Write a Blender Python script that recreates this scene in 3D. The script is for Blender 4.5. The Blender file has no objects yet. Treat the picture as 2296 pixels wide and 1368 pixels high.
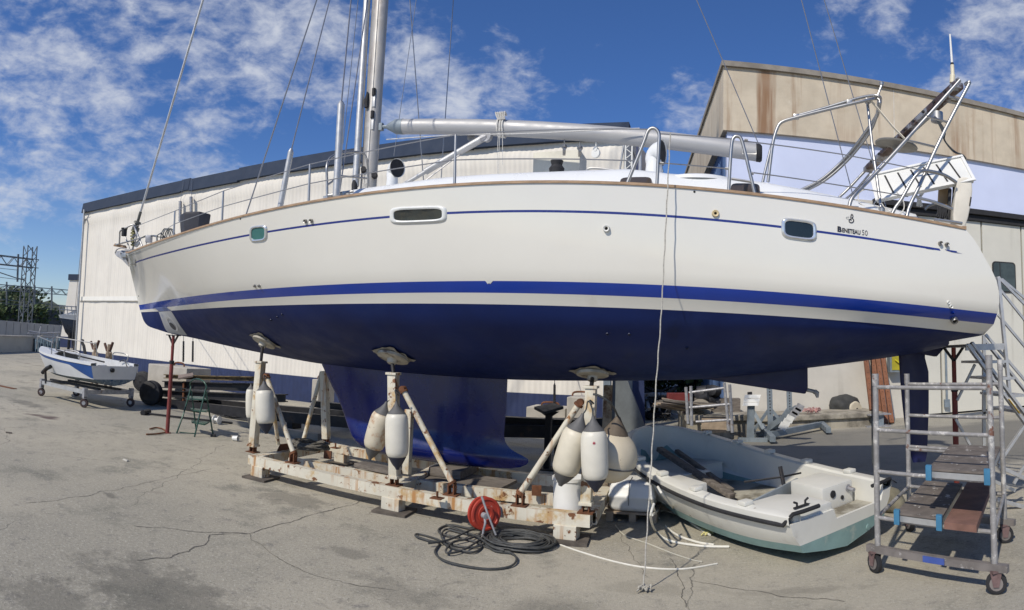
import bpy, bmesh, math, random
from math import sin, cos, tan, pi, radians as R, atan2, hypot, sqrt
from mathutils import Vector as V, Matrix, noise
from mathutils.bvhtree import BVHTree
random.seed(7)
D = bpy.data
scene = bpy.context.scene

# ------------------------------------------------------------------ camera
# the photograph is a stitched phone panorama: a cylindrical view, 95.5 degrees wide
F, CYO, W, H = 1377.2, 2.1, 2296.0, 1368.0
CAM = V((0, 0, 1.75))
YAW = R(19.5)
RM = (Matrix.Rotation(YAW, 3, 'Z') @ Matrix.Rotation(.073, 3, 'X') @
      Matrix.Rotation(-.0317, 3, 'Y'))
cam = D.cameras.new('camera')
cam.type = 'PANO'
cam.panorama_type = 'CENTRAL_CYLINDRICAL'
cam.central_cylindrical_radius = 1.0
cam.central_cylindrical_range_u_min = -W / 2 / F
cam.central_cylindrical_range_u_max = W / 2 / F
cam.central_cylindrical_range_v_min = -(H / 2 - CYO) / F
cam.central_cylindrical_range_v_max = (H / 2 + CYO) / F
cam.clip_start = .05
cam.clip_end = 3000
camo = D.objects.new('camera', cam)
scene.collection.objects.link(camo)
camo.matrix_world = Matrix.Translation(CAM) @ (RM @ Matrix.Rotation(pi / 2, 3, 'X')).to_4x4()
scene.camera = camo

# ------------------------------------------------------------------ sun and sky
SUN_EL, SUN_AZ = R(43), R(24)          # light travels towards +X+Y
sdir = V((sin(SUN_AZ) * cos(SUN_EL), cos(SUN_AZ) * cos(SUN_EL), -sin(SUN_EL)))
sun = D.lights.new('sun', 'SUN')
sun.energy = 3.8
sun.angle = R(1.1)
sun.color = (1, .925, .81)
suno = D.objects.new('sun', sun)
suno.rotation_euler = sdir.to_track_quat('-Z', 'Y').to_euler()
suno.location = (-20, -30, 40)
scene.collection.objects.link(suno)

world = D.worlds.new('World')
scene.world = world
world.use_nodes = True
nt = world.node_tree
nt.nodes.clear()
N, L = nt.nodes.new, nt.links.new
wo = N('ShaderNodeOutputWorld'); bg = N('ShaderNodeBackground')
sky = N('ShaderNodeTexSky'); sky.sky_type = 'NISHITA'; sky.sun_disc = False
sky.sun_elevation = SUN_EL
sky.sun_rotation = atan2(-sdir.x, -sdir.y)      # towards the sun, clockwise from +Y
sky.altitude = 0; sky.air_density = 1.0; sky.dust_density = .25; sky.ozone_density = 3.2
bg.inputs['Strength'].default_value = .12
tc = N('ShaderNodeTexCoord')
sep = N('ShaderNodeSeparateXYZ'); L(tc.outputs['Generated'], sep.inputs[0])
# project the direction on a cloud sheet high above
mz = N('ShaderNodeMath'); mz.operation = 'MAXIMUM'; L(sep.outputs['Z'], mz.inputs[0]); mz.inputs[1].default_value = .02
az = N('ShaderNodeMath'); az.operation = 'ADD'; L(mz.outputs[0], az.inputs[0]); az.inputs[1].default_value = .10
dx = N('ShaderNodeMath'); dx.operation = 'DIVIDE'; L(sep.outputs['X'], dx.inputs[0]); L(az.outputs[0], dx.inputs[1])
dy = N('ShaderNodeMath'); dy.operation = 'DIVIDE'; L(sep.outputs['Y'], dy.inputs[0]); L(az.outputs[0], dy.inputs[1])
cmb = N('ShaderNodeCombineXYZ'); L(dx.outputs[0], cmb.inputs[0]); L(dy.outputs[0], cmb.inputs[1])
mp = N('ShaderNodeMapping'); L(cmb.outputs[0], mp.inputs['Vector'])
mp.inputs['Location'].default_value = (3.3, 1.7, 0); mp.inputs['Rotation'].default_value = (0, 0, R(25))
mp.inputs['Scale'].default_value = (.8, 1.25, 1)
def wn(scale, det, rough, dist, src):
    n = N('ShaderNodeTexNoise'); n.inputs['Scale'].default_value = scale; n.inputs['Detail'].default_value = det
    n.inputs['Roughness'].default_value = rough; n.inputs['Distortion'].default_value = dist
    L(src, n.inputs['Vector']); return n.outputs['Fac']
def wm(op, a, b, clamp=False):
    n = N('ShaderNodeMath'); n.operation = op; n.use_clamp = clamp
    for i, q in enumerate((a, b)):
        if q is None: continue
        if isinstance(q, (int, float)): n.inputs[i].default_value = q
        else: L(q, n.inputs[i])
    return n.outputs[0]
# cloud coverage: soft patches around real sky directions (to the left and above the hangar, thin wisps to the right)
def skydir(px, py):
    u, v = (px - W / 2) / F, -(py - H / 2 - CYO) / F
    return (RM @ V((sin(u), cos(u), v))).normalized()
nrm = N('ShaderNodeVectorMath'); nrm.operation = 'NORMALIZE'; L(tc.outputs['Generated'], nrm.inputs[0])
cov = None
for px, py, rad, wgt in ((60, 60, 17, .9), (90, 250, 13, .85), (330, 40, 9, .8), (330, 300, 11, .8), (450, 330, 7, .6), (180, 440, 12, .5), (560, 90, 9, .9), (680, 140, 7, .85), (640, 250, 5, .5),
                         (920, 110, 5, .62), (950, 230, 6, .85), (1090, 255, 5, .5), (1250, 260, 4, .3), (1130, 130, 4, .25), (1555, 225, 4.5, .48), (1870, 110, 4, .6), (1960, 120, 5, .6), (1930, 60, 5, .7), (2100, 190, 5, .8),
                         (2280, 120, 8, .75), (2290, 240, 7, .75), (60, 540, 14, .5), (150, 330, 8, .8), (520, 200, 6, .8), (330, 190, 5, .3), (-500, 200, 40, .7)):
    d = skydir(px, py)
    dt = N('ShaderNodeVectorMath'); dt.operation = 'DOT_PRODUCT'; L(nrm.outputs[0], dt.inputs[0]); dt.inputs[1].default_value = d
    q = N('ShaderNodeMapRange'); q.interpolation_type = 'SMOOTHERSTEP'; L(dt.outputs['Value'], q.inputs[0])
    q.inputs[1].default_value = cos(R(rad * 1.25)); q.inputs[2].default_value = cos(R(rad * .15)); q.inputs[3].default_value = 0; q.inputs[4].default_value = wgt
    cov = q.outputs[0] if cov is None else wm('MAXIMUM', cov, q.outputs[0])
mp2 = N('ShaderNodeMapping'); L(nrm.outputs[0], mp2.inputs['Vector']); mp2.inputs['Scale'].default_value = (1, 1, 1.9); mp2.inputs['Rotation'].default_value = (0, R(14), 0)
f1 = wn(5.0, 14, .60, .25, mp2.outputs[0])
f2 = wn(15.0, 10, .62, .35, mp2.outputs[0])
f3 = wn(44.0, 6, .6, .3, mp2.outputs[0])
tot = wm('ADD', wm('ADD', wm('MULTIPLY', f1, .95), wm('MULTIPLY', f2, .70)), wm('MULTIPLY', f3, .26))
tot = wm('ADD', tot, wm('MULTIPLY', cov, .44))
mr = N('ShaderNodeMapRange'); mr.interpolation_type = 'SMOOTHSTEP'
L(tot, mr.inputs[0]); mr.inputs[1].default_value = 1.14; mr.inputs[2].default_value = 1.56
mr.inputs[3].default_value = 0; mr.inputs[4].default_value = .9
mixc = N('ShaderNodeMix'); mixc.data_type = 'RGBA'
L(mr.outputs[0], mixc.inputs['Factor'])
tint = N('ShaderNodeMix'); tint.data_type = 'RGBA'; tint.blend_type = 'MULTIPLY'; tint.inputs['Factor'].default_value = 1
L(sky.outputs[0], tint.inputs['A'])
hz = N('ShaderNodeMapRange'); hz.interpolation_type = 'SMOOTHSTEP'; L(sep.outputs['Z'], hz.inputs[0]); hz.inputs[1].default_value = -.02; hz.inputs[2].default_value = .38
hm = N('ShaderNodeMix'); hm.data_type = 'RGBA'; L(hz.outputs[0], hm.inputs['Factor']); hm.inputs['A'].default_value = (.82, .86, .98, 1); hm.inputs['B'].default_value = (.43, .63, .95, 1)
L(hm.outputs['Result'], tint.inputs['B'])
L(tint.outputs['Result'], mixc.inputs['A'])
mixc.inputs['B'].default_value = (5.2, 5.5, 6.2, 1)
L(mixc.outputs['Result'], bg.inputs['Color']); L(bg.outputs[0], wo.inputs[0])

scene.view_settings.view_transform = 'Standard'
scene.view_settings.look = 'None'
scene.view_settings.exposure = 0
scene.view_settings.gamma = 1
scene.render.resolution_x = 1024; scene.render.resolution_y = 610
scene.cycles.max_bounces = 8

# ------------------------------------------------------------------ surveying helpers (photograph measurements -> real positions)
def ray(px, py):
    u, v = (px - W / 2) / F, -(py - H / 2 - CYO) / F
    return (RM @ V((sin(u), cos(u), v))).normalized()
def at(px, py, Y):                       # point on the vertical plane y = Y
    d = ray(px, py); return CAM + d * (Y / d.y)
def gz(px, py, z=0.0):                   # point at height z
    d = ray(px, py); return CAM + d * ((z - CAM.z) / d.z)
def vz(P, py):                           # height on the vertical line through P that shows at pixel row py
    lo, hi = -1., 12.
    for _ in range(40):
        m = (lo + hi) / 2
        d = RM.inverted() @ (V((P[0], P[1], m)) - CAM)
        y = H / 2 + CYO - F * d.z / hypot(d.x, d.y)
        if y > py: lo = m
        else: hi = m
    return (lo + hi) / 2
def lerp(a, b, t): return a + (b - a) * t
def interp(x, pts):
    if x <= pts[0][0]: return pts[0][1]
    for (a, fa), (b, fb) in zip(pts, pts[1:]):
        if x <= b: return fa + (fb - fa) * (x - a) / (b - a)
    return pts[-1][1]
def sinterp(x, pts):                     # smooth (Catmull-Rom / Hermite) interpolation
    n = len(pts)
    if x <= pts[0][0]: return pts[0][1]
    if x >= pts[-1][0]: return pts[-1][1]
    i = next(k for k in range(n - 1) if x <= pts[k + 1][0])
    def m(k):
        a, b = max(k - 1, 0), min(k + 1, n - 1)
        return (pts[b][1] - pts[a][1]) / (pts[b][0] - pts[a][0])
    (x0, y0), (x1, y1) = pts[i], pts[i + 1]
    h = x1 - x0; t = (x - x0) / h
    return ((2*t**3 - 3*t*t + 1) * y0 + (t**3 - 2*t*t + t) * h * m(i) + (-2*t**3 + 3*t*t) * y1 + (t**3 - t*t) * h * m(i + 1))
def smooth_path(pts, n=6, closed=False):
    P = [V(p) for p in pts]; out = []
    m = len(P)
    for i in range(m if closed else m - 1):
        if closed: a, b, c, d = P[(i - 1) % m], P[i], P[(i + 1) % m], P[(i + 2) % m]
        else: a, b, c, d = P[max(i - 1, 0)], P[i], P[i + 1], P[min(i + 2, m - 1)]
        for k in range(n):
            t = k / n
            out.append(.5 * ((2 * b) + (c - a) * t + (2*a - 5*b + 4*c - d) * t*t + (3*b - a - 3*c + d) * t**3))
    if not closed: out.append(P[-1])
    return out

# ------------------------------------------------------------------ mesh builder
class MB:
    def __init__(s): s.v = []; s.f = []; s.m = []
    def add(s, vs, fs, mi=0, M=None):
        o = len(s.v)
        s.v += [(M @ V(p)) if M is not None else V(p) for p in vs]
        s.f += [[i + o for i in f] for f in fs]
        s.m += [mi] * len(fs); return s
    def box(s, c, size, rz=0, M=None, mi=0, rot=None):
        x, y, z = [q / 2 for q in size]
        vs = [V((a, b, d)) for d in (-z, z) for a, b in ((-x, -y), (x, -y), (x, y), (-x, y))]
        Rm = rot if rot is not None else Matrix.Rotation(rz, 3, 'Z')
        vs = [V(c) + Rm @ p for p in vs]
        return s.add(vs, [(3, 2, 1, 0), (4, 5, 6, 7), (0, 1, 5, 4), (1, 2, 6, 5), (2, 3, 7, 6), (3, 0, 4, 7)], mi, M)
    def bar(s, a, b, w, d, up=(0, 0, 1), M=None, mi=0, closed=True):   # rectangular bar from a to b
        a, b = V(a), V(b); t = (b - a).normalized(); u = V(up)
        if abs(t.dot(u)) > .98: u = V((0, 1, 0))
        r = t.cross(u).normalized(); u = r.cross(t)
        vs = [p + r * (i * w / 2) + u * (j * d / 2) for p in (a, b) for i, j in ((-1, -1), (1, -1), (1, 1), (-1, 1))]
        fs = [(0, 1, 5, 4), (1, 2, 6, 5), (2, 3, 7, 6), (3, 0, 4, 7)]
        if closed: fs += [(3, 2, 1, 0), (4, 5, 6, 7)]
        return s.add(vs, fs, mi, M)
    def tube(s, pts, r, seg=8, M=None, mi=0, cap=True, closed=False):
        P = [V(p) for p in pts]; n = len(P)
        rr = r if hasattr(r, '__len__') else [r] * n
        T = []
        for i in range(n):
            if closed: t = P[(i + 1) % n] - P[(i - 1) % n]
            else: t = P[min(i + 1, n - 1)] - P[max(i - 1, 0)]
            T.append(t.normalized() if t.length > 1e-9 else V((0, 0, 1)))
        u = T[0].orthogonal().normalized(); vs = []
        for i in range(n):
            u = (u - T[i] * u.dot(T[i]))
            u = u.normalized() if u.length > 1e-6 else T[i].orthogonal().normalized()
            w = T[i].cross(u)
            for k in range(seg):
                a = 2 * pi * k / seg
                vs.append(P[i] + (u * cos(a) + w * sin(a)) * rr[i])
        fs = []
        for i in range(n if closed else n - 1):
            j = (i + 1) % n
            for k in range(seg):
                k2 = (k + 1) % seg
                fs.append((i * seg + k, i * seg + k2, j * seg + k2, j * seg + k))
        if cap and not closed:
            fs.append(tuple(reversed(range(seg)))); fs.append(tuple((n - 1) * seg + k for k in range(seg)))
        return s.add(vs, fs, mi, M)
    def cyl(s, a, b, r, r2=None, seg=16, M=None, mi=0):
        return s.tube([a, b], [r, r if r2 is None else r2], seg, M, mi)
    def lathe(s, prof, origin=(0, 0, 0), axis=(0, 0, 1), seg=24, M=None, mi=0):   # prof: (radius, along)
        ax = V(axis).normalized(); u = ax.orthogonal().normalized(); w = ax.cross(u); O = V(origin)
        vs = [O + ax * h + (u * cos(2*pi*k/seg) + w * sin(2*pi*k/seg)) * max(r, 1e-4) for r, h in prof for k in range(seg)]
        fs = [(i*seg+k, i*seg+(k+1) % seg, (i+1)*seg+(k+1) % seg, (i+1)*seg+k) for i in range(len(prof)-1) for k in range(seg)]
        if prof[0][0] > 1e-3: fs.append(tuple(reversed(range(seg))))
        if prof[-1][0] > 1e-3: fs.append(tuple((len(prof)-1)*seg + k for k in range(seg)))
        return s.add(vs, fs, mi, M)
    def prism(s, poly, ext, M=None, mi=0):      # poly: 3D planar polygon, ext: extrusion vector
        n = len(poly); P = [V(p) for p in poly]; e = V(ext)
        return s.add(P + [p + e for p in P], [tuple(reversed(range(n))), tuple(range(n, 2*n))] +
                     [(i, (i+1) % n, n + (i+1) % n, n + i) for i in range(n)], mi, M)
    def grid(s, rows, mi=0, M=None, mf=None, closed=False):
        nr, nc = len(rows), len(rows[0]); o = len(s.v)
        s.v += [(M @ V(p)) if M is not None else V(p) for r in rows for p in r]
        for i in range(nr - 1):
            for j in range(nc if closed else nc - 1):
                j2 = (j + 1) % nc
                s.f.append([o + i*nc + j, o + i*nc + j2, o + (i+1)*nc + j2, o + (i+1)*nc + j])
                s.m.append(mf(i, j) if mf else mi)
        return s
    def build(s, name, mats, parent=None, smooth=35, bevel=0, origin=None, label=None, fix=True):
        mats = mats if isinstance(mats, (list, tuple)) else [mats]
        if parent is not None: org = V(parent.get('_o'))
        elif origin is not None: org = V(origin)
        else:
            xs = [p.x for p in s.v]; ys = [p.y for p in s.v]; zs = [p.z for p in s.v]
            org = V(((min(xs)+max(xs))/2, (min(ys)+max(ys))/2, min(zs)))
        me = D.meshes.new(name)
        me.from_pydata([tuple(p - org) for p in s.v], [], s.f)
        for m in mats: me.materials.append(m)
        me.polygons.foreach_set('material_index', s.m)
        me.update()
        if fix:
            bm = bmesh.new(); bm.from_mesh(me)
            bmesh.ops.remove_doubles(bm, verts=bm.verts, dist=2e-5)
            bmesh.ops.recalc_face_normals(bm, faces=bm.faces)
            if bevel:
                ed = [e for e in bm.edges if len(e.link_faces) == 2 and e.calc_face_angle(0) > R(30)]
                bmesh.ops.bevel(bm, geom=ed, offset=bevel, segments=2, affect='EDGES', profile=.6, clamp_overlap=True)
            bm.to_mesh(me); bm.free()
        if smooth:
            me.polygons.foreach_set('use_smooth', [True] * len(me.polygons))
            me.set_sharp_from_angle(angle=R(smooth))
        o = D.objects.new(name, me)
        scene.collection.objects.link(o)
        o['_o'] = tuple(org)
        if parent is not None:
            o.parent = parent
        else: o.location = org
        if label: o['label'] = label
        ALL.append(o)
        return o
ALL = []
def thing(name, loc, label, cat, group=None):
    o = D.objects.new(name, None); scene.collection.objects.link(o)
    o.empty_display_size = .2
    o.location = V(loc); o['_o'] = tuple(V(loc)); o['label'] = label; o['category'] = cat
    if group: o['group'] = group
    ALL.append(o); return o
def tag(o, label, cat, group=None, kind=None):
    o['label'] = label; o['category'] = cat
    if group: o['group'] = group
    if kind: o['kind'] = kind
    return o
def struct(o):
    o['kind'] = 'structure'; return o
def copy_tree(o, loc, label=None, parent=None, rz=None):
    c = o.copy(); scene.collection.objects.link(c); c.parent = parent
    if parent is None:
        c.location = loc
        if rz is not None: c.rotation_euler = (0, 0, rz)
        if label: c['label'] = label
    for ch in list(o.children): copy_tree(ch, None, None, c)
    ALL.append(c); return c

# ------------------------------------------------------------------ materials
def pbr(name, col, rough=.5, metal=0, var=.12, vs=4., patch=None, patch2=None, bump=0, bs=60., coat=0, spec=.5,
        streak=None, coord='Object', emit=None, stretch=(1, 1, 1), alpha=1, trans=0):
    """col with noise variation; patch=(colour, scale, threshold, softness); streak=(colour, xy scale, threshold) vertical runs"""
    m = D.materials.new(name); m.use_nodes = True; nt = m.node_tree; n = nt.nodes; l = nt.links.new
    b = n['Principled BSDF']; b.inputs['Roughness'].default_value = rough; b.inputs['Metallic'].default_value = metal
    b.inputs['Specular IOR Level'].default_value = spec
    b.inputs['Coat Weight'].default_value = coat; b.inputs['Coat Roughness'].default_value = .06
    if trans: b.inputs['Transmission Weight'].default_value = trans
    tc = n.new('ShaderNodeTexCoord'); mpn = n.new('ShaderNodeMapping'); l(tc.outputs[coord], mpn.inputs['Vector'])
    mpn.inputs['Scale'].default_value = stretch
    src = mpn.outputs[0]
    def nz(scale, det=6, ro=.6, v=src):
        q = n.new('ShaderNodeTexNoise'); q.inputs['Scale'].default_value = scale; q.inputs['Detail'].default_value = det
        q.inputs['Roughness'].default_value = ro; l(v, q.inputs['Vector']); return q.outputs['Fac']
    def mixn(f, a, bb, typ='MIX'):
        q = n.new('ShaderNodeMix'); q.data_type = 'RGBA'; q.blend_type = typ
        if isinstance(f, float): q.inputs['Factor'].default_value = f
        else: l(f, q.inputs['Factor'])
        for k, val in (('A', a), ('B', bb)):
            if isinstance(val, tuple): q.inputs[k].default_value = (*val[:3], 1)
            else: l(val, q.inputs[k])
        return q.outputs['Result']
    def ramp(f, lo, hi, o0=0., o1=1.):
        q = n.new('ShaderNodeMapRange'); q.interpolation_type = 'SMOOTHSTEP'; l(f, q.inputs[0])
        q.inputs[1].default_value = lo; q.inputs[2].default_value = hi; q.inputs[3].default_value = o0; q.inputs[4].default_value = o1
        return q.outputs[0]
    dark = tuple(c * (1 - var) for c in col); lite = tuple(min(c * (1 + var), 1) for c in col)
    c = mixn(ramp(nz(vs), .3, .7), dark, lite)
    rsrc = None
    for p in (patch, patch2):
        if p:
            f = ramp(nz(p[1], 8, .65), p[2], p[2] + p[3])
            c = mixn(f, c, p[0])
    if streak:
        ms = n.new('ShaderNodeMapping'); l(tc.outputs[coord], ms.inputs['Vector'])
        ms.inputs['Scale'].default_value = (streak[1], streak[1], streak[1] * .06)
        f = ramp(nz(1.0, 6, .6, ms.outputs[0]), streak[2], streak[2] + .18)
        f2 = ramp(nz(.5 * streak[1] * .3, 3), .35, .6)
        mm = n.new('ShaderNodeMath'); mm.operation = 'MULTIPLY'; l(f, mm.inputs[0]); l(f2, mm.inputs[1])
        c = mixn(mm.outputs[0], c, streak[0])
    l(c, b.inputs['Base Color'])
    rr = ramp(nz(vs * 2.3, 4), .3, .7, max(rough - .06, 0), min(rough + .1, 1)); l(rr, b.inputs['Roughness'])
    if bump:
        bp = n.new('ShaderNodeBump'); bp.inputs['Strength'].default_value = bump; bp.inputs['Distance'].default_value = .01
        l(nz(bs, 5), bp.inputs['Height']); l(bp.outputs[0], b.inputs['Normal'])
    if emit:
        b.inputs['Emission Color'].default_value = (*emit[:3], 1); b.inputs['Emission Strength'].default_value = emit[3]
    return m
# ------------------------------------------------------------------ yacht hull
CL = 7.0
M_gel = pbr('gelcoat_white', (.72, .70, .63), .14, var=.02, vs=.8, coat=.7, bump=.02, bs=3, streak=((.62, .59, .50), 2.2, .62))
M_blue = pbr('boot_stripe_blue', (.0015, .035, .30), .16, var=.04, coat=.5)
M_anti = pbr('antifouling_navy', (.005, .016, .09), .5, var=.14, vs=1.3, spec=.25, patch=((.011, .026, .105), 1.6, .52, .25), patch2=((.03, .04, .09), 5, .68, .1), bump=.08, bs=25, streak=((.004, .012, .06), 3, .56))
M_thin = pbr('cove_stripe_navy', (.02, .035, .2), .25, var=.03)
M_keel = pbr('keel_blue', (.004, .011, .115), .25, var=.22, vs=1.4, coat=.15, patch=((.008, .02, .11), 2.2, .55, .2), streak=((.02, .035, .14), 5, .6), bump=.04, bs=14)

HBT = {  # half breadths along the length, per level
 'AF': [(0, .0), (.03, .09), (.07, .23), (.13, .48), (.2, .80), (.3, 1.22), (.4, 1.52), (.5, 1.71), (.6, 1.78), (.7, 1.75), (.8, 1.66), (.9, 1.48), (1, 1.16)],
 'SB': [(0, .0), (.03, .10), (.07, .26), (.13, .53), (.2, .86), (.3, 1.28), (.4, 1.58), (.5, 1.76), (.6, 1.83), (.7, 1.81), (.8, 1.73), (.9, 1.58), (1, 1.34)],
 'ST': [(0, .01), (.03, .12), (.07, .31), (.13, .60), (.2, .94), (.3, 1.36), (.4, 1.65), (.5, 1.82), (.6, 1.88), (.7, 1.87), (.8, 1.80), (.9, 1.67), (1, 1.46)],
 'SH': [(0, .03), (.03, .28), (.07, .58), (.13, .97), (.2, 1.32), (.3, 1.66), (.4, 1.87), (.5, 1.97), (.6, 2.0), (.7, 1.97), (.8, 1.88), (.9, 1.74), (1, 1.56)]}
PX = {
 'SH': [(285,567),(288.6,567),(344,548),(407,523),(490,498),(551,484),(626,468),(684,458),(734,448),(798,439),(870,430),(999,419),(1136,412),(1267,409),(1394,410.5),(1498,417.5),(1633,430),(1760,447),(1889,466),(2022,488),(2165,513)],
 'T':  [(291,594),(307,589),(558,527.5),(604,520.6),(798,494),(870,488),(1001,477.5),(1150,474),(1267,474),(1434,480),(1578,491),(1749,508),(1834,521),(1959,538.6),(2076,554),(2195,576)],
 'ST': [(312,684),(399,669),(488,657.7),(620,646),(700,640),(1000,631),(1250,632),(1500,640),(1700,651.6),(1882,665),(2037,683),(2236,703)],
 'SB': [(314,695),(439,681.5),(488,676),(620,666),(1000,657),(1250,660),(1500,668),(1700,679),(1882,694),(2037,708.7),(2228,727)],
 'AF': [(316,700),(404,695.7),(488,690),(620,684),(1000,683),(1300,687),(1500,693),(1700,706),(1882,719),(2037,733),(2206,750)]}
XB = {k: at(*p, CL).x for k, p in (('SH', (285, 567)), ('T', (291, 594)), ('ST', (312, 684)), ('SB', (314, 695)), ('AF', (316, 700)))}
XS = {k: at(*p, CL - b).x for k, p, b in (('SH', (2165, 513), 1.56), ('T', (2195, 576), 1.53), ('ST', (2236, 703), 1.46), ('SB', (2228, 727), 1.34), ('AF', (2206, 750), 1.16))}
HBT['T'] = [(a, lerp(b, c, .72)) for (a, b), (_, c) in zip(HBT['ST'], HBT['SH'])]
def hb(k, X):
    return sinterp((X - XB[k]) / (XS[k] - XB[k]), HBT[k])
def solve(px, py, k):
    X = -4.
    for _ in range(80): X = .5 * X + .5 * at(px, py, CL - hb(k, X)).x
    return at(px, py, CL - hb(k, X))
def polyfit(pts, deg):
    # least squares through normal equations, x scaled
    n = deg + 1; A = [[0.] * (n + 1) for _ in range(n)]
    for x, y in pts:
        x = (x + 3.5) / 7
        for i in range(n):
            for j in range(n): A[i][j] += x ** (i + j)
            A[i][n] += y * x ** i
    for i in range(n):
        p = max(range(i, n), key=lambda r: abs(A[r][i])); A[i], A[p] = A[p], A[i]
        for r in range(n):
            if r != i:
                f = A[r][i] / A[i][i]
                A[r] = [a - f * b for a, b in zip(A[r], A[i])]
    c = [A[i][n] / A[i][i] for i in range(n)]
    return lambda X: sum(q * ((X + 3.5) / 7) ** i for i, q in enumerate(c))
ZF = {}
for k in PX:
    q = [solve(*p, k) for p in PX[k]]
    ZF[k] = polyfit([(p.x, p.z) for p in q], 5)
BOT = [at(*p, CL) for p in [(316,700),(319,711),(323,721),(332,731),(352,738.5),(389,749.7),(424,756),(528,779.5),(620,798),(721,816),(900,836),(1138,851),(1322,854),(1460,853),(1594,849),(1810,825.5),(2022,797),(2098,782)]]
BOT += [V((XS['AF'] - .45, CL, ZF['AF'](XS['AF']) - .13)), V((XS['AF'] - .06, CL, ZF['AF'](XS['AF']) - .035))]
arc = [0.]
for a, b in zip(BOT, BOT[1:]): arc.append(arc[-1] + (b - a).length)
def botpt(s):
    # station s -> bottom profile; x grows with s but the rounded forefoot is kept
    xb0, xb1 = BOT[0].x, BOT[-1].x
    t = s
    target = t * arc[-1]
    x = sinterp(target, [(a, p.x) for a, p in zip(arc, BOT)]); z = sinterp(target, [(a, p.z) for a, p in zip(arc, BOT)])
    return x, z
NS = 72
def station(s):
    """list of (point, band) from keel line to sheer on the +Y half (mirror for near side)"""
    xb, zb = botpt(s)
    pts = []
    Xa = lerp(XB['AF'], XS['AF'], s); ha = max(sinterp(s, HBT['AF']), 0); za = ZF['AF'](Xa)
    k = interp(s, [(0, .95), (.1, .85), (.3, .5), (.5, .22), (.75, .18), (1, .1)])
    nb = 14
    for i in range(nb):
        w = i / nb; th = w * pi / 2
        f = (1 - k) * sin(th) + k * w; g = (1 - k) * (1 - cos(th)) + k * w
        pts.append((lerp(xb, Xa, g), ha * f, lerp(zb, za, g)))
    rows = []
    for key in ('AF', 'SB', 'ST'):
        X = lerp(XB[key], XS[key], s); rows.append((X, sinterp(s, HBT[key]), ZF[key](X)))
    XT = lerp(XB['T'], XS['T'], s); zt = ZF['T'](XT); wT = .011
    top = (lerp(XB['SH'], XS['SH'], s), sinterp(s, HBT['SH']), 0); top = (top[0], top[1], ZF['SH'](top[0]))
    st = rows[-1]
    def side(z):
        q = max(0, min(1, (z - st[2]) / (top[2] - st[2])))
        e = interp(s, [(0, 1.0), (.15, 1.05), (.4, .8), (.6, .75), (1, .7)])
        return (lerp(st[0], top[0], q) + STB(q) * s ** 9, lerp(st[1], top[1], q ** e), z)
    for f in (.2, .4, .6, .8): rows.append(side(lerp(st[2], zt - wT, f)))
    rows += [side(zt - wT), side(zt + wT)]
    for f in (.33, .66): rows.append(side(lerp(zt + wT, top[2], f)))
    rows.append(top)
    # gentle aft overhang bulge is given by the lines themselves
    return pts + rows
def _stb():
    out = [(0., 0.)]
    for p in ((2242, 686), (2241, 660), (2230, 622), (2204, 578), (2184, 545)):
        w = at(*p, CL - 1.5); z0, z1 = ZF['ST'](XS['ST']), ZF['SH'](XS['SH'])
        q = (w.z - z0) / (z1 - z0); out.append((q, w.x - lerp(XS['ST'], XS['SH'], q)))
    return out + [(1., 0.)]
_STB = _stb()
STB = lambda q: sinterp(q, _STB)
ST_ALL = []
for i in range(NS + 1):
    u = i / NS
    s = u ** 1.35 if u < .5 else u ** 1.35
    ST_ALL.append(station(s))
nb = 14
# band material for row j: 0 gel 1 blue 2 anti 3 thin
def bandmat(j):
    if j < nb: return 2
    if j == nb: return 0            # AF..SB white
    if j == nb + 1: return 1        # SB..ST blue
    if j == nb + 7: return 3
    return 0
XT0, XT1 = solve(307, 589, 'T').x, solve(2090, 558, 'T').x
hull = MB()
for sgn in (-1, 1):
    rows = [[V((x, CL + sgn * y, z)) for x, y, z in st] for st in ST_ALL]
    def mf(i, j):
        m = bandmat(j)
        if m == 3:
            x = (rows[i][j].x + rows[i + 1][j].x) / 2
            if x < XT0 or x > XT1: return 0
        return m
    hull.grid(rows, mf=mf)
# transom: close the last station
last = ST_ALL[-1]
tr = [[V((x - .0, CL - y, z)), V((x + .10, CL - y * .5, z)), V((x + .13, CL, z)), V((x + .10, CL + y * .5, z)), V((x, CL + y, z))] for x, y, z in last]
hull.grid(tr, mf=lambda i, j: bandmat(i) if bandmat(i) != 3 else 0)
yacht = thing('sailing_yacht', (-3.6, CL, 0), 'big white sailing yacht with blue stripe and navy bottom, propped on a steel cradle', 'yacht')
hullo = hull.build('hull', [M_gel, M_blue, M_anti, M_thin], yacht, smooth=38)
BV = BVHTree.FromPolygons([tuple(v.co + V(yacht['_o'])) for v in hullo.data.vertices], [tuple(p.vertices) for p in hullo.data.polygons])
def on_hull(px, py):
    d = ray(px, py); hit = BV.ray_cast(CAM, d)
    if hit[0] is None:
        p = at(px, py, CL); return p, V((0, -1, 0))
    n = hit[1]
    if n.dot(d) > 0: n = -n
    return hit[0], n
def hull_near(X, z):
    hit = BV.ray_cast(V((X, -5, z)), V((0, 1, 0)))
    if hit[0] is None: return V((X, CL, z)), V((0, -1, 0))
    n = hit[1]
    if n.y > 0: n = -n
    return hit[0], n
def sheer(s, sgn=-1):
    X = lerp(XB['SH'], XS['SH'], s); return V((X, CL + sgn * sinterp(s, HBT['SH']), ZF['SH'](X)))
def sheer_x(X, sgn=-1): return sheer((X - XB['SH']) / (XS['SH'] - XB['SH']), sgn)
print('XB', XB, 'XS', XS, 'sheer z', [round(ZF['SH'](x), 2) for x in (-10, -7, -4, -1, 2)])
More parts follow.
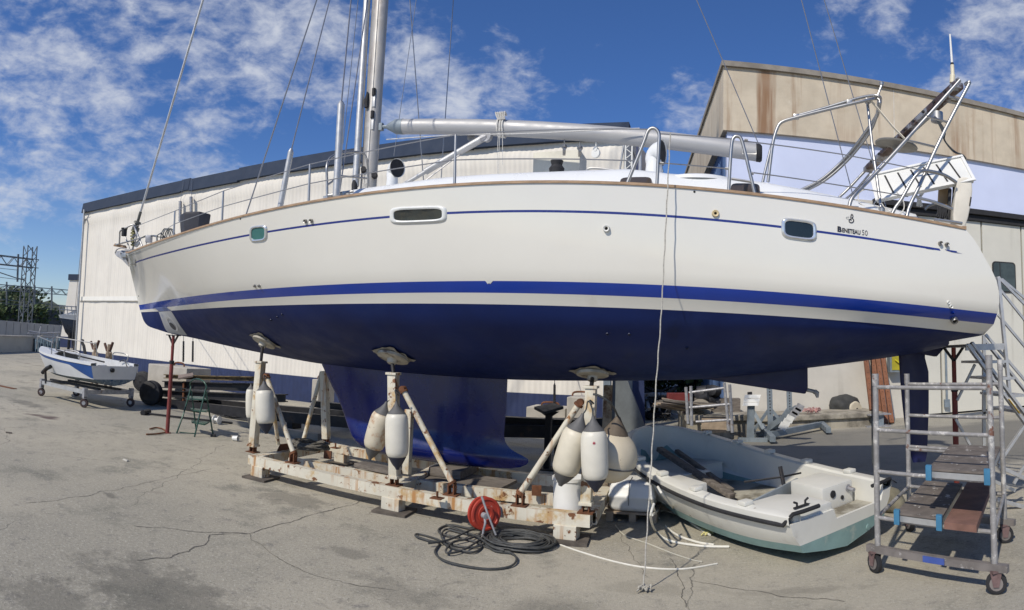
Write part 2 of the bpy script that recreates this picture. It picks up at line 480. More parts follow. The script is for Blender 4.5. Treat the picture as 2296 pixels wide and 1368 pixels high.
# ------------------------------------------------------------------ shared materials
M_steel = pbr('stainless_steel', (.42, .415, .40), .42, 1, var=.05)
M_alu = pbr('aluminium', (.50, .50, .49), .45, .6, var=.1, vs=8)
M_galv = pbr('galvanised_steel', (.36, .36, .37), .55, .45, var=.22, vs=14, patch=((.22, .13, .08), 5, .6, .1), patch2=((.62, .61, .58), 22, .63, .05), bump=.15)
M_grypaint = pbr('blue_grey_paint', (.20, .24, .27), .5, .2, var=.15, vs=5, patch=((.2, .12, .08), 7, .68, .08))
M_whitep = pbr('white_plastic', (.72, .72, .69), .35, var=.03)
M_white = pbr('white_paint', (.70, .70, .66), .35, var=.05, vs=3)
M_deck = pbr('white_deck', (.74, .75, .74), .3, var=.02, vs=2)
M_black = pbr('black_rubber', (.018, .018, .02), .7, var=.2, vs=8)
M_blackst = pbr('black_steel', (.022, .022, .025), .55, .3, var=.3, vs=5, patch=((.07, .045, .03), 4, .58, .15))
M_teak = pbr('teak', (.34, .225, .135), .6, var=.25, vs=9, stretch=(1, 6, 6))
M_wood = pbr('weathered_wood', (.15, .13, .11), .9, var=.3, vs=6, stretch=(1, 5, 5), bump=.3, bs=30)
M_woodl = pbr('pale_wood', (.32, .25, .18), .85, var=.25, vs=6, bump=.2, bs=30)
M_rust = pbr('rust', (.16, .065, .03), .85, .2, var=.35, vs=9, bump=.3)
M_cradle = pbr('cradle_white_paint', (.60, .565, .46), .5, var=.08, vs=3, patch=((.48, .33, .15), 3.6, .50, .16), patch2=((.16, .065, .025), 9, .575, .05),
               streak=((.40, .20, .07), 15, .49), bump=.15, bs=40)
M_conc = pbr('concrete', (.43, .40, .345), .9, var=.12, vs=2.5, patch=((.25, .23, .2), 1.6, .58, .2), bump=.35, bs=45)
M_redpaint = pbr('red_oxide_paint', (.17, .028, .022), .5, var=.2, vs=5, patch=((.08, .03, .02), 6, .6, .1))
M_rope = pbr('white_rope', (.62, .60, .55), .8, var=.15, vs=60, bump=.4, bs=200)
M_cable = pbr('dark_cable', (.045, .05, .05), .55, var=.2)
M_glass = pbr('dark_glass', (.012, .018, .02), .06, var=.2, spec=.6)
M_glassteal = pbr('teal_glass', (.05, .17, .16), .1, var=.1)
M_wire = pbr('rigging_wire', (.30, .30, .31), .4, .7, var=.05)
M_sail = pbr('boom_grey', (.37, .37, .37), .45, .15, var=.04, vs=2)
M_mast = pbr('mast_aluminium', (.38, .365, .34), .5, .45, var=.1, vs=2, patch=((.52, .50, .47), 3, .55, .2), streak=((.2, .15, .12), 9, .55))

# ------------------------------------------------------------------ ground
def ground_mat():
    m = pbr('yard_concrete', (.27, .252, .212), .92, var=.1, vs=.35)
    n = m.node_tree.nodes; l = m.node_tree.links.new; b = n['Principled BSDF']
    tc = n.new('ShaderNodeTexCoord').outputs['Object']
    def nz(sc, det, ro=.6, dist=0):
        q = n.new('ShaderNodeTexNoise'); q.inputs['Scale'].default_value = sc; q.inputs['Detail'].default_value = det
        q.inputs['Roughness'].default_value = ro; q.inputs['Distortion'].default_value = dist; l(tc, q.inputs['Vector']); return q.outputs['Fac']
    def rp(f, a, bb, c=0., d=1.):
        q = n.new('ShaderNodeMapRange'); q.interpolation_type = 'SMOOTHSTEP'; l(f, q.inputs[0])
        for i, x in enumerate((a, bb, c, d)): q.inputs[i + 1].default_value = x
        return q.outputs[0]
    def mx(f, a, c):
        q = n.new('ShaderNodeMix'); q.data_type = 'RGBA'; l(f, q.inputs['Factor'])
        for k, v in (('A', a), ('B', c)):
            if isinstance(v, tuple): q.inputs[k].default_value = (*v, 1)
            else: l(v, q.inputs[k])
        return q.outputs['Result']
    c = mx(rp(nz(.22, 5), .38, .64), (.42, .385, .305), (.315, .295, .24))     # wide patches
    c = mx(rp(nz(1.3, 8, .7), .5, .70), c, (.21, .203, .165))
    c = mx(rp(nz(5.5, 8, .75), .52, .72), c, (.19, .18, .16))                   # greenish grey blotches
    c = mx(rp(nz(3.0, 9, .75, .6), .60, .75), c, (.14, .132, .115))            # stains
    c = mx(rp(nz(30, 10, .9), .525, .60), c, (.52, .49, .41))                     # pale aggregate
    c = mx(rp(nz(42, 10, .9), .54, .61), c, (.085, .08, .07))                    # dark aggregate
    def spot(c, px, py, rx, ry, col, amt):
        P = gz(px, py); v = n.new('ShaderNodeVectorMath'); v.operation = 'SUBTRACT'; l(tc, v.inputs[0]); v.inputs[1].default_value = (P.x, P.y, 0)
        v2 = n.new('ShaderNodeVectorMath'); v2.operation = 'MULTIPLY'; l(v.outputs[0], v2.inputs[0]); v2.inputs[1].default_value = (1 / rx, 1 / ry, 0)
        le = n.new('ShaderNodeVectorMath'); le.operation = 'LENGTH'; l(v2.outputs[0], le.inputs[0])
        a = n.new('ShaderNodeMath'); a.operation = 'ADD'; l(le.outputs['Value'], a.inputs[0]); l(rp(nz(5, 10, .72), .2, .8, -.75, .75), a.inputs[1])
        return mx(rp(a.outputs[0], 1.25, .55, 0, amt), c, col)
    for px, py, rx, ry, amt in ((360, 1335, .75, .42, .48), (120, 1360, .5, .25, .42), (660, 1120, .45, .3, .45), (785, 1240, .22, .10, .4), (1180, 1195, .6, .2, .5),
                                (60, 905, .8, .25, .5), (250, 1112, .16, .06, .5), (1450, 1320, .3, .14, .45), (1800, 1325, .5, .07, .5), (1240, 1368, .3, .2, .5), (900, 1330, .5, .2, .3)):
        c = spot(c, px, py, rx, ry, (.10, .096, .082), amt)
    # oil spots
    c = mx(rp(nz(.8, 3, .4), .70, .78), c, (.13, .10, .09))
    # yacht's cast shadow painted into the ground colour as a darker band behind it
    sp = n.new('ShaderNodeSeparateXYZ'); l(tc, sp.inputs[0])
    yy = n.new('ShaderNodeMath'); yy.operation = 'ADD'; l(sp.outputs['Y'], yy.inputs[0])
    wob = rp(nz(.5, 4), 0, 1, -.8, .8); l(wob, yy.inputs[1])
    s1 = rp(yy.outputs[0], 8.6, 9.2); s2 = rp(yy.outputs[0], 14.5, 13.6)
    xx = rp(sp.outputs['X'], -.5, .6)
    mu = n.new('ShaderNodeMath'); mu.operation = 'MULTIPLY'; l(s1, mu.inputs[0]); l(s2, mu.inputs[1])
    mu2 = n.new('ShaderNodeMath'); mu2.operation = 'MULTIPLY'; l(mu.outputs[0], mu2.inputs[0]); l(xx, mu2.inputs[1])
    mu3 = n.new('ShaderNodeMath'); mu3.operation = 'MULTIPLY'; l(mu2.outputs[0], mu3.inputs[0]); mu3.inputs[1].default_value = .75
    c = mx(mu3.outputs[0], c, (.15, .145, .13))
    for px, py, rx, ry, amt in ((1750, 1330, 2.0, .9, .35), (1350, 1300, 1.2, .5, .25)):
        c = spot(c, px, py, rx, ry, (.46, .42, .33), amt)
    # hairline cracks: warped voronoi cell edges, only in places
    wv = n.new('ShaderNodeTexNoise'); wv.inputs['Scale'].default_value = 2.5; wv.inputs['Detail'].default_value = 6; l(tc, wv.inputs['Vector'])
    va = n.new('ShaderNodeVectorMath'); va.operation = 'SCALE'; l(wv.outputs['Color'], va.inputs[0]); va.inputs['Scale'].default_value = .35
    vb = n.new('ShaderNodeVectorMath'); vb.operation = 'ADD'; l(tc, vb.inputs[0]); l(va.outputs[0], vb.inputs[1])
    vo = n.new('ShaderNodeTexVoronoi'); vo.feature = 'DISTANCE_TO_EDGE'; vo.inputs['Scale'].default_value = .42; l(vb.outputs[0], vo.inputs['Vector'])
    ck = rp(vo.outputs['Distance'], .0, .004, 1., 0.)
    ckm = n.new('ShaderNodeMath'); ckm.operation = 'MULTIPLY'; l(ck, ckm.inputs[0]); l(rp(nz(.35, 4), .47, .56), ckm.inputs[1])
    c = mx(ckm.outputs[0], c, (.16, .15, .125))
    l(c, b.inputs['Base Color'])
    bp = n.new('ShaderNodeBump'); bp.inputs['Strength'].default_value = .75; bp.inputs['Distance'].default_value = .012
    ad = n.new('ShaderNodeMath'); ad.operation = 'ADD'; l(nz(40, 8, .75), ad.inputs[0]); l(nz(2, 4), ad.inputs[1])
    l(ad.outputs[0], bp.inputs['Height']); l(bp.outputs[0], b.inputs['Normal'])
    b.inputs['Specular IOR Level'].default_value = .25
    return m
g = MB().grid([[V((x, y, 0)) for x in (-700, -60, 60, 700)] for y in (-300, -20, 60, 700)])
struct(g.build('ground', ground_mat(), origin=(0, 0, 0), smooth=0))
# three explicit cracks near the camera
M_crack = pbr('crack_dirt', (.115, .108, .093), .95)
ck = MB()
def crack(pxs, w):
    pts = [gz(*p, .0) for p in pxs]; P = []
    for a, b in zip(pts, pts[1:]):
        n = max(2, int((b - a).length / .03))
        for k in range(n):
            q = lerp(a, b, k / n); q += V((noise.noise(q * 5), noise.noise(q * 5 + V((9, 3, 0))), 0)) * .05 + V((noise.noise(q * 20), noise.noise(q * 20 + V((5, 3, 0))), 0)) * .018; P.append(q)
    rows = []
    for i, q in enumerate(P):
        t = (P[min(i + 1, len(P) - 1)] - P[max(i - 1, 0)]).normalized(); s = V((-t.y, t.x, 0))
        ww = w * (.25 + 1.1 * random.random() * (.5 + noise.noise(q * 3))) + .0008; rows.append([V((q.x, q.y, .003)) - s * ww, V((q.x, q.y, .003)) + s * ww])
    ck.grid(rows)
crack([(300, 1180), (420, 1190), (556, 1197), (700, 1155), (830, 1120)], .006)
crack([(556, 1197), (600, 1240), (700, 1290), (900, 1330)], .004)
crack([(300, 1255), (380, 1250), (460, 1222), (470, 1200), (556, 1197)], .006)
crack([(60, 1130), (200, 1110), (340, 1080), (480, 1050)], .004)
crack([(1500, 1250), (1530, 1300), (1535, 1368)], .005)
crack([(1380, 1180), (1420, 1250), (1450, 1300)], .002)
crack([(1550, 1300), (1700, 1330), (1900, 1350)], .004)
struct(ck.build('ground_cracks', M_crack, smooth=0, fix=False))

# ------------------------------------------------------------------ hangar (long white tarpaulin shed)
aL = R(-1.66); nL = V((sin(aL), cos(aL), 0)); tL = V((cos(aL), -sin(aL), 0)); dL = 14.5
def fl(t, z, off=0): return nL * (dL - off) + tL * t + V((0, 0, z))
def onL(px, py, off=0):
    d = ray(px, py); return CAM + d * ((dL - off) / (nL.dot(d)))
M_tarp = pbr('white_tarpaulin', (.72, .68, .60), .62, var=.035, vs=1.2, streak=((.66, .62, .54), 4, .62), bump=.1, bs=6)
M_tarpt = pbr('tarpaulin_patch', (.80, .78, .71), .6, var=.03)
M_band = pbr('slate_roof_band', (.036, .05, .08), .8, var=.05, vs=1.5, spec=.2)
M_navy = pbr('navy_tarpaulin', (.015, .027, .085), .55, var=.12, vs=3, streak=((.035, .05, .12), 8, .56))
XL0, XL1 = (onL(181, 600) - nL * dL).dot(tL), (onL(1398, 400) - nL * dL).dot(tL)
hang = thing('boat_hangar', fl(-13, 0), 'long white tarpaulin boat hangar with slate roof band and navy skirt behind the yacht', 'hangar')
def pleat(x, z, amp=1.):
    p = sin(x * 46 + 3 * noise.noise(V((x * .7, z * .1, 0)))) * .0045 + abs(sin(x * 2.1 + .5)) * -.012
    p += noise.noise(V((x * 1.7, z * .25, 3))) * .03 + noise.noise(V((x * 5, z * .3, 7))) * .014
    return p * amp
MB().prism([fl(XL0 + .1, 2.95, .075), fl(XL1 - .1, 2.95, .075), fl(XL1 - .1, 3.13, .075), fl(XL0 + .1, 3.13, .075)], nL * .01).build('seam_strip', M_tarpt, hang, smooth=0)
zs = [.73, 1.2, 2.0, 2.95, 3.0, 3.05, 4.0, 5.0, 6.0, 6.4, 6.62, 6.8, 6.97]
def wallrows(zs, off, amp):
    rows = []
    for z in zs:
        r = []; n = 620
        for i in range(n + 1):
            x = lerp(XL0, XL1, i / n)
            o = pleat(x, z) * amp
            if abs(z - 6.62) < .05: o += .07
            r.append(fl(x, z, off + o))
        rows.append(r)
    return rows
MB().grid(wallrows(zs, 0, 1)).build('wall_cover', M_tarp, hang, smooth=60, fix=False)
MB().grid(wallrows([0, .2, .45, .735], .02, .8)).build('skirt', M_navy, hang, smooth=60, fix=False)
rb = MB()
segs = [XL0 - .1] + [(onL(x, 400) - nL * dL).dot(tL) for x in (411, 429, 537, 760, 1060)] + [XL1 + .12]
for i, (a, b) in enumerate(zip(segs, segs[1:])):
    dz = [0, .02, -.02, .015, -.01, .01][i]
    rb.prism([fl(a, 6.93 + dz, .12 + .01 * (i % 2)), fl(b, 6.93 + dz, .12 + .01 * (i % 2)), fl(b, 7.37 + dz, .05), fl(a, 7.37 + dz, .05)], nL * .3)
rb.build('roof_band', M_band, hang, smooth=0)
r = MB(); r.prism([fl(XL0, 7.33, -.3), fl(XL0, 7.33, -16), fl(XL0, 9.0, -8)], tL * (XL1 - XL0))
r.build('roof', M_tarp, hang, smooth=0)
for nm, x in (('end_wall', XL0), ('end_wall', XL1 - .12)):
    MB().prism([fl(x, .02, -.12), fl(x, .02, -16), fl(x, 7.30, -16), fl(x, 7.30, -.12)], tL * .1).build(nm, M_tarp, hang, smooth=0)
# end column with lattice and dark flap (seen above and below the yacht)
lc = MB()
for o in (0, .16): lc.bar(fl(XL1 + .04 + o, 0, .02), fl(XL1 + .04 + o, 7.0, .02), .035, .035)
k = 0; z = .1
while z < 6.9:
    a, b = (0, .16) if k % 2 else (.16, 0)
    lc.bar(fl(XL1 + .04 + a, z, .02), fl(XL1 + .04 + b, z + .13, .02), .018, .018); z += .13; k += 1
lc.build('lattice_column', M_white, hang, smooth=0)
MB().prism([fl(XL1 + .3, 0, 0), fl(XL1 + .62, 0, 0), fl(XL1 + .34, 6.9, 0), fl(XL1 + .3, 6.95, 0)], nL * .04).build('corner_flap', M_navy, hang, smooth=0)
MB().prism([fl(XL1 - .08, .02, .9), fl(XL1 + .75, .02, .9), fl(XL1 - .02, 1.95, .9)], nL * .12).build('buttress', pbr('grey_plate', (.13, .145, .15), .6), hang, smooth=0)
MB().bar(fl(XL1 - .14, 0, 1.0), fl(XL1 - .14, 2.2, 1.0), .16, .16).build('buttress_post', M_grypaint, hang, smooth=0)
# guy ropes at the far left corner and hanging tackles in front of the cover
gr = MB()
top = onL(190, 470, .3)
for px in (176, 170, 163, 158): gr.cyl(top + V((0, 0, -.02)), gz(px, 800 + (px - 158) * .3, 0) * 1.0, .012, seg=5)
gr.build('guy_rope', M_wire, hang)
MB().cyl(onL(189, 470, .2), onL(169, 792, .2), .05, seg=8).build('corner_pole', M_alu, hang)
for px, y0, y1, y2 in ((411, 405, 452, 498), (429, 400, 442, 486)):
    t = MB(); A, B, C_ = onL(px, y0, .15), onL(px - 6 * (px == 411), y1, .15), onL(px - 7 * (px == 411), y2, .15)
    t.cyl(A, B, .008, seg=5); t.tube([B, C_], .05, 8)
    for q in range(14): t.box(lerp(B, C_, q / 14) + V((0, -.03, 0)), (.14, .03, .02))
    t.build('hanging_tackle', M_wire, hang)

# far tent behind it, on the left
ft = thing('storage_tent', gz(150, 800), 'small distant white storage tent with navy trim beyond the big hangar', 'tent')
def far(px, py, r):                      # a point at horizontal range r along a pixel direction
    d = ray(px, py); return CAM + d * (r / hypot(d.x, d.y))
A = far(134, 785, 52); B = far(215, 785, 50); A.z = B.z = 0
ztop = far(148, 615, 52).z
dd = (B - A).normalized(); nn = V((-dd.y, dd.x, 0))
MB().prism([A + V((0, 0, .9)), B + V((0, 0, .9)), B + V((0, 0, ztop - .5)), A + dd * .5 + V((0, 0, ztop - .5))], nn * 12).build('wall_cover', M_tarp, ft, smooth=0)
MB().prism([A + V((0, 0, 0)) - nn * .03, B - nn * .03, B + V((0, 0, .9)) - nn * .03, A + V((0, 0, .9)) - nn * .03], nn * 12).build('skirt', M_navy, ft, smooth=0)
MB().prism([A + dd * .4 - nn * .1 + V((0, 0, ztop - .5)), B - nn * .1 + V((0, 0, ztop - .5)), B - nn * .1 + V((0, 0, ztop)), A + dd * .4 - nn * .1 + V((0, 0, ztop))], nn * 12.2).build('roof_band', M_band, ft, smooth=0)

# ------------------------------------------------------------------ right: concrete warehouse
aR = R(-8.84); nR = V((sin(aR), cos(aR), 0)); tR = V((cos(aR), -sin(aR), 0)); dR = 15.28
def fr(t, z, off=0): return nR * (dR - off) + tR * t + V((0, 0, z))
def onR(px, py, off=0):
    d = ray(px, py); return CAM + d * ((dR - off) / (nR.dot(d)))
def tRof(P): return (P - nR * dR).dot(tR)
T0 = tRof(onR(1622, 200)); T1 = T0 + 24
M_fas = pbr('stained_concrete_fascia', (.55, .475, .36), .85, var=.1, vs=1.2, patch=((.42, .335, .235), .9, .5, .3), patch2=((.62, .56, .45), 1.4, .62, .2),
            streak=((.27, .16, .09), 2.0, .50), bump=.25, bs=30)
M_clad = pbr('pale_blue_cladding', (.60, .65, .82), .45, var=.04, vs=.6)
M_door = pbr('cream_door_panels', (.60, .58, .50), .55, var=.04, vs=1, streak=((.42, .40, .34), 2.2, .55))
M_wall = pbr('rendered_wall', (.56, .53, .46), .85, var=.07, vs=1.2, patch=((.42, .385, .33), 1.3, .58, .18), streak=((.36, .33, .28), 1.8, .58), bump=.12)
M_dark = pbr('dark_seam', (.02, .02, .022), .8)
wh = thing('warehouse', fr(T0 + 8, 0), 'beige concrete warehouse with rust streaked fascia, pale blue cladding and cream sliding doors', 'warehouse')
depth = 30
zA, zB, zC = 9.24, 7.55, 5.98
f = MB(); f.prism([fr(T0, zB), fr(T1, zB), fr(T1, zA), fr(T0, zA)], nR * .35)
f.prism([fr(T0, zB, -.35), fr(T0, zA, -.35), fr(T0, zA, -depth), fr(T0, zB, -depth)], tR * .35)
f.build('fascia', M_fas, wh, smooth=0)
sm = MB()
for px in (2006 - 3, ): 
    t = tRof(onR(px, 240)); sm.prism([fr(t, zB + .02, .004), fr(t + .03, zB + .02, .004), fr(t + .03, zA - .02, .004), fr(t, zA - .02, .004)], nR * .01)
sm.build('panel_joint', pbr('joint_light', (.6, .55, .47), .8), wh, smooth=0)
cp = MB(); cp.prism([fr(T0 - .06, zA, .08), fr(T1, zA, .08), fr(T1, zA + .14, .08), fr(T0 - .06, zA + .14, .08)], nR * .5)
cp.prism([fr(T0 - .06, zA, -.42), fr(T0 - .06, zA + .14, -.42), fr(T0 - .06, zA + .14, -depth), fr(T0 - .06, zA, -depth)], tR * .4)
cp.build('coping', pbr('coping_stone', (.24, .215, .18), .8, var=.2, vs=2), wh, smooth=0)
MB().prism([fr(T0 + .12, zC, -.1), fr(T1, zC, -.1), fr(T1, zB, -.1), fr(T0 + .12, zB, -.1)], nR * .2).build('cladding', M_clad, wh, smooth=0)
sd = MB(); sd.prism([fr(T0 + .2, 0, -.31), fr(T0 + .2, zB, -.31), fr(T0 + .2, zB, -depth), fr(T0 + .2, 0, -depth)], tR * .2)
z = 0
for i in range(60):
    y = .35 + i * .25
    sd.prism([fr(T0 + .17, 0, -y), fr(T0 + .17, zB, -y), fr(T0 + .17, zB, -y - .1), fr(T0 + .17, 0, -y - .1)], tR * .03)
sd.build('side_wall', pbr('blue_side_sheet', (.10, .17, .33), .5), wh, smooth=0)
TD = tRof(onR(2050, 700))
MB().prism([fr(T0 + .1, 0, -.05), fr(TD, 0, -.05), fr(TD, zC, -.05), fr(T0 + .1, zC, -.05)], nR * .25).build('front_wall', M_wall, wh, smooth=0)
MB().prism([fr(T0 + .5, zA - .4, -.4), fr(T1, zA - .4, -.4), fr(T1, zA - .2, -depth), fr(T0 + .5, zA - .2, -depth)], V((0, 0, .1))).build('roof', M_conc, wh, smooth=0)
tr = MB(); tr.prism([fr(TD - 1.2, zC - .12, .12), fr(T1, zC - .12, .12), fr(T1, zC + .03, .12), fr(TD - 1.2, zC + .03, .12)], nR * .2)
tr.prism([fr(TD - 1.2, zC - .3, .02), fr(T1, zC - .3, .02), fr(T1, zC - .14, .02), fr(TD - 1.2, zC - .14, .02)], nR * .1)
tr.build('door_track', M_dark, wh, smooth=0)
seams = [TD, tRof(onR(2110, 700)), tRof(onR(2204, 560)), tRof(onR(2293, 560))]
while seams[-1] < T1 - 1.5: seams.append(seams[-1] + 1.52)
win = (tRof(onR(2227, 620)), tRof(onR(2279, 620)))
for i, (a, b) in enumerate(zip(seams, seams[1:])):
    d = MB().prism([fr(a + .03, .05, -.06), fr(b - .03, .05, -.06), fr(b - .03, zC - .31, -.06), fr(a + .03, zC - .31, -.06)], nR * .08)
    do = d.build('sliding_door', M_door, wh, smooth=0)
    if i == 2:
        z0, z1 = 3.55, 4.50
        def rr(a, b, z0, z1, r, off):
            pts = []
            for cx, cz, a0 in ((b - r, z1 - r, 0), (a + r, z1 - r, 90), (a + r, z0 + r, 180), (b - r, z0 + r, 270)):
                for k in range(6): an = R(a0 + k * 18); pts.append(fr(cx + r * cos(an), cz + r * sin(an), off))
            return pts
        w = MB().prism(rr(win[0], win[1], z0, z1, .12, -.03), nR * .02).build('window', M_black, do, smooth=0)
        MB().prism(rr(win[0] + .04, win[1] - .04, z0 + .04, z1 - .04, .1, -.024), nR * .01).build('pane', pbr('window_glass', (.06, .075, .07), .1, var=.3, vs=1.5), do, smooth=0)
        MB().prism([fr(lerp(*win, .3), z0 + .04, -.018), fr(lerp(*win, .3) + .025, z0 + .04, -.018), fr(lerp(*win, .3) + .025, z1 - .04, -.018), fr(lerp(*win, .3), z1 - .04, -.018)], nR * .01).build('mullion', M_black, do, smooth=0)
MB().prism([fr(TD, .0, -.13), fr(T1, .0, -.13), fr(T1, zC, -.13), fr(TD, zC, -.13)], nR * .1).build('door_backing', M_dark, wh, smooth=0)
sb = MB(); t = tRof(onR(2122, 900)); sb.bar(fr(t, .3, .02), fr(t, 3.2, .02), .05, .05); sb.box(fr(t, .32, .03), (.16, .08, .22)); sb.build('door_bolt', M_grypaint, wh)
M_ledge = pbr('old_ledge_concrete', (.33, .30, .24), .9, var=.16, vs=2.5, patch=((.14, .125, .10), 1.8, .5, .2), streak=((.10, .09, .07), 3, .5), bump=.4, bs=30)
# concrete loading ledge along the wall
lg = thing('loading_ledge', fr(T0 + 1.5, 0, .8), 'low weathered concrete loading ledge along the foot of the warehouse wall', 'ledge')
TE = tRof(onR(1955, 900, .9))
b = MB(); b.prism([fr(T0 + .25, 0, 1.3), fr(TE, 0, 1.3), fr(TE, .22, 1.3), fr(T0 + .25, .22, 1.3)], nR * 1.22).build('plinth', M_ledge, lg, smooth=0)
MB().prism([fr(T0 + .28, .22, 1.38), fr(TE + .1, .22, 1.38), fr(TE + .1, .34, 1.38), fr(T0 + .28, .34, 1.38)], nR * 1.31).build('slab', M_ledge, lg, smooth=0, bevel=.02)
dk = thing('loading_dock', fr(T0 - .7, 0, 1.8), 'raised weathered concrete block dock holding scrap wood behind the white dinghy', 'dock')
MB().prism([fr(T0 - 1.1, 0, 2.5), fr(T0 + .2, 0, 2.5), fr(T0 + .2, .38, 2.5), fr(T0 - 1.1, .38, 2.5)], nR * 2.35).build('plinth', M_ledge, dk, smooth=0)
MB().prism([fr(T0 - 1.16, .38, 2.58), fr(T0 + .24, .38, 2.58), fr(T0 + .24, .50, 2.58), fr(T0 - 1.16, .50, 2.58)], nR * 2.4).build('slab', M_ledge, dk, smooth=0, bevel=.02)
# dark hedge bank closing the alley between hangar and warehouse
# foliage helper
M_leaf = pbr('leaves_green', (.055, .085, .025), .7, var=.55, vs=1.2)
M_leaf2 = pbr('leaves_olive', (.075, .085, .035), .7, var=.5, vs=1.2)
def leaf_clump(mb, c, rx, ry, rz, n, size, mi=0):
    for _ in range(n):
        while True:
            p = V((random.uniform(-1, 1), random.uniform(-1, 1), random.uniform(-1, 1)))
            if .25 < p.length < 1: break
        q = V(c) + V((p.x * rx, p.y * ry, p.z * rz))
        a = V((random.gauss(0, 1), random.gauss(0, 1), random.gauss(0, 1))).normalized(); b = a.orthogonal().normalized(); d = a.cross(b)
        s = size * random.uniform(.5, 1.3)
        mb.add([q - b * s, q - d * s * .6, q + b * s, q + d * s * .6], [(0, 1, 2, 3)], mi)
al = MB()
for i in range(16):
    t = lerp(T0 - 2.9, T0 + .1, i / 15)
    leaf_clump(al, fr(t, random.uniform(.9, 1.8), -random.uniform(5.2, 7)), .9, .8, 1.1, 260, .11)
tag(al.build('hedge', M_leaf, smooth=0, fix=False), 'dark overgrown hedge filling the gap between hangar and warehouse', 'hedge', kind='stuff')
# ------------------------------------------------------------------ left background: block wall, railway, hill
wl = thing('concrete_wall', gz(40, 792), 'low pale concrete block wall at the far left edge of the yard', 'wall')
a, b = gz(-260, 796), gz(74, 788)
n_ = V((-(b - a).y, (b - a).x, 0)).normalized()
h1 = far(30, 757, (gz(30, 792) - V((0, 0, 0))).xy.length).z
c1 = pbr('pale_concrete', (.42, .41, .37), .85, var=.08, vs=.8, patch=((.3, .29, .26), .6, .55, .2))
MB().prism([a, b, b + V((0, 0, h1)), a + V((0, 0, h1))], n_ * .3).build('blocks', c1, wl, smooth=0)
MB().prism([a - n_ * .05 + V((0, 0, h1)), b - n_ * .05 + V((0, 0, h1)), b - n_ * .05 + V((0, 0, h1 + .09)), a - n_ * .05 + V((0, 0, h1 + .09))], n_ * .4).build('coping', M_conc, wl, smooth=0)
pw = thing('panel_wall', far(60, 740, 52) * 1, 'tall light grey panel wall running below the railway', 'wall'); 
a = far(-260, 760, 54); b = far(175, 760, 66); a.z = b.z = 0
n_ = V((-(b - a).y, (b - a).x, 0)).normalized()
za, zb = far(-20, 714, 55).z, far(137, 730, 64).z
nseg = 26
for i in range(nseg):
    p, q = lerp(a, b, i / nseg), lerp(a, b, (i + 1) / nseg); z0, z1 = lerp(za, zb, i / nseg), lerp(za, zb, (i + 1) / nseg)
    e = (q - p).normalized() * .03
    MB().prism([p + e, q - e, q - e + V((0, 0, z1)), p + e + V((0, 0, z0))], n_ * .25).build('wall_panel', pbr('grey_panel', (.36, .37, .37), .85, var=.08, vs=.6) if i == 0 else D.materials['grey_panel'], pw, smooth=0)
# blue stacked fence sections
bf = thing('stacked_fencing', gz(100, 788), 'stack of faded blue upright fence panels below the panel wall', 'fencing')
m = MB()
for i in range(34):
    px = lerp(72, 133, i / 33) + random.uniform(-.6, .6); r_ = 40 + random.uniform(-.6, .6)
    p = far(px, 787, r_); q = far(px + random.uniform(-1.5, 1.5), 759 + random.uniform(-2, 4), r_); p.z = 0
    m.bar(p, q, .12, .03)
m.build('slats', pbr('faded_blue', (.11, .165, .21), .7, var=.3), bf)
m = MB()
for (x0, y0, x1, y1) in ((60, 748, 135, 746), (85, 760, 92, 732), (64, 742, 120, 752), (118, 770, 120, 745), (127, 770, 130, 745)):
    m.cyl(far(x0, y0, 38), far(x1, y1, 38), .05, seg=6)
m.build('loose_pole', M_galv, bf)
# railway gantries
def lattice(mb, a, b, w, up, cell, r=.05):
    a, b = V(a), V(b); t = (b - a).normalized(); side = t.cross(V(up)).normalized(); u = side.cross(t).normalized()
    cs = [side * (i * w / 2) + u * (j * w / 2) for i, j in ((-1, -1), (1, -1), (1, 1), (-1, 1))]
    for c in cs: mb.bar(a + c, b + c, r * 1.4, r * 1.4)
    n = max(2, int((b - a).length / cell))
    for i in range(n):
        p, q = lerp(a, b, i / n), lerp(a, b, (i + 1) / n)
        for k in range(4):
            c0, c1 = cs[k], cs[(k + 1) % 4]
            if i % 2: c0, c1 = c1, c0
            mb.bar(p + c0, q + c1, r, r)
M_gan = pbr('gantry_steel', (.15, .165, .175), .6, .4, var=.15)
rg = thing('railway_gantry', far(54, 720, 70) * 1, 'tall dark lattice steel railway gantry mast with overhead boom at the left', 'gantry')
p = far(56, 725, 70); p.z = 0; q = far(68, 552, 70); q.x += (p.x - q.x) * .35; q.y += (p.y - q.y) * .35
m = MB(); lattice(m, p, q, 1.15, (1, 0, 0), 1.1, .07); m.build('mast', M_gan, rg, smooth=0)
m = MB(); e1 = far(80, 592, 70); e0 = far(-120, 570, 62); lattice(m, e1, e0, .95, (0, 0, 1), .95, .06); m.build('boom', M_gan, rg, smooth=0)
for px, y0, y1 in ((41, 570, 632), (-30, 568, 632)):
    m = MB(); m.cyl(far(px, y0, 68), far(px - 2, y1, 68), .12, seg=8)
    m.cyl(far(px - 3, y1 - 8, 68), far(px + 14, y1 - 4, 68), .07, seg=6); m.cyl(far(px - 3, y1 - 8, 68), far(px - 45, y1 - 22, 66), .06, seg=6)
    m.build('drop_bracket', M_gan, rg)
m = MB()
for y0, y1 in ((600, 606), (618, 627), (640, 646)):
    m.cyl(far(-150, y0 - 14, 64), far(42, y1, 69), .03, seg=5)
m.build('overhead_wire', M_gan, rg)
rg2 = thing('railway_gantry', far(80, 700, 105) * 1, 'distant low lattice railway gantry spanning behind the tall mast', 'gantry')
m = MB(); lattice(m, far(-60, 640, 100), far(175, 658, 118), .95, (0, 0, 1), 1.3, .07); m.build('boom', M_gan, rg2, smooth=0)
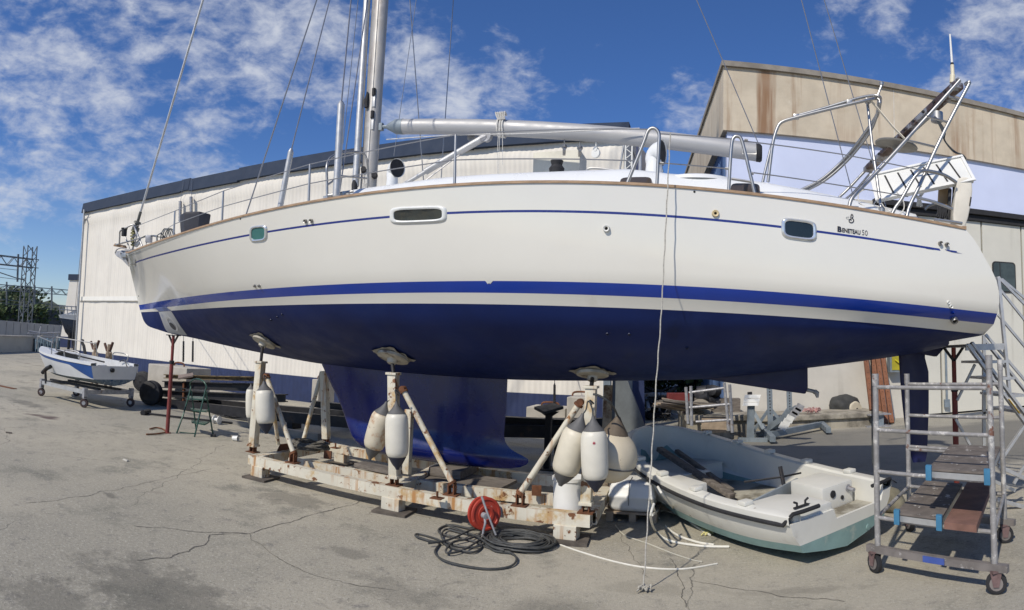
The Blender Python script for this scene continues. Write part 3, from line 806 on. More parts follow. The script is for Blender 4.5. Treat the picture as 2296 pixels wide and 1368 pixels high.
for px, y0, y1 in ((15, 632, 700), (78, 640, 730), (116, 642, 735)):
    m = MB(); m.cyl(far(px, y0, 108), far(px, y1, 108), .16, seg=6); m.build('post', M_gan, rg2)
m = MB()
for y0, y1 in ((676, 690), (684, 698)): m.bar(far(-60, y0 - 12, 104), far(175, y1, 114), .25, .12)
m.build('lower_rail', M_gan, rg2, smooth=0)
# hill
rows = []
for j in range(14):
    v = j / 13; rr_ = lerp(110, 240, v); row = []
    for i in range(60):
        px = lerp(-420, 560, i / 59)
        ztop = far(px, 648, 240).z
        ridge = ztop * (.80 + .22 * noise.noise(V((px * .012, 1, 0))) + .1 * noise.noise(V((px * .05, 4, 0)))) - max(0, px - 60) * .02
        p = far(px, 700, rr_); p.z = max(0, ridge * v ** .7 + noise.noise(V((px * .03, v * 3, 2))) * 1.2 * v); row.append(p)
    rows.append(row)
struct(MB().grid(rows).build('hill', pbr('hill_soil', (.07, .08, .045), .95, var=.3, vs=.05), smooth=60, fix=False))
hl = MB()
for j in range(4, 14):
    for i in range(8, 30):
        leaf_clump(hl, rows[j][i] + V((random.uniform(-3, 3), random.uniform(-3, 3), random.uniform(0, 1.2))), 4.2, 4.2, 2.0, 34, .75, random.random() < .5)
tag(hl.build('hillside_wood', [M_leaf, M_leaf2], smooth=0, fix=False), 'distant green wooded hillside behind the railway gantries', 'wood', kind='stuff')
rt = thing('retaining_wall', far(60, 715, 92) * 1, 'dark overgrown retaining wall below the wooded hill', 'wall')
a, b = far(-120, 720, 90), far(190, 720, 104); a.z = b.z = 0
za, zb = far(-30, 676, 92).z, far(137, 700, 102).z; n_ = V((-(b - a).y, (b - a).x, 0)).normalized()
MB().prism([a, b, b + V((0, 0, zb)), a + V((0, 0, za))], n_ * .5).build('stone_face', pbr('dark_stone', (.105, .11, .115), .9, var=.4, vs=.25, patch=((.02, .025, .02), .28, .52, .1), patch2=((.25, .25, .24), .7, .62, .1)), rt, smooth=0)
m = MB()
for i in range(60): leaf_clump(m, lerp(a, b, random.random()) + V((0, 0, lerp(za, zb, .5) * random.uniform(.5, 1.0))) - n_ * .6, 1.6, .6, .9, 26, .35)
m.build('ivy', M_leaf, rt, smooth=0, fix=False)
# ------------------------------------------------------------------ yacht fittings
def Yp(px, py, y): return at(px, py, y)
XSH0, XSH1 = XB['SH'], XS['SH']
def sh(X): return sheer_x(X, -1)
# deck with camber
rows = []
for i in range(50):
    s = i / 49; a = sheer(s); b = sheer(s, 1); w = (b.y - a.y)
    rows.append([V((a.x, lerp(a.y + .01, b.y - .01, t), a.z - .03 + .07 * min(w, 3) / 3 * (1 - (2*t - 1) ** 2))) for t in [k / 10 for k in range(11)]])
MB().grid(rows).build('deck', M_deck, yacht, smooth=50)
# teak toe rail
m = MB()
for sgn in (-1, 1):
    rr_ = []
    for i in range(90):
        p = sheer(i / 89, sgn); o = -sgn
        if (sgn > 0 and i < 2): continue
        rr_.append([p + V((0, -o * .012, -.004)), p + V((0, -o * .012, .019)), p + V((0, o * .035, .019)), p + V((0, o * .035, -.004)), p + V((0, -o * .012, -.004))])
    m.grid(rr_)
e = sheer(1.0); e2 = sheer(1.0, 1)
m.bar(e + V((-.01, 0, .014)), e2 + V((-.01, 0, .014)), .04, .036)
m.build('toe_rail', M_teak, yacht, smooth=30)
# coachroof and cockpit coaming: top line measured along the near side
yc = CL - 1.2
prof = [Yp(*p, yc) for p in [(785,432),(794,427),(893,414),(984,401),(1098,392.5),(1240,387),(1389,382),(1400,380.5),(1479,388),(1495,391),(1588,398),(1708,410),(1804,427),(1877,440),(2000,462),(2062,474)]]
tab = [(p.x, p.z) for p in prof]
rows = []
for i in range(110):
    X = lerp(tab[0][0], tab[-1][0], i / 109); zt = interp(X, tab); hbx = abs(sh(X).y - CL)
    wb = min(1.45, hbx - .32); wt = wb - .22; zd = sh(X).z - .02
    ck_ = X > Yp(1700, 410, yc).x                      # cockpit: coamings with a well between
    zc = zd - .35 if ck_ else zt + .06
    row = []
    for y, z in ((-wb, zd), (-wb + .03, lerp(zd, zt, .5)), (-wt - .04, zt - .03), (-wt, zt), (-wt + .25, zt + .015), (-wt + .30, zc if ck_ else zt + .03), (0, zc), (wt - .30, zc if ck_ else zt + .03), (wt - .25, zt + .015), (wt, zt), (wt + .04, zt - .03), (wb - .03, lerp(zd, zt, .5)), (wb, zd)):
        row.append(V((X, CL + y, max(z, zd - .35))))
    rows.append(row)
m = MB().grid(rows); m.add(rows[0], [tuple(range(len(rows[0])))]); m.add(rows[-1], [tuple(range(len(rows[0])))])
m.build('coachroof', M_deck, yacht, smooth=40)
for (x0, x1, y0, y1) in ((1392, 1463, 405, 412), (1638, 1703, 425, 436)):
    m = MB(); a, b = Yp(x0, y0, yc - .22), Yp(x1, y1, yc - .22)
    P = []
    for k in range(24):
        an = 2 * pi * k / 24; cx, cz = cos(an), sin(an)
        P.append(V((lerp(a.x, b.x, .5 + .5 * (abs(cx) ** .35) * (1 if cx > 0 else -1)), yc - .27, lerp(sh((a.x + b.x) / 2).z + .06, sh((a.x + b.x) / 2).z + .20, .5 + .5 * (abs(cz) ** .5) * (1 if cz > 0 else -1)))))
    m.prism(P, (0, .12, 0)).build('coachroof_window', pbr('tinted_acrylic', (.07, .055, .045), .12) if x0 == 1392 else D.materials['tinted_acrylic'], yacht)
# keel
def foil(mb, levels, seg=26, mi=0):      # levels: (z, xle, xte, half thickness)
    rows = []
    for z, x0, x1, t in levels:
        r = []
        for k in range(2 * seg):
            u = k / seg if k < seg else 2 - k / seg
            sg = -1 if k < seg else 1
            q = .5 - .5 * cos(pi * min(u, 1))
            th = t * 2.6 * (sqrt(max(q, 0)) * .9 - q * .55 - .35 * q ** 2.2) if q > 0 else 0
            r.append(V((lerp(x0, x1, q), CL + sg * th, z)))
        rows.append(r)
    mb.grid(rows, mi, closed=True)
    mb.add(rows[0], [tuple(range(len(rows[0])))]); mb.add(rows[-1], [tuple(range(len(rows[-1])))])
    return mb
kp = {'le': [(721,816),(745,868),(757,890),(770,925),(781,957),(791,980),(805,998),(835,1018),(880,1034),(930,1042),(962,1045)],
      'te': [(1138,851),(1136,900),(1133,940),(1130,975),(1133,992),(1145,1008),(1165,1019),(1185,1028)]}
LE = [Yp(*p, CL) for p in kp['le']]; TE_ = [Yp(*p, CL) for p in kp['te']]
zk0, zk1 = min(LE[-1].z, .36), 1.5
lv = []
lez = sorted((p.z, p.x) for p in LE[:-1]); tez = sorted((p.z, p.x) for p in TE_)
zb_ = Yp(1060, 1046, CL).z
zz = [lerp(zb_, 1.52, (i / 30) ** 1.15) for i in range(31)]
for z in zz:
    x0 = interp(z, lez) if z < lez[-1][0] else lez[-1][1] - (z - lez[-1][0]) * .35
    x1 = interp(z, tez) if z < tez[-1][0] else tez[-1][1]
    th = .10 + (.085 * max(0, 1 - abs(z - (zb_ + .16)) / .22))
    if z < zb_ + .12:                    # rounded underside of the bulb
        f = sqrt(max(0, 1 - (1 - (z - zb_) / .12) ** 2)); th *= .25 + .75 * f; x1 = lerp(tez[0][1] - .55, x1, f); x0 = lerp(x0 + .15, x0, f)
    lv.append((z, x0, x1, th))
foil(MB(), lv).build('keel', M_keel, yacht, smooth=60)
# skeg in front of the rudder with propeller shaft strut
M_skeg = pbr('antifouling_dark', (.006, .009, .06), .4, var=.1)
a, b, c_, d_ = Yp(1560, 846, CL), Yp(1805, 883, CL), Yp(1810, 868, CL), Yp(1809.5, 815, CL)
m = MB()
t = .07
P = [a + V((0, 0, .12)), a, b, c_, d_ + V((0, 0, .1))]
m.prism([p + V((0, -t, 0)) for p in P], (0, 2 * t, 0)).build('skeg', M_skeg, yacht, bevel=.02, smooth=40)
m = MB(); s0 = Yp(1808, 874, CL); s1 = Yp(1826, 878, CL)
m.cyl(s0, s1, .022, seg=12); m.tube([s1, s1 + V((.03, 0, -.02)), s1 + V((.035, 0, -.07))], [.03, .03, .015], 8)
m.build('propeller_shaft', M_galv, yacht)
m = MB()
P = [Yp(*p, CL) for p in ((2013,790),(2098,800),(2112,784),(2118,772))]
m.prism([p + V((0, -.05, .03 if i in (0, 3) else 0)) for i, p in enumerate(P)], (0, .1, 0)).build('rudder_skeg', M_skeg, yacht, bevel=.015)
# rudder
RL = [Yp(*p, CL) for p in ((2015,798.5),(2017,830),(2019,861),(2023,905),(2027,940),(2031,970),(2036,997),(2042,1020),(2047,1037))]
RT = [Yp(*p, CL) for p in ((2074,802),(2082,833),(2082.5,870),(2082.5,918),(2081,960),(2079.5,1000),(2078,1025),(2075,1035))]
rl = sorted((p.z, p.x) for p in RL); rt_ = sorted((p.z, p.x) for p in RT)
z0, z1 = rl[0][0], rl[-1][0]
foil(MB(), [(z, interp(z, rl), interp(z, rt_), lerp(.03, .06, (z - z0) / (z1 - z0))) for z in [lerp(z0, z1 + .05, i / 16) for i in range(17)]]).build('rudder', M_skeg, yacht, smooth=60)

# patches draped on the hull from a pixel quad: corners TL,TR,BR,BL
def drape(q, u, v, off=.004):
    a = V(q[0]).lerp(V(q[1]), u); b = V(q[3]).lerp(V(q[2]), u); p = a.lerp(b, v)
    P, n = on_hull(p.x, p.y); return P + n * off
def sq(an, e):
    c, s = cos(an), sin(an)
    return .5 + .5 * (abs(c) ** e) * (1 if c > 0 else -1), .5 + .5 * (abs(s) ** e) * (1 if s > 0 else -1)
def portlight(q, glass, fmat, inner=.80, innerv=.72, e=.5):
    n = 40; P0, nn_ = on_hull((q[0][0] + q[2][0]) / 2, (q[0][1] + q[2][1]) / 2)
    def ring(k, kv, off):
        r = []
        for i in range(n):
            u, v = sq(2 * pi * i / n, e); r.append(drape(q, .5 + (u - .5) * k, .5 + (v - .5) * kv, off))
        return r
    R0 = [ring(1.03, 1.05, .001), ring(1.0, 1.0, .012), ring(lerp(1, inner, .5), lerp(1, innerv, .5), .020), ring(inner, innerv, .014), ring(inner * .985, innerv * .98, .003)]
    fo = MB().grid(R0, closed=True).build('portlight', fmat, yacht, smooth=50)
    g_ = ring(inner, innerv, .005); cen = sum(g_, V()) / n
    MB().add([cen] + g_, [(0, i + 1, (i + 1) % n + 1) for i in range(n)]).build('glass', glass, fo, smooth=50)
    return fo
M_frame = pbr('white_gel_frame', (.72, .73, .70), .25, var=.02)
M_chrome = pbr('polished_frame', (.70, .72, .72), .15, .6, var=.08, vs=20)
portlight([(560,508),(599,504),(599,539),(561,543)], M_glassteal, M_chrome, .78, .76)
portlight([(875,465),(1000,461),(1001,498),(876,503)], M_glass, M_frame, .87, .66, .42)
portlight([(1752,487),(1830,497),(1830,543),(1753,533)], M_glass, M_chrome, .82, .74, .45)
M_drain = pbr('dark_hole', (.01, .01, .01), .8)
def fitting(px, py, r, mat_, hole=.5, depth=.012):
    P, n = on_hull(px, py)
    o = MB().lathe([(r, -.01), (r, depth * .4), (r * .85, depth), (r * hole, depth * .8), (r * hole * .9, .0)], P, n, 18).build('through_hull', mat_, yacht)
    MB().lathe([(r * hole * .92, .001), (.0005, .0015)], P, n, 14).build('bore', M_drain, o)
M_brz = pbr('worn_steel_fitting', (.30, .29, .27), .35, .8, var=.2, vs=40)
for px, py in ((686, 496), (699, 495)): fitting(px, py, .021, M_brz, .35, .03)
for px, py in ((572, 641), (582, 641)): fitting(px, py, .02, M_brz, .35, .02)
for px, py in ((2107.5, 546), (2122, 549)): fitting(px, py, .022, M_brz, .3, .03)
fitting(1360, 513, .03, M_white, .5, .03); fitting(1604, 479, .032, pbr('yellowed_plastic', (.62, .50, .28), .4), .4, .02)
fitting(2126, 678, .016, M_white, .4, .02); fitting(2131, 687, .018, M_white, .45, .03); fitting(2135.5, 701, .018, M_blue, .5, .02)
fitting(2138.5, 716, .038, M_brz, .55, .04); fitting(311, 664, .016, M_drain, .5, .004)
for px, py in ((539, 491), (1557, 430)): fitting(px, py, .010, M_drain, .5, .004)
for px, py in ((608, 717), (622, 711), (1411, 749), (1540, 780), (1362, 748), (633, 705)): fitting(px, py, .016, pbr('navy_fitting', (.01, .015, .05), .4) if px == 608 else D.materials['navy_fitting'], .6, .012)
# bow thruster tunnel in an unpainted primer patch
M_prim = pbr('primer_grey', (.40, .41, .42), .5, var=.14, vs=3, patch=((.25, .28, .38), 5, .58, .1), patch2=((.06, .08, .2), 3, .68, .04))
def drape_poly(L_, R_, n, off, mat_, name, parent):
    rows = []
    for i in range(n + 1):
        v = i / n; a = V((interp(v, [(k / (len(L_) - 1), p[0]) for k, p in enumerate(L_)]), interp(v, [(k / (len(L_) - 1), p[1]) for k, p in enumerate(L_)])))
        b = V((interp(v, [(k / (len(R_) - 1), p[0]) for k, p in enumerate(R_)]), interp(v, [(k / (len(R_) - 1), p[1]) for k, p in enumerate(R_)])))
        r = []
        for k in range(9):
            p = a.lerp(b, k / 8); P, nn_ = on_hull(p.x, p.y); r.append(P + nn_ * off)
        rows.append(r)
    return MB().grid(rows).build(name, mat_, parent, smooth=60, fix=False)
pp = drape_poly([(356,699),(361,712),(366,726),(371,738),(379,747)], [(384,697),(394,713),(404,730),(413,742),(420,752)], 18, .004, M_prim, 'primer_patch', yacht)
P, n = on_hull(386, 726)
o = MB().lathe([(.15, 0), (.155, .006), (.115, .007), (.11, -.03)], P, n, 28).build('bow_thruster_tunnel', pbr('tunnel_grey', (.5, .5, .49), .5), yacht)
P2, n2 = on_hull(388, 731)
MB().lathe([(.085, .012), (.0005, .013)], P2, n2, 24).build('tunnel_bore', pbr('bore_shade', (.08, .08, .085), .8), o)
pp2 = drape_poly([(346,690),(352,694),(357,698)], [(372,687),(377,692),(384,696)], 6, .004, pbr('faded_blue_primer', (.12, .16, .34), .5, var=.3, vs=8), 'faded_patch', yacht)
# lettering and mark on the quarter
def letters(txt, q, name, mat_, bold=0.0, thin=0.0):
    cu = D.curves.new('t', 'FONT'); cu.body = txt; cu.offset = bold; cu.resolution_u = 3
    to = D.objects.new('t', cu); scene.collection.objects.link(to)
    bpy.context.view_layer.update()
    me = D.meshes.new_from_object(to.evaluated_get(bpy.context.evaluated_depsgraph_get()))
    vs = [v.co.copy() for v in me.vertices]; fs = [tuple(p.vertices) for p in me.polygons]
    D.objects.remove(to, do_unlink=True); D.curves.remove(cu); D.meshes.remove(me)
    x0, x1 = min(v.x for v in vs), max(v.x for v in vs); y0, y1 = min(v.y for v in vs), max(v.y for v in vs)
    m = MB(); m.add([drape(q, (v.x - x0) / (x1 - x0), 1 - (v.y - y0) / (y1 - y0), .004) for v in vs], fs)
    return m.build(name, mat_, yacht, smooth=0, fix=False)
M_let = pbr('lettering_black', (.02, .02, .03), .3)
yname = letters('B', [(1877.5, 507.2), (1887, 508.6), (1887, 521.2), (1877.5, 519.6)], 'lettering', M_let, .045)
letters('ENETEAU', [(1888, 511), (1929, 516.6), (1929, 526.8), (1888, 520.9)], 'lettering', M_let, .03)
letters('50', [(1932.5, 515.2), (1945, 517.2), (1945, 529), (1932.5, 527)], 'lettering', M_let, -.008)
m = MB()
for seg_ in ([(1909, 480.3), (1907.6, 485), (1907.5, 490), (1908.5, 494)], [(1909, 480.3), (1911.5, 482.5), (1912.3, 486), (1910, 489), (1912.6, 491.5), (1914, 494.5), (1912.2, 498), (1908.5, 499.5), (1904.5, 498), (1903.5, 494.5), (1905.5, 492.3), (1908.3, 493.3)]):
    pts = smooth_path([V((a, b, 0)) for a, b in seg_], 4); m.tube([on_hull(p.x, p.y)[0] + on_hull(p.x, p.y)[1] * .003 for p in pts], .0042, 6)
m.build('emblem', M_let, yacht)
m = MB(); m.tube([on_hull(x, y)[0] + on_hull(x, y)[1] * .002 for x, y in ((1904, 486.6), (1898.5, 486.6), (1896.6, 488.6), (1898, 490.6), (1904, 491))], .0022, 5); m.build('emblem', pbr('lettering_grey', (.4, .4, .38), .4), yacht)
m = MB()
for q in ([(303,581),(304.5,581),(304.5,598),(303,598)], [(295,591.5),(303,590.5),(303,593),(295,592.6)]):
    m.add([drape(q, u, v, .004) for u, v in ((0, 0), (1, 0), (1, 1), (0, 1))], [(0, 1, 2, 3)])
m.build('stripe_end_mark', M_brz, yacht, smooth=0, fix=False)
m = MB()
m.add([on_hull(x, y)[0] + on_hull(x, y)[1] * .004 for x, y in ((2117, 559), (2146, 563.5), (2143, 565.5), (2159, 569.5), (2134, 565.5), (2124, 562.5))], [tuple(range(6))])
m.add([on_hull(x, y)[0] + on_hull(x, y)[1] * .004 for x, y in ((2076, 553), (2082, 555), (2096, 560.5), (2076, 557.5))], [tuple(range(4))])
m.build('stripe_end_mark', M_thin, yacht, smooth=0, fix=False)
# small jagged light mark breaking the boot stripe amidships
m = MB(); m.add([on_hull(x, y)[0] + on_hull(x, y)[1] * .003 for x, y in ((1088, 629.5), (1106, 629.5), (1099, 637), (1097, 634), (1094, 637))], [tuple(range(5))]); m.build('stripe_repair', M_frame, yacht, smooth=0, fix=False)

# mast, furler, boom
def ext(a, b, z): return a + (b - a) * ((z - a.z) / (b.z - a.z))
mb0, mb1 = Yp(826, 418, CL), Yp(853, 0, CL)
mt = ext(mb0, mb1, 17.5); mb0 = ext(mb0, mb1, 3.0)
def ovalmast(a, b, rx, ry, name, mat_, seg=28):
    m = MB(); rows = []
    for i in range(25):
        p = lerp(a, b, i / 24); rows.append([p + V((cos(2*pi*k/seg) * rx, sin(2*pi*k/seg) * ry, 0)) for k in range(seg)])
    m.grid(rows, closed=True); m.add(rows[-1], [tuple(range(seg))]); return m.build(name, mat_, yacht, smooth=50)
mast = ovalmast(mb0, mt, .125, .085, 'mast', M_mast)
def onmast(py, dx=0, dy=-.087):
    z = vz((lerp(mb0.x, mt.x, .1), CL), py); p = ext(mb0, mt, z); return p + V((dx, dy, 0))
m = MB()
p0, p1 = onmast(415, .02), ext(mb0, mt, 16) + V((.02, -.087, 0)); m.bar(p0, p1, .02, .012); m.build('mast_track', pbr('track_light', (.6, .57, .52), .5, .3), mast, smooth=0)
for py in (213, 263):
    p = onmast(py, .045, -.083); m = MB(); m.tube([p + V((0, 0, -.05)), p + V((0, 0, .05))], .028, 10); m.build('halyard_slot', M_black, mast)
    MB().box(p + V((0, .005, -.13)), (.05, .02, .16)).build('slot_plate', M_alu, mast, bevel=.005)
m = MB(); p = onmast(230, -.055, -.10); m.tube([p + V((0, 0, -.1)), p, p + V((.01, 0, .12))], [.03, .035, .012], 8); m.build('halyard_cleat', M_black, mast)
for py, dx in ((400, .13), (385, -.05)):
    p = onmast(py, dx, -.05); MB().lathe([(.04, 0), (.045, .03), (.03, .06), (.038, .09)], p, (.4, -.9, .1), 14).build('winch', M_black, mast)
m = MB()
for k in range(7):
    z0 = 3.1; x = random.uniform(-.12, .05); m.tube([ext(mb0, mt, 3.15) + V((x, -.1, 0)), ext(mb0, mt, 3.5) + V((x + random.uniform(-.04, .04), -.11, 0)), ext(mb0, mt, 4.1) + V((random.uniform(-.03, .05), -.09, 0))], .006, 5)
m.build('halyard', M_rope, mast)
a, b = Yp(797, 418, CL - .12), Yp(823, 0, CL - .05); ft_ = ext(a, b, 12); m = MB(); m.cyl(a, ft_, .05, seg=16); m.build('spinnaker_pole', M_alu, yacht)
m = MB(); m.lathe([(.04, 0), (.045, .1), (.03, .16)], a + V((.0, -.02, -.08)), (0, 0, 1), 12); m.build('pole_end', M_black, yacht)
# forestay with furler foil
fs0, fs1 = Yp(306, 507, CL), Yp(455, 0, CL)
dfs = fs1 - fs0; dm = mt - mb0
tt = ((mb0.x - fs0.x) + (fs0.z - mb0.z) * dm.x / dm.z) / (dfs.x - dfs.z * dm.x / dm.z)
fst = fs0 + dfs * tt
m = MB(); m.cyl(fs0 + (fs1 - fs0).normalized() * .15, fst, .022, seg=10); m.build('furled_forestay', M_alu, yacht)
m = MB(); d_ = (fs1 - fs0).normalized(); m.lathe([(.02, -.35), (.03, -.3), (.03, -.12), (.075, -.1), (.08, -.03), (.05, -.02), (.05, .05), (.08, .06), (.07, .09), (.03, .1), (.03, .3)], fs0, d_, 16); m.build('furling_drum', pbr('furler_drum', (.12, .12, .1), .5, .3, var=.4, vs=20), yacht)
# shrouds: (px bottom, py bottom, y), (px top, py top, y), radius
def shroud(p, yb, q, yt, r, upto=10.5):
    a, b = Yp(*p, yb), Yp(*q, yt); b2 = ext(a, b, upto); MB().cyl(a, b2, r, seg=6).build('shroud', M_wire, yacht)
shroud((551, 484), 5.5, (710, 0), 5.75, .009)
shroud((652, 341), 5.5, (739, 0), 5.75, .008)
shroud((765, 236), 5.45, (787, 0), 5.7, .009)
shroud((762, 428), 5.75, (824, 0), 6.3, .008)
shroud((769, 323), 8.0, (803, 0), 7.7, .006)
shroud((950, 410), 8.6, (919, 0), 8.2, .009)
shroud((989, 402), 8.4, (1016.5, 0), 8.3, .008)
shroud((883, 350), 8.3, (916, 120), 8.2, .005)
for p, q, r in (((628, 466), (652, 341), .035), ((754, 440), (765, 235), .042)):
    a, b = Yp(*p, 5.45), Yp(*q, 5.47); m = MB(); m.cyl(a, b, r, seg=14); m.lathe([(r, 0), (r * .5, .04)], b, b - a, 14); m.build('shroud_cover', M_alu, yacht)
# backstays from the masthead to the stern quarters
for p, q, y in (((1884, 330), (1797, 0), 6.6), ((1965, 392), (1848, 0), 6.9), ((1706, 335), (1562, 0), 7.0)):
    a = Yp(*p, y); b = Yp(*q, y)
    if p[0] > 1800: a = ext(a, b, a.z - 1.0)
    MB().cyl(a, ext(a, b, 12), .006, seg=5).build('backstay', M_wire, yacht)
# boom
ba, bb = Yp(905, 284, CL), Yp(1695, 342, CL)
m = MB(); rows = []
for i in range(25):
    p = lerp(ba, bb, i / 24); rows.append([p + V((0, cos(2*pi*k/22) * .08, sin(2*pi*k/22) * .105)) for k in range(22)])
m.grid(rows, closed=True); boom = m.build('boom', M_sail, yacht, smooth=60)
d_ = (bb - ba).normalized()
m = MB(); rows = []
for t_, s_ in ((0, 1.03), (-.12, .98), (-.26, .35)): rows.append([ba + d_ * t_ + V((0, cos(2*pi*k/22) * .08 * s_, sin(2*pi*k/22) * .105 * s_)) for k in range(22)])
m.grid(rows, closed=True); m.cyl(ba - d_ * .24, ba - d_ * .42, .025, seg=8); m.box(ba - d_ * .36, (.05, .06, .1)); m.build('gooseneck', M_grypaint, boom, smooth=40)
m = MB(); rows = []
for t_, s_ in ((-.0, 1.03), (.05, 1.03), (.07, .85)): rows.append([bb + d_ * t_ + V((0, cos(2*pi*k/22) * .08 * s_, sin(2*pi*k/22) * .105 * s_)) for k in range(22)])
m.grid(rows, closed=True); m.add(rows[-1], [tuple(range(22))]); m.build('boom_end', M_black, boom, smooth=40)
p = Yp(1680, 340, CL - .09); m = MB(); m.tube([p + V((-.08, -.005, .04)), p + V((-.08, -.005, -.03)), p + V((.08, -.005, -.03)), p + V((.08, -.005, .04))], .006, 6); m.build('reef_handle', M_steel, boom)
for px in (1266, 1301, 1337):
    zb = ba + (bb - ba) * ((Yp(px, 300, CL).x - ba.x) / (bb.x - ba.x)); m = MB()
    m.cyl(zb + V((0, 0, -.1)), zb + V((0, 0, -.17)), .008, seg=6); m.lathe([(.02, -.018), (.055, -.016), (.055, .016), (.02, .018)], zb + V((0, 0, -.24)), (1, .35, 0) if px < 1330 else (.3, 1, 0), 16)
    m.lathe([(.012, -.022), (.03, -.02), (.03, .02), (.012, .022)], zb + V((0, 0, -.19)), (.5, 1, 0), 12); m.build('pulley_block', M_brz if px < 1330 else M_white, boom)
# lines wrapped on the boom
m = MB()
for px in (1120, 1126, 1131):
    zb = ba + (bb - ba) * ((Yp(px, 280, CL).x - ba.x) / (bb.x - ba.x)); m.tube([zb + V((0, cos(a_) * .092, sin(a_) * .117)) for a_ in [2*pi*k/16 for k in range(17)]], .012, 6)
zb = ba + (bb - ba) * ((Yp(1127, 280, CL).x - ba.x) / (bb.x - ba.x))
for k in range(5): m.tube(smooth_path([zb + V((-.03 + .02 * k, -.08, .08)), zb + V((-.06 + .03 * k, -.10, .17)), zb + V((-.01 + .02 * k, -.06, .13))], 3), .011, 5)
for k, (dx_, l_) in enumerate(((0, 1.0), (.03, .5), (-.015, .8))): m.tube([zb + V((dx_, -.09, 0)), zb + V((dx_ * 1.5, -.095, -l_ * .5)), zb + V((dx_ + .02, -.09, -l_))], .004, 5)
m.build('reefing_line', M_rope, boom)
m = MB(); P = smooth_path([Yp(866, 313, CL - .3), Yp(1020, 303, CL - .3), Yp(1200, 299, CL - .2), Yp(1434, 288, CL - .15)], 4); m.tube(P, .007, 5)
m.build('boom_line', M_rope, boom)
# vang
a, b = Yp(902, 416, CL), Yp(1085, 309, CL)
m = MB(); m.cyl(a, lerp(a, b, .35), .028, seg=12); m.cyl(lerp(a, b, .3), b, .045, seg=14); vg = m.build('boom_vang', M_alu, yacht)
m = MB(); m.lathe([(.03, -.03), (.07, -.028), (.07, .028), (.03, .03)], Yp(1092, 306, CL - .02), (.2, 1, 0), 16); m.tube([Yp(1092, 306, CL - .02), Yp(1078, 312, CL - .02)], .05, 10); m.build('vang_block', M_galv, vg)
m = MB(); m.lathe([(.03, -.02), (.06, -.02), (.06, .02), (.03, .02)], Yp(1058, 308, CL + .1), (.2, 1, 0), 14); m.build('vang_block', M_galv, vg)
MB().cyl(Yp(945, 412, CL - .2), Yp(1060, 325, CL + .05), .008, seg=5).build('vang_line', M_wire, vg)
# dorade vents
def dorade(px0, py0, px1, py1, y, face, hd=1.0):
    b = Yp(px0, py0, y); t_ = Yp(px1, py1, y); r = .07 * hd
    c = V((b.x, y, t_.z)); d0 = V((sin(face), -cos(face), 0))
    m = MB(); path = [V((b.x, y, b.z - .2)), V((b.x, y, b.z)), V((b.x, y, lerp(b.z, c.z, .45))), V((b.x, y, lerp(b.z, c.z, .8))) - d0 * .01, c + d0 * .04 + V((0, 0, .0)), c + d0 * .10]
    P = smooth_path(path, 4); n = len(P)
    rr_ = [lerp(r * 1.15, r * 1.0, min(1, i / 8)) if i < 12 else lerp(r, r * 1.65, (i - 12) / (n - 13)) for i in range(n)]
    m.tube(P, rr_, 24, cap=False); o = m.build('dorade_vent', M_deck, yacht, smooth=60)
    e = P[-1]; dd_ = (P[-1] - P[-2]).normalized()
    MB().lathe([(r * 1.62, -.012), (.001, -.035)], e, dd_, 24).build('vent_mouth', M_black, o)
dorade(879, 418, 882, 380, CL - .6, R(68), 1.0)
dorade(1466, 386, 1474, 345, CL - .4, R(75), 1.25)

# stanchions and lifelines
def pxX(px, py): return solve(px, py, 'SH').x
stX = [(382, 532, 473), (490, 498, 428), (684, 457, 368), (1013, 417, 302)]
tops = []
for px, pb, ptop in stX:
    X = pxX(px, pb); b = sh(X) + V((0, .06, .0)); zt = vz(b, ptop) if ptop else b.z + .6
    t_ = V((b.x - .01, b.y, zt)); m = MB(); m.cyl(b, t_, .0145, .012, 10); m.lathe([(.035, 0), (.035, .012), (.018, .03)], b + V((0, 0, 0)), (0, 0, 1), 12); m.build('stanchion', M_steel, yacht); tops.append((b, t_))
    b2 = V((b.x, 2 * CL - b.y, b.z)); MB().cyl(b2, b2 + V((0, 0, t_.z - b.z)), .0145, seg=8).build('stanchion', M_steel, yacht)
def hoop(pts, y, r=.0155, name='rail_hoop', n=5, par=None):
    P = smooth_path([Yp(a, b, yy) for (a, b), yy in zip(pts, y if hasattr(y, '__len__') else [y] * len(pts))], n)
    return MB().tube(P, r, 10).build(name, M_steel, par or yacht, smooth=60)
yn = [sh(Yp(1440, 400, 5.2).x).y + .07, sh(Yp(1665, 400, 5.3).x).y + .07]
hoop([(1406, 412), (1421, 375), (1444, 318), (1452, 296), (1461, 288), (1471, 290), (1478, 302), (1477, 330), (1475, 375), (1473, 416)], yn[0])
hoop([(1634, 428), (1637, 370), (1641, 322), (1646, 308), (1654, 306), (1662, 312), (1670, 340), (1682, 390), (1693, 436)], yn[1])
hoop([(1389, 386), (1397, 335), (1402, 312), (1412, 303), (1432, 302), (1452, 303), (1466, 310), (1474, 335), (1486, 386)], 8.6, .014)
MB().cyl(Yp(1640, 401, yn[1]), Yp(1684, 408, yn[1]), .012, seg=8).build('hoop_crossbar', M_steel, yacht)
MB().cyl(Yp(1435, 386, 8.7), Yp(1437, 292, 8.7), .024, seg=10).build('stanchion', M_alu, yacht)
hoop([(734, 446), (733, 400), (733, 372), (740, 355), (757, 346), (790, 341), (812, 343), (822, 356), (825, 380), (826, 418)], [5.5, 5.5, 5.5, 5.6, 5.75, 6.1, 6.4, 6.5, 6.55, 6.6], .0155, 'mast_guard')
MB().cyl(Yp(734, 415, 5.5), Yp(752, 402, 5.6), .012, seg=8).build('mast_guard_brace', M_steel, yacht)
MB().cyl(Yp(757, 394, 5.6), Yp(822, 400, 6.5), .012, seg=8).build('mast_guard_brace', M_steel, yacht)
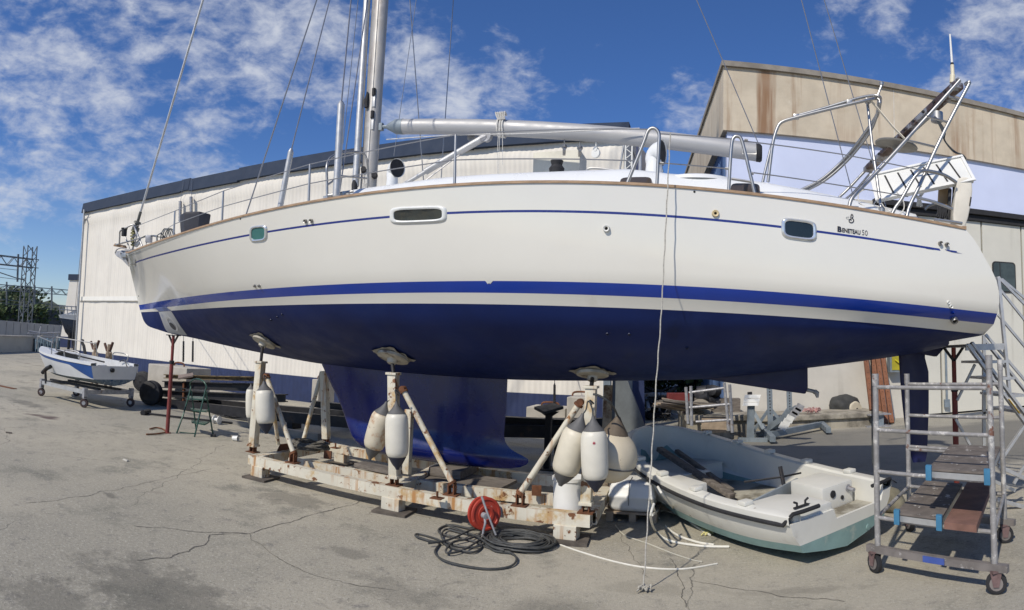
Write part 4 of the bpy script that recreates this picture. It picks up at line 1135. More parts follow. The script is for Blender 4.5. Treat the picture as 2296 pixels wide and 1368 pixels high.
m = MB(); m.cyl(Yp(736, 438, 5.5), Yp(792, 429, 5.6), .018, seg=10); m.box(Yp(755, 440, 5.55), (.35, .05, .03)); m.cyl(Yp(757, 430, 5.55), Yp(757, 440, 5.55), .03, seg=8); m.cyl(Yp(772, 430, 5.55), Yp(772, 440, 5.55), .03, seg=8); m.build('chain_plate_rail', M_steel, yacht)
# upper and lower wires
def wire(P, name='lifeline', r=.0055): MB().tube(P, r, 6).build(name, M_wire, yacht)
tp = [t_ for _, t_ in tops]; lw = [b.lerp(t_, .52) for b, t_ in tops]
pul = Yp(304, 508, 6.75)
hA, hB = Yp(1461, 290, yn[0]), Yp(1643, 312, yn[1])
wire([pul] + tp + [hA]); wire([Yp(348, 530, 6.4)] + lw + [Yp(1429, 361, yn[0])])
wire([Yp(1478, 300, yn[0]), hB]); wire([Yp(1476, 365, yn[0]), Yp(1638, 379, yn[1])])
wire([Yp(1664, 316, yn[1]), Yp(1887, 346, 5.5), Yp(2062, 381, 5.6)]); wire([Yp(1679, 386, yn[1]), Yp(1885, 416, 5.5), Yp(2036, 441, 5.6)])
wire([V((p.x, 2 * CL - p.y, p.z)) for p in tp]); wire([V((p.x, 2 * CL - p.y, p.z)) for p in lw])
for px, py, y in ((1686, 389, yn[1]), (1484, 366, yn[0]), (1673, 314, yn[1]), (1630, 378, yn[1])):
    MB().tube([Yp(px - 4, py - .5, y), Yp(px + 4, py + .5, y)], .012, 8).build('turnbuckle', M_steel, yacht)
# pulpit, anchor, lights at the bow
yb = 6.72
pts = [(319, 553), (311, 532), (303, 512), (297, 504), (283, 511), (270, 518), (268.5, 530), (267.5, 547)]
hoop(pts, [6.8, 6.8, 6.78, 6.75, 6.7, 6.7, 6.72, 6.75], .0165, 'pulpit')
hoop([(259, 549), (290, 541), (318, 533), (335, 529), (350, 530), (352, 541)], [6.8, 6.8, 6.75, 6.7, 6.6, 6.55], .0145, 'pulpit')
hoop([(279, 526), (285, 542), (291, 561)], 6.85, .0145, 'pulpit'); hoop([(300, 507), (306, 530), (297, 557)], 6.95, .0145, 'pulpit'); hoop([(296, 560), (305, 545), (318, 533)], 6.95, .0145, 'pulpit')
m = MB(); m.tube([Yp(258, 549, 6.85), Yp(281, 553.5, 6.85)], .028, 8); m.bar(Yp(258, 551, 7.1), Yp(281, 555, 7.1), .08, .03); m.build('pulpit_step', M_teak, yacht)
m = MB(); c = Yp(278.5, 521, 6.72); m.lathe([(.045, -.075), (.055, -.07), (.055, .06), (.065, .065), (.065, .085), (.01, .09)], c, (0, 0, 1), 14); m.build('navigation_light', M_black, yacht)
m = MB(); m.box(Yp(334, 536, 6.6), (.11, .09, .13), rz=.5); m.build('horn_box', M_galv, yacht, bevel=.01)
MB().cyl(Yp(328, 551, 6.55), Yp(328, 533, 6.6), .01, seg=6).build('horn_post', M_steel, yacht)
m = MB(); P = smooth_path([Yp(x, y, 6.5) for x, y in ((352, 540), (353, 528), (362, 524), (368, 532), (366, 541))], 4); m.tube(P, .010, 6)
for x0 in (360, 364, 369, 373):
    m.tube(smooth_path([Yp(x0, 541, 6.45), Yp(x0 + 2, 524, 6.45), Yp(x0 + 9, 513, 6.42), Yp(x0 + 17, 519, 6.4), Yp(x0 + 20, 532, 6.38)], 4), .010, 6)
m.tube(smooth_path([Yp(a, b, 6.6) for a, b in ((318, 533), (330, 528), (352, 531), (383, 534))], 3), .009, 6)
m.build('looped_hose', M_cable, yacht)
anc = MB()
A0 = [Yp(*p, 6.94) for p in ((257, 569), (267, 566), (287, 567), (288, 577), (282, 580), (288, 598), (275, 584), (262, 575))]
anc.prism(A0, (0, .12, 0))
anc.tube(smooth_path([Yp(a, b, 7.0) for a, b in ((258, 568), (262, 560), (272, 556), (283, 559), (290, 566))], 3), .014, 8)
anc.bar(Yp(262, 566, 7.0), Yp(300, 560, 7.0), .03, .05)
anco = anc.build('anchor', M_galv, yacht, bevel=.006)
anc2 = MB(); anc2.box(Yp(284, 573, 6.98), (.16, .16, .10)); anc2.lathe([(.03, -.06), (.045, -.05), (.045, .05), (.03, .06)], Yp(277, 569, 7.0), (0, 1, 0), 12); anc2.build('bow_roller', M_steel, yacht, bevel=.006)
m = MB(); m.tube([Yp(298 + 4 * sin(i * 2.1), 553 - i * 2.2, 6.95) for i in range(18)], [.012 + .018 * abs(sin(i * 1.3)) for i in range(18)], 6)
m.build('taped_furler_gear', pbr('olive_tape', (.22, .21, .09), .7, var=.5, vs=30), yacht, bevel=.008)
for px, py, s_ in ((309, 548, .09), (300, 530, .06)):
    m = MB(); m.box(Yp(px, py, 6.9), (s_ * 1.6, .05, s_ * .5), rot=Matrix.Rotation(-.5, 3, 'Y')); m.build('mooring_cleat', M_steel, yacht, bevel=.01)
# halyard flag tip
MB().cyl(Yp(305, 512, 6.95), Yp(304, 495, 6.95), .012, seg=6).build('furler_line', M_cable, yacht)

# ------------------------------------------------------------------ stern gear
hoop([(1722, 408), (1727, 366), (1732, 326), (1737, 304), (1742, 289), (1748, 278), (1759, 271), (1783, 264), (1850, 247), (1943, 225), (1962, 221), (1971, 224), (1972, 236), (1966, 257), (1943, 293), (1898, 351), (1845, 400), (1796, 426)], [5.9] * 10 + [6.0, 6.0, 6.0] + [6.2, 6.4, 6.6, 6.7, 6.8], .0165, 'bimini_frame')
hoop([(1785, 260), (1850, 242), (1925, 220), (1960, 214), (1973, 218), (1974, 230), (1967, 260), (1946, 292), (1902, 350), (1850, 398), (1800, 427)], [6.0] * 5 + [6.2, 6.35, 6.5, 6.7, 6.8, 6.9], .0155, 'bimini_frame')
hoop([(1970, 226), (1965, 262), (1948, 300), (1905, 355), (1853, 402), (1806, 428)], [6.1, 6.2, 6.4, 6.6, 6.7, 6.8], .0155, 'bimini_frame')
hoop([(1710, 409), (1720, 365), (1731, 322)], 6.1, .0145, 'bimini_brace', 2)
hoop([(1945, 232), (1955, 320), (1966, 400), (1976, 474)], [6.05, 6.0, 5.9, 5.8], .0155, 'bimini_brace', 2)
m = MB(); m.cyl(Yp(1967, 217, 6.0), Yp(1977, 190, 6.0), .013, seg=8); m.lathe([(.02, 0), (.024, .03), (.01, .04)], Yp(1977, 191, 6.0), (0, 0, 1), 10); m.build('stern_light_pole', M_steel, yacht)
for px, py in ((1785, 262), (1904, 230), (1946, 226)): MB().box(Yp(px, py, 5.98), (.06, .05, .05)).build('frame_joint', M_steel, yacht, bevel=.01)
m = MB()
P = [Yp(a, b, 6.0) for a, b in ((1950, 223), (1966, 241), (2002, 284), (2029, 312))]
for a, b in zip(P, P[1:]): m.bar(a, b, .035, .008)
m.build('canvas_strap', pbr('cream_strap', (.68, .62, .50), .8), yacht, smooth=0)
# stern arch: ladder shaped near frame, cross beam, far frame
hoop([(1904, 464), (1909, 447), (1925, 428), (1960, 392), (2010, 338), (2060, 282), (2110, 227), (2152, 180)], [5.45, 5.46, 5.5, 5.6, 5.65, 5.7, 5.7, 5.7], .019, 'arch_leg', 4)
hoop([(2033, 487), (2037, 470), (2045, 450), (2060, 420), (2100, 330), (2140, 250), (2172, 190), (2171, 185), (2164, 189)], [5.58, 5.6, 5.62, 5.65, 5.7, 5.7, 5.7, 5.7, 5.75], .019, 'arch_leg', 4)
for a, b in (((2078, 261), (2128, 275)), ((2031, 314), (2102, 331)), ((2127, 216), (2153, 226)), ((1990, 358), (2068, 375))):
    if a[0] > 2000: MB().cyl(Yp(*a, 5.68), Yp(*b, 5.7), .0125, seg=8).build('arch_rung', M_steel, yacht)
xa, xb = Yp(2150, 190, 5.8), Yp(1944, 382, 8.2)
m = MB(); d_ = (xb - xa).normalized(); m.bar(xa, xb, .12, .07); m.bar(xa + V((.0, 0, .07)), xb + V((0, 0, .07)), .03, .03); cb = m.build('arch_crossbeam', pbr('brown_stained_steel', (.13, .085, .07), .35, .55, var=.35, vs=5, patch=((.4, .4, .4), 4, .5, .1)), yacht, bevel=.012)
for k in range(9):
    p = lerp(xa, xb, .08 + k * .1); MB().lathe([(.018, 0), (.018, .01), (.006, .012)], p + V((-.065, -.03, 0)), (-.8, -.5, 0), 8).build('beam_bolt', M_black, cb)
hoop([(1882, 442), (1905, 420), (1939, 384), (1960, 366)], [8.3, 8.3, 8.25, 8.2], .019, 'arch_leg', 4); hoop([(1893, 448), (1915, 430), (1955, 384)], [8.5, 8.4, 8.2], .015, 'arch_leg', 4)
p = lerp(xa, xb, .62); m = MB(); m.lathe([(.03, .05), (.26, .045), (.275, .03), (.27, .015), (.05, .0), (.03, -.06)], p + V((.0, .0, -.06)), (.15, -.10, 1), 40); m.build('dish_antenna', pbr('grey_disc', (.23, .22, .19), .35, .3, var=.1), yacht)
MB().lathe([(.07, -.05), (.07, .05), (.03, .07)], lerp(xa, xb, .2) + V((0, -.02, -.14)), (0, 0, -1), 14).build('deck_lamp', M_steel, yacht)
m = MB(); a = Yp(2135, 186, 6.0); m.cyl(a, Yp(2136, 168, 6.0), .03, seg=12); m.cyl(Yp(2136, 168, 6.0), Yp(2135, 146, 6.0), .022, seg=12); an = m.build('radio_antenna', pbr('cream_plastic', (.68, .62, .46), .4), yacht)
MB().cyl(Yp(2135, 149, 6.0), Yp(2134.6, 141, 6.0), .018, seg=10).build('antenna_collar', M_black, an)
MB().cyl(Yp(2134.6, 142, 6.0), Yp(2130, 77, 6.0), .0135, .010, 10).build('antenna_whip', M_whitep, an)
m = MB()
for k in range(4):
    o = k * .012; m.tube(smooth_path([Yp(2092, 256, 6.3), Yp(2102 + k, 272, 6.1), Yp(2113 + k * 2, 295, 6.0), Yp(2118, 315, 6.0), Yp(2138 + k, 340, 6.0), Yp(2158, 347, 6.0), Yp(2166, 356, 6.0)], 4), .009, 6)
m.build('wiring_loom', M_cable, yacht)
# white slotted gangway board
Q = [Yp(1953, 394, 6.1), Yp(2156, 351, 5.95), Yp(2184, 403, 5.75), Yp(1966, 448, 5.9)]
nq = (Q[1] - Q[0]).cross(Q[3] - Q[0]).normalized()
if nq.y > 0: nq = -nq
m = MB(); m.prism(Q, -nq * .05); gw = m.build('gangway_board', M_white, yacht, bevel=.008)
m = MB()
def qp(u, v, off): return Q[0].lerp(Q[1], u).lerp(Q[3].lerp(Q[2], u), v) + nq * off
for u in (.13, .27, .41, .55, .69, .83): m.prism([qp(u, .12, .001), qp(u + .018, .12, .001), qp(u + .055, .88, .001), qp(u + .037, .88, .001)], nq * .003)
m.build('board_slot', M_black, gw, smooth=0)
m = MB()
for v0, v1 in ((-.03, .04), (.96, 1.05)): m.prism([qp(-.01, v0, .006), qp(1.01, v0, .006), qp(1.01, v1, .006), qp(-.01, v1, .006)], nq * .012)
m.prism([qp(-.015, -.03, .003), qp(.02, -.03, .003), qp(.02, 1.05, .003), qp(-.015, 1.05, .003)], nq * .008)
m.prism([qp(.985, -.03, .003), qp(1.015, -.03, .003), qp(1.015, 1.05, .003), qp(.985, 1.05, .003)], nq * .008)
m.build('board_frame', M_whitep, gw, smooth=0)
m = MB()
for pr in (((2049, 433), (2062, 449), (2066, 463)), ((2070, 430), (2060, 445), (2058, 462))): m.tube([Yp(*p, 6.2) for p in pr], .018, 8)
m.build('board_strut', M_white, yacht)
# tall white lifebuoy case at the quarter
O_ = [(2139, 500), (2137, 480), (2146, 406), (2150, 399), (2160, 396), (2174, 398), (2180, 403), (2181, 428), (2178, 455), (2172, 485), (2164, 512), (2152, 512)]
m = MB(); P = [Yp(a, b, 5.75) for a, b in O_]; m.prism(P, (.02, .16, 0)); lc_ = m.build('lifebuoy_case', pbr('cream_cover', (.66, .62, .53), .6, var=.06, vs=6), yacht, bevel=.025, smooth=60)
m = MB(); m.prism([Yp(a, b, 5.742) for a, b in ((2176, 441), (2179, 442), (2176, 462), (2173, 461))], (0, .004, 0)); m.build('case_label', M_black, lc_, smooth=0)
# pushpit
hoop([(1999, 482), (2008, 465), (2021, 447), (2045, 405), (2060, 387), (2072, 383), (2095, 386), (2120, 394), (2144, 409)], [5.56] * 5 + [5.6, 5.62, 5.65, 5.7], .0175, 'pushpit', 4)
hoop([(2059, 444), (2095, 453), (2136, 469)], 5.62, .0155, 'pushpit', 3)
hoop([(2095, 492), (2125, 496), (2157, 501)], 5.62, .0165, 'pushpit', 3)
hoop([(2074, 470), (2082, 462), (2100, 456)], 6.0, .0145, 'pushpit', 3)
m = MB(); a = Yp(2117, 446, 5.95); m.box(a, (.13, .05, .24), rot=Matrix.Rotation(.08, 3, 'Y')); m.build('outboard_pad', pbr('plywood', (.30, .21, .12), .7), yacht, bevel=.006)
m = MB()
for a_, b_ in (((2130, 425), (2126, 498)), ((2140, 415), (2137, 500)), ((2118, 470), (2112, 492))): m.cyl(Yp(*a_, 5.85), Yp(*b_, 5.85), .02, seg=8)
for k in range(7): m.tube(smooth_path([Yp(2100 + k * 4, 455 + k, 5.8), Yp(2103 + k * 3, 475, 5.8), Yp(2098 + k * 5, 485 + k, 5.8)], 3), .009, 5)
m.build('outboard_bracket', M_black, yacht)
for px, py in ((1904, 465), (2034, 488), (2000, 483)):
    p, _ = on_hull(px, py + 3); MB().box(Yp(px, py, 5.55 if px > 1950 else 5.45), (.16, .08, .012)).build('foot_plate', M_steel, yacht)
m = MB()
m.tube(smooth_path([Yp(a, b, 5.75) for a, b in ((1976, 473), (1950, 468), (1928, 455), (1925, 435), (1940, 425), (1962, 428))], 5), .006, 5)
m.tube(smooth_path([Yp(a, b, 5.75) for a, b in ((1976, 455), (1988, 470), (2010, 482), (2026, 470), (2025, 450), (2010, 430))], 5), .006, 5)
m.tube(smooth_path([Yp(a, b, 5.75) for a, b in ((1978, 478), (2000, 470), (1960, 460), (1976, 440))], 5), .006, 5)
m.build('loose_line', M_rope, yacht)
m = MB(); m.lathe([(.03, -.05), (.035, .04), (.02, .06)], Yp(1977, 477, 5.75), (0, 0, 1), 12); m.build('line_weight', M_steel, yacht)
# cockpit hatch bits on deck
m = MB(); a = Yp(1256, 374, 7.6); m.box(a + V((0, 0, -.12)), (.62, .4, .54)); m.build('deck_box', pbr('beige_box', (.56, .55, .48), .5), yacht, bevel=.01)
m = MB(); m.lathe([(.08, 0), (.09, .06), (.06, .1), (.075, .15), (.02, .17)], Yp(1248, 390, 6.6), (0, 0, 1), 18); m.build('winch', M_black, yacht)
m = MB(); m.tube(smooth_path([Yp(a, b, 6.4) for a, b in ((1315, 384), (1322, 378), (1345, 378), (1385, 384))], 3), .014, 8); m.build('grab_rail', M_steel, yacht)
for px, py in ((1560, 405),):
    m = MB(); m.lathe([(.42, 0), (.40, .035), (.3, .06), (.001, .075)], Yp(1560, 404, 6.1) + V((0, 0, -.05)), (0, -.1, 1), 30); m.build('hatch_dome', M_deck, yacht)
# items lying on deck
c = Yp(436, 508, 6.3)
m = MB(); rows = []
for z_, s_ in ((-.12, .9), (0.0, .98), (.14, 1.04), (.185, 1.05), (.20, .92), (.205, .6)):
    rows.append([c + V((cos(pi/6 + k * pi/3) * .27 * s_, sin(pi/6 + k * pi/3) * .22 * s_, z_)) for k in range(6)])
m.grid(rows, closed=True); m.add(rows[-1], [tuple(range(6))]); m.add(rows[0], [tuple(range(6))])
o = m.build('cover', pbr('charcoal_cover', (.035, .036, .045), .6, var=.2), None, bevel=.01, smooth=40)
o.name = 'covered_hatch_box'; tag(o, 'dark charcoal hexagonal covered box sitting on the yacht foredeck', 'box')

# rope hanging from the side of the yacht to the ground
pr = [at(1503, 298, 5.0), at(1497, 420, 4.975), at(1490, 560, 4.975), at(1483, 700, 4.96), at(1472, 850, 4.92), at(1462, 1010, 4.85)]
e = gz(1443, 1318, .03); pr += [at(1452, 1170, e.y + .04), e]
rp_ = thing('hanging_rope', e, 'thin white rope hanging from the yacht rail down to a lump on the ground', 'rope')
P = smooth_path(pr, 8)
mm_ = MB(); mm_.tube([p + V((sin(i * 1.7) * .003, 0, 0)) for i, p in enumerate(P)], .0055, 6); mm_.build('rope_line', pbr('grey_rope', (.42, .40, .35), .85, var=.25, vs=60), rp_)
mm_ = MB()
for k in range(14):
    a_ = random.random() * 6.28; q = e + V((cos(a_) * .025, sin(a_) * .025, 0)); mm_.tube(smooth_path([q, q + V((random.uniform(-.04, .04), random.uniform(-.04, .04), .02)), q + V((random.uniform(-.04, .04), random.uniform(-.04, .04), -.01))], 3), .006, 5)
mm_.build('rope_knot', pbr('grubby_rope', (.36, .34, .29), .9, var=.3, vs=40), rp_)
# ------------------------------------------------------------------ cradle under the yacht
cr = thing('boat_cradle', (-3.2, 6.4, 0), 'rusty white steel cradle with pad topped posts and slanted braces carrying the yacht', 'cradle')
ZT, TH = .265, .115
def zc(p, z): return V((p.x, p.y, z))
FL_, FM_, FR_ = gz(566, 1020, ZT), gz(880, 1093, ZT), gz(1326, 1152, ZT)
BLc = gz(722, 996, ZT); BLc = V((BLc.x - .06, BLc.y + .18, ZT)); BRc = gz(1366, 1078, ZT)
BMc = lerp(BLc, BRc, .47)
I0, I1 = gz(652, 1022, ZT), gz(1340, 1110, ZT)
def rail(a, b, name='beam', w=.11, h=TH, z=ZT):
    a, b = zc(a, z - h / 2), zc(b, z - h / 2)
    m = MB(); t_ = (b - a).normalized(); sd_ = V((-t_.y, t_.x, 0)) * w / 2; u = V((0, 0, h / 2)); k = .012
    out = [(-1, -1), (1, -1), (1, 1), (-1, 1)]
    o4 = lambda p, f: [p + sd_ * i * f + u * j * f for i, j in out]
    rows = [o4(a + t_ * .25, .84), o4(a, .84), o4(a, 1), o4(b, 1), o4(b, .84), o4(b - t_ * .25, .84)]
    m.grid(rows, closed=True); m.add(rows[0], [(0, 1, 2, 3)]); m.add(rows[-1], [(0, 1, 2, 3)])
    return m.build(name, M_cradle, cr, smooth=0)
fr_t = (FR_ - FL_).normalized()
rail(FL_ - fr_t * .02, FR_ + fr_t * .0)
rail(FL_ + V((.05, .08, 0)), BLc, z=ZT - .003); rail(BLc, BRc); rail(I0, I1, z=ZT - .02, w=.10, h=.11)
rail(FM_ + V((0, .08, 0)), BMc, z=ZT - .004, w=.10); rail(FR_ + V((-.02, .08, 0)), BRc, z=ZT - .003)
M_packing = pbr('grimy_board', (.10, .085, .07), .9, var=.3, vs=8)
for P_, sz in ((gz(590, 1062, .05), .2), (gz(885, 1135, .05), .22), (gz(1283, 1185, .05), .22), (BLc + V((.3, 0, -.25)), .18), (BRc + V((-.1, .0, -.25)), .18), (BMc + V((0, 0, -.25)), .18)):
    P_ = zc(P_, 0)
    if P_.y < 6.6:      # sit centred under the front rail
        t_ = (P_.x - FL_.x) / (FR_.x - FL_.x); P_ = V((P_.x, lerp(FL_.y, FR_.y, t_), 0))
    MB().box(P_ + V((0, 0, .088)), (sz, .14, .125), rz=atan2(fr_t.y, fr_t.x)).build('foot', M_cradle, cr, smooth=0, bevel=.004)
    MB().box(P_ + V((.02, 0, .014)), (sz * 1.75, .34, .024), rz=.1).build('packing_board', M_packing, cr, smooth=0)
def clevis(p, h=.12):
    m = MB(); p = zc(p, 0)
    m.box(p + V((0, 0, ZT + .006)), (.15, .13, .012))
    for o in (-.03, .03): m.box(p + V((o, 0, ZT + h / 2)), (.012, .07, h))
    m.cyl(p + V((-.05, 0, ZT + h * .7)), p + V((.05, 0, ZT + h * .7)), .014, seg=8)
    m.build('clevis', M_rust, cr, smooth=40)
def post(foot, toppx, y, r=.10):
    b = zc(foot, ZT + .09); t_ = Yp(*toppx, y)
    MB().bar(b, t_, r, r, up=(0, 1, 0)).build('post', M_cradle, cr, bevel=.006)
    m = MB(); d_ = (t_ - b).normalized(); m.box(t_, (r * 1.3, r * 1.3, .025)); m.build('post_flange', M_cradle, cr, bevel=.003); MB().box(b, (r * 1.25, r * 1.25, .03)).build('post_flange', M_cradle, cr, bevel=.003)
    clevis(foot, .11); return b, t_
pads = []
yF = lambda p: p.y
pL = gz(567, 1014, ZT); pM = gz(884, 1088, ZT); pR = gz(1314, 1150, ZT)
for foot, tpx, hp, rad in ((pL, (585, 812), (594, 763), .17), (pM, (882, 838), (883, 796), .18), (pR, (1326, 868), (1329, 832), .165)):
    b, t_ = post(foot, tpx, foot.y)
    P, n = on_hull(*hp)
    pads.append((P, n))
    MB().cyl(t_, P + n * .07, .021, seg=10).build('screw_jack', M_blackst, cr)
    m = MB(); m.lathe([(.03, .11), (.05, .10), (.06, .055), (rad * .9, .05), (rad, .045), (rad, .02), (rad * .95, .012)], P, n, 30); m.build('pad', pbr('dirty_pad_white', (.42, .39, .32), .7, var=.25, vs=8, patch=((.14, .10, .07), 6, .55, .12)) if 'dirty_pad_white' not in D.materials else D.materials['dirty_pad_white'], cr, smooth=40)
    # ragged cloth between pad and hull
    u = n.orthogonal().normalized(); w = n.cross(u); rim = []; rim2 = []; nn = 36
    for k in range(nn):
        a_ = 2 * pi * k / nn; c4 = max(abs(cos(a_ + .3)), abs(sin(a_ + .3))); rr_ = rad * 1.22 / c4 * (.9 + .12 * noise.noise(V((cos(a_) * 3, sin(a_) * 3, P.x))))
        q = P + (u * cos(a_) + w * sin(a_)) * rr_; hq = BV.find_nearest(q); h_ = hq[0]; nn_ = hq[1] if hq[1].dot(n) > 0 else -hq[1]
        rim.append(h_ + nn_ * (.006 + .02 * random.random())); rim2.append(h_ + nn_ * .012 + (q - P) * .03)
    m = MB(); m.add([P + n * .012] + rim, [(0, k + 1, (k + 1) % nn + 1) for k in range(nn)]); m.build('pad_cloth', pbr('grey_felt', (.30, .285, .25), .95, var=.2, vs=9) if 'grey_felt' not in D.materials else D.materials['grey_felt'], cr, smooth=60)
def brace(topx, yt, footpx, r=.031):
    f = gz(*footpx, ZT); clevis(f); a = Yp(*topx, yt); b = zc(f, ZT + .12)
    MB().cyl(a, b, r, seg=14).build('brace', M_cradle, cr)
    m = MB(); d_ = (b - a).normalized(); m.lathe([(r * 1.5, -.01), (r * 1.5, .01)], a, d_, 12); m.lathe([(.035, -.03), (.035, .03)], a - d_ * .03, (0, 1, 0), 12); m.build('brace_collar', M_rust, cr)
    MB().lathe([(r * 1.5, -.015), (r * 1.5, .012)], b, d_, 12).build('brace_collar', M_rust, cr)
brace((599, 848), pL.y, (657, 1038)); brace((906, 878), pM.y, (1013, 1110)); brace((1297, 908), pR.y, (1166, 1134))
# rear posts and braces
b = zc(BLc, ZT + .05); t_ = Yp(727, 832, BLc.y); MB().bar(b, t_, .10, .10, up=(0, 1, 0)).build('post', M_cradle, cr, bevel=.006); clevis(BLc + V((0, 0, 0)), .1)
MB().cyl(Yp(721, 835, BLc.y), Yp(681, 984, BLc.y - .2), .031, seg=12).build('brace', M_cradle, cr)
MB().cyl(Yp(606, 870, 6.3), Yp(624, 996, 6.7), .028, seg=12).build('brace', M_cradle, cr)
b = V((Yp(1357, 1000, 6.95).x, 6.95, ZT)); MB().bar(b, Yp(1364, 864, 6.95), .09, .09, up=(0, 1, 0)).build('post', pbr('rusty_grey_post', (.24, .2, .15), .8, .1, var=.3, vs=10, patch=((.09, .045, .025), 6, .5, .1)), cr, bevel=.005)
b = gz(912, 1062, ZT); MB().bar(zc(b, ZT), zc(b, ZT + .75), .085, .085).build('post', M_cradle, cr, bevel=.006)
for px, py in ((752, 1005), (1060, 1050), (980, 1118)):
    p = gz(px, py, ZT); 
    if px < 1070: m = MB(); m.cyl(zc(p, ZT), zc(p, ZT + .07), .012, seg=8); m.box(zc(p, ZT + .005), (.12, .1, .01)); m.build('pin', M_rust, cr)
for px, py in ((735, 1020), (1203, 1100)): MB().box(gz(px, py, ZT + .03), (.10, .04, .10), rz=.3).build('lug', M_rust, cr)
# perforated brackets on the left cross beam
MB().prism([zc(lerp(FL_, BLc, f), ZT + z_) + V((.02, 0, 0)) for f, z_ in ((.28, 0), (.52, 0), (.55, .08), (.32, .09))], (.01, .02, 0)).build('bracket', M_rust, cr)
def single(mb, name, mats, label, cat, group=None, **k):
    o = mb.build(name, mats, None, **k); return tag(o, label, cat, group)
# coil of old rope lying on the cradle corner
m = MB(); c = zc(lerp(FL_, BLc, .62), ZT + .02) + V((.22, -.05, 0))
for k in range(16):
    r_ = .17 + .012 * (k % 5) + random.uniform(-.01, .01); zz_ = .02 + .012 * (k // 3)
    m.tube([c + V((cos(a_) * r_ * 1.25, sin(a_) * r_, zz_ + .02 * sin(a_ * 2 + k))) for a_ in [2*pi*j/22 for j in range(22)]], .010, 6, closed=True)
single(m, 'rope_coil', pbr('old_rope', (.13, .12, .10), .9, var=.35, vs=40), 'coil of old grey rope resting on the left corner of the cradle', 'rope')
# blocks and planks carrying the keel
kx = Yp(1020, 1045, CL).x; zbk = zb_ - .012
m = MB(); m.box((kx, 6.95, (zbk + .222) / 2), (.42, .50, zbk - .222)); 
single(m, 'keel_block', M_wood, 'thick square timber block wedged under the yacht keel', 'block', bevel=.01)
single(MB().box((kx + .22, 6.75, .20), (1.1, .7, .035), rz=-.04), 'support_plank', M_wood, 'flat grey plank lying beneath the keel block on the cradle', 'plank')
single(MB().box(gz(850, 1050, .285) + V((0, .0, 0)), (.62, .2, .05), rz=-.12), 'timber_board', M_wood, 'weathered board laid across the inner cradle rail, left of the middle post', 'plank')
# white underside sheet on the ground inside the cradle
M_fend = pbr('fender_white', (.66, .63, .54), .42, var=.06, vs=5, patch=((.50, .45, .34), 4, .58, .2), bump=.04)
M_fend2 = pbr('fender_stained', (.62, .57, .45), .48, var=.08, vs=5, patch=((.36, .17, .06), 3.2, .58, .14), patch2=((.20, .15, .10), 14, .66, .04))
M_fend3 = pbr('fender_rusty', (.58, .52, .40), .5, var=.1, vs=5, patch=((.34, .14, .04), 3.8, .47, .14), patch2=((.16, .09, .05), 9, .62, .05))
M_fendn = pbr('fender_end_navy', (.018, .024, .045), .5, var=.15); M_fendg = pbr('fender_end_grey', (.10, .10, .10), .6, var=.2)
def fender(topc, tip, b0, b1, rpx, y, mats, label, hang=None, dot=False):
    """topc/tip: ends of the cones; b0/b1: where the white body starts and stops (pixels)"""
    T_, E_ = Yp(*topc, y), Yp(*tip, y); ax = (E_ - T_); Ln = ax.length; ax.normalize()
    rng = (T_ - CAM).length; r = rpx / F * hypot(T_.x, T_.y)
    f0 = (b0 - topc[1]) / (tip[1] - topc[1]) * Ln; f1 = (b1 - topc[1]) / (tip[1] - topc[1]) * Ln
    root = thing('boat_fender', E_, label, 'fender', 'white fenders hung on the cradle posts')
    body = MB().lathe([(r * .70, f0), (r * .86, f0 + .02), (r * .96, f0 + .055), (r, f0 + .12), (r * 1.01, (f0 + f1) / 2), (r, f1 - .12), (r * .96, f1 - .055), (r * .86, f1 - .02), (r * .68, f1)], T_, ax, 32).build('body', mats[0], root, smooth=60)
    MB().lathe([(r * .10, -.01), (r * .16, f0 * .15), (r * .42, f0 * .6), (r * .80, f0 + .006), (r * .6, f0 + .01)], T_, ax, 24).build('end_cap', mats[1], root, smooth=40)
    MB().lathe([(r * .6, f1 - .01), (r * .78, f1 - .004), (r * .45, lerp(f1, Ln, .55)), (r * .2, lerp(f1, Ln, .85)), (r * .14, Ln)], T_, ax, 24).build('end_cap', mats[2], root, smooth=40)
    if hang:
        H_ = Yp(*hang, y + .02); MB().tube(smooth_path([T_, lerp(T_, H_, .5) + V((.01, 0, -.01)), H_, H_ + V((.03, .04, -.03))], 4), .008, 6).build('lanyard', M_cable, root)
    if dot:
        q = T_ + ax * lerp(f0, f1, .23); d_ = (CAM - q); d_.z = 0; d_.normalize(); q = q + d_ * (r * 1.0)
        mm = MB()
        for k in range(8):
            a_ = k * pi / 4; t1 = d_.cross(V((0, 0, 1))); e = (t1 * cos(a_) + V((0, 0, 1)) * sin(a_))
            mm.add([q + e * .018 + d_ * .003, q + e.cross(d_) * .004 + d_ * .003, q - e.cross(d_) * .004 + d_ * .003], [(0, 1, 2)])
        mm.build('red_mark', pbr('red_mark', (.4, .02, .05), .6), root, smooth=0, fix=False)
    return root
fender((563, 862), (563, 962), 872, 938, 12, 6.45, (M_fend, M_fendg, M_fendg), 'off-white fender mostly hidden behind the left cradle post')
fender((592, 856), (597, 973), 874, 951, 21.5, pL.y - .22, (M_fend, M_fendg, M_fendn), 'off-white fender with navy tip hanging in front of the left cradle post', (592, 842))
fender((866, 903), (829, 1030), 925, 1005, 25, pM.y - .05, (M_fend3, M_fendg, M_fendg), 'slanted fender with rust stained bottom beside the middle cradle post', (884, 880))
fender((889, 902), (891, 1053), 926, 1026, 26, pM.y - .25, (M_fend, M_fendg, M_fendn), 'clean white fender hanging straight in front of the middle cradle post', (886, 875))
fender((1306, 930), (1256, 1089), 962, 1062, 32, pR.y - .15, (M_fend2, M_fendg, M_fendg), 'scuffed tilted fender with grey ends left of the right cradle post', (1318, 900))
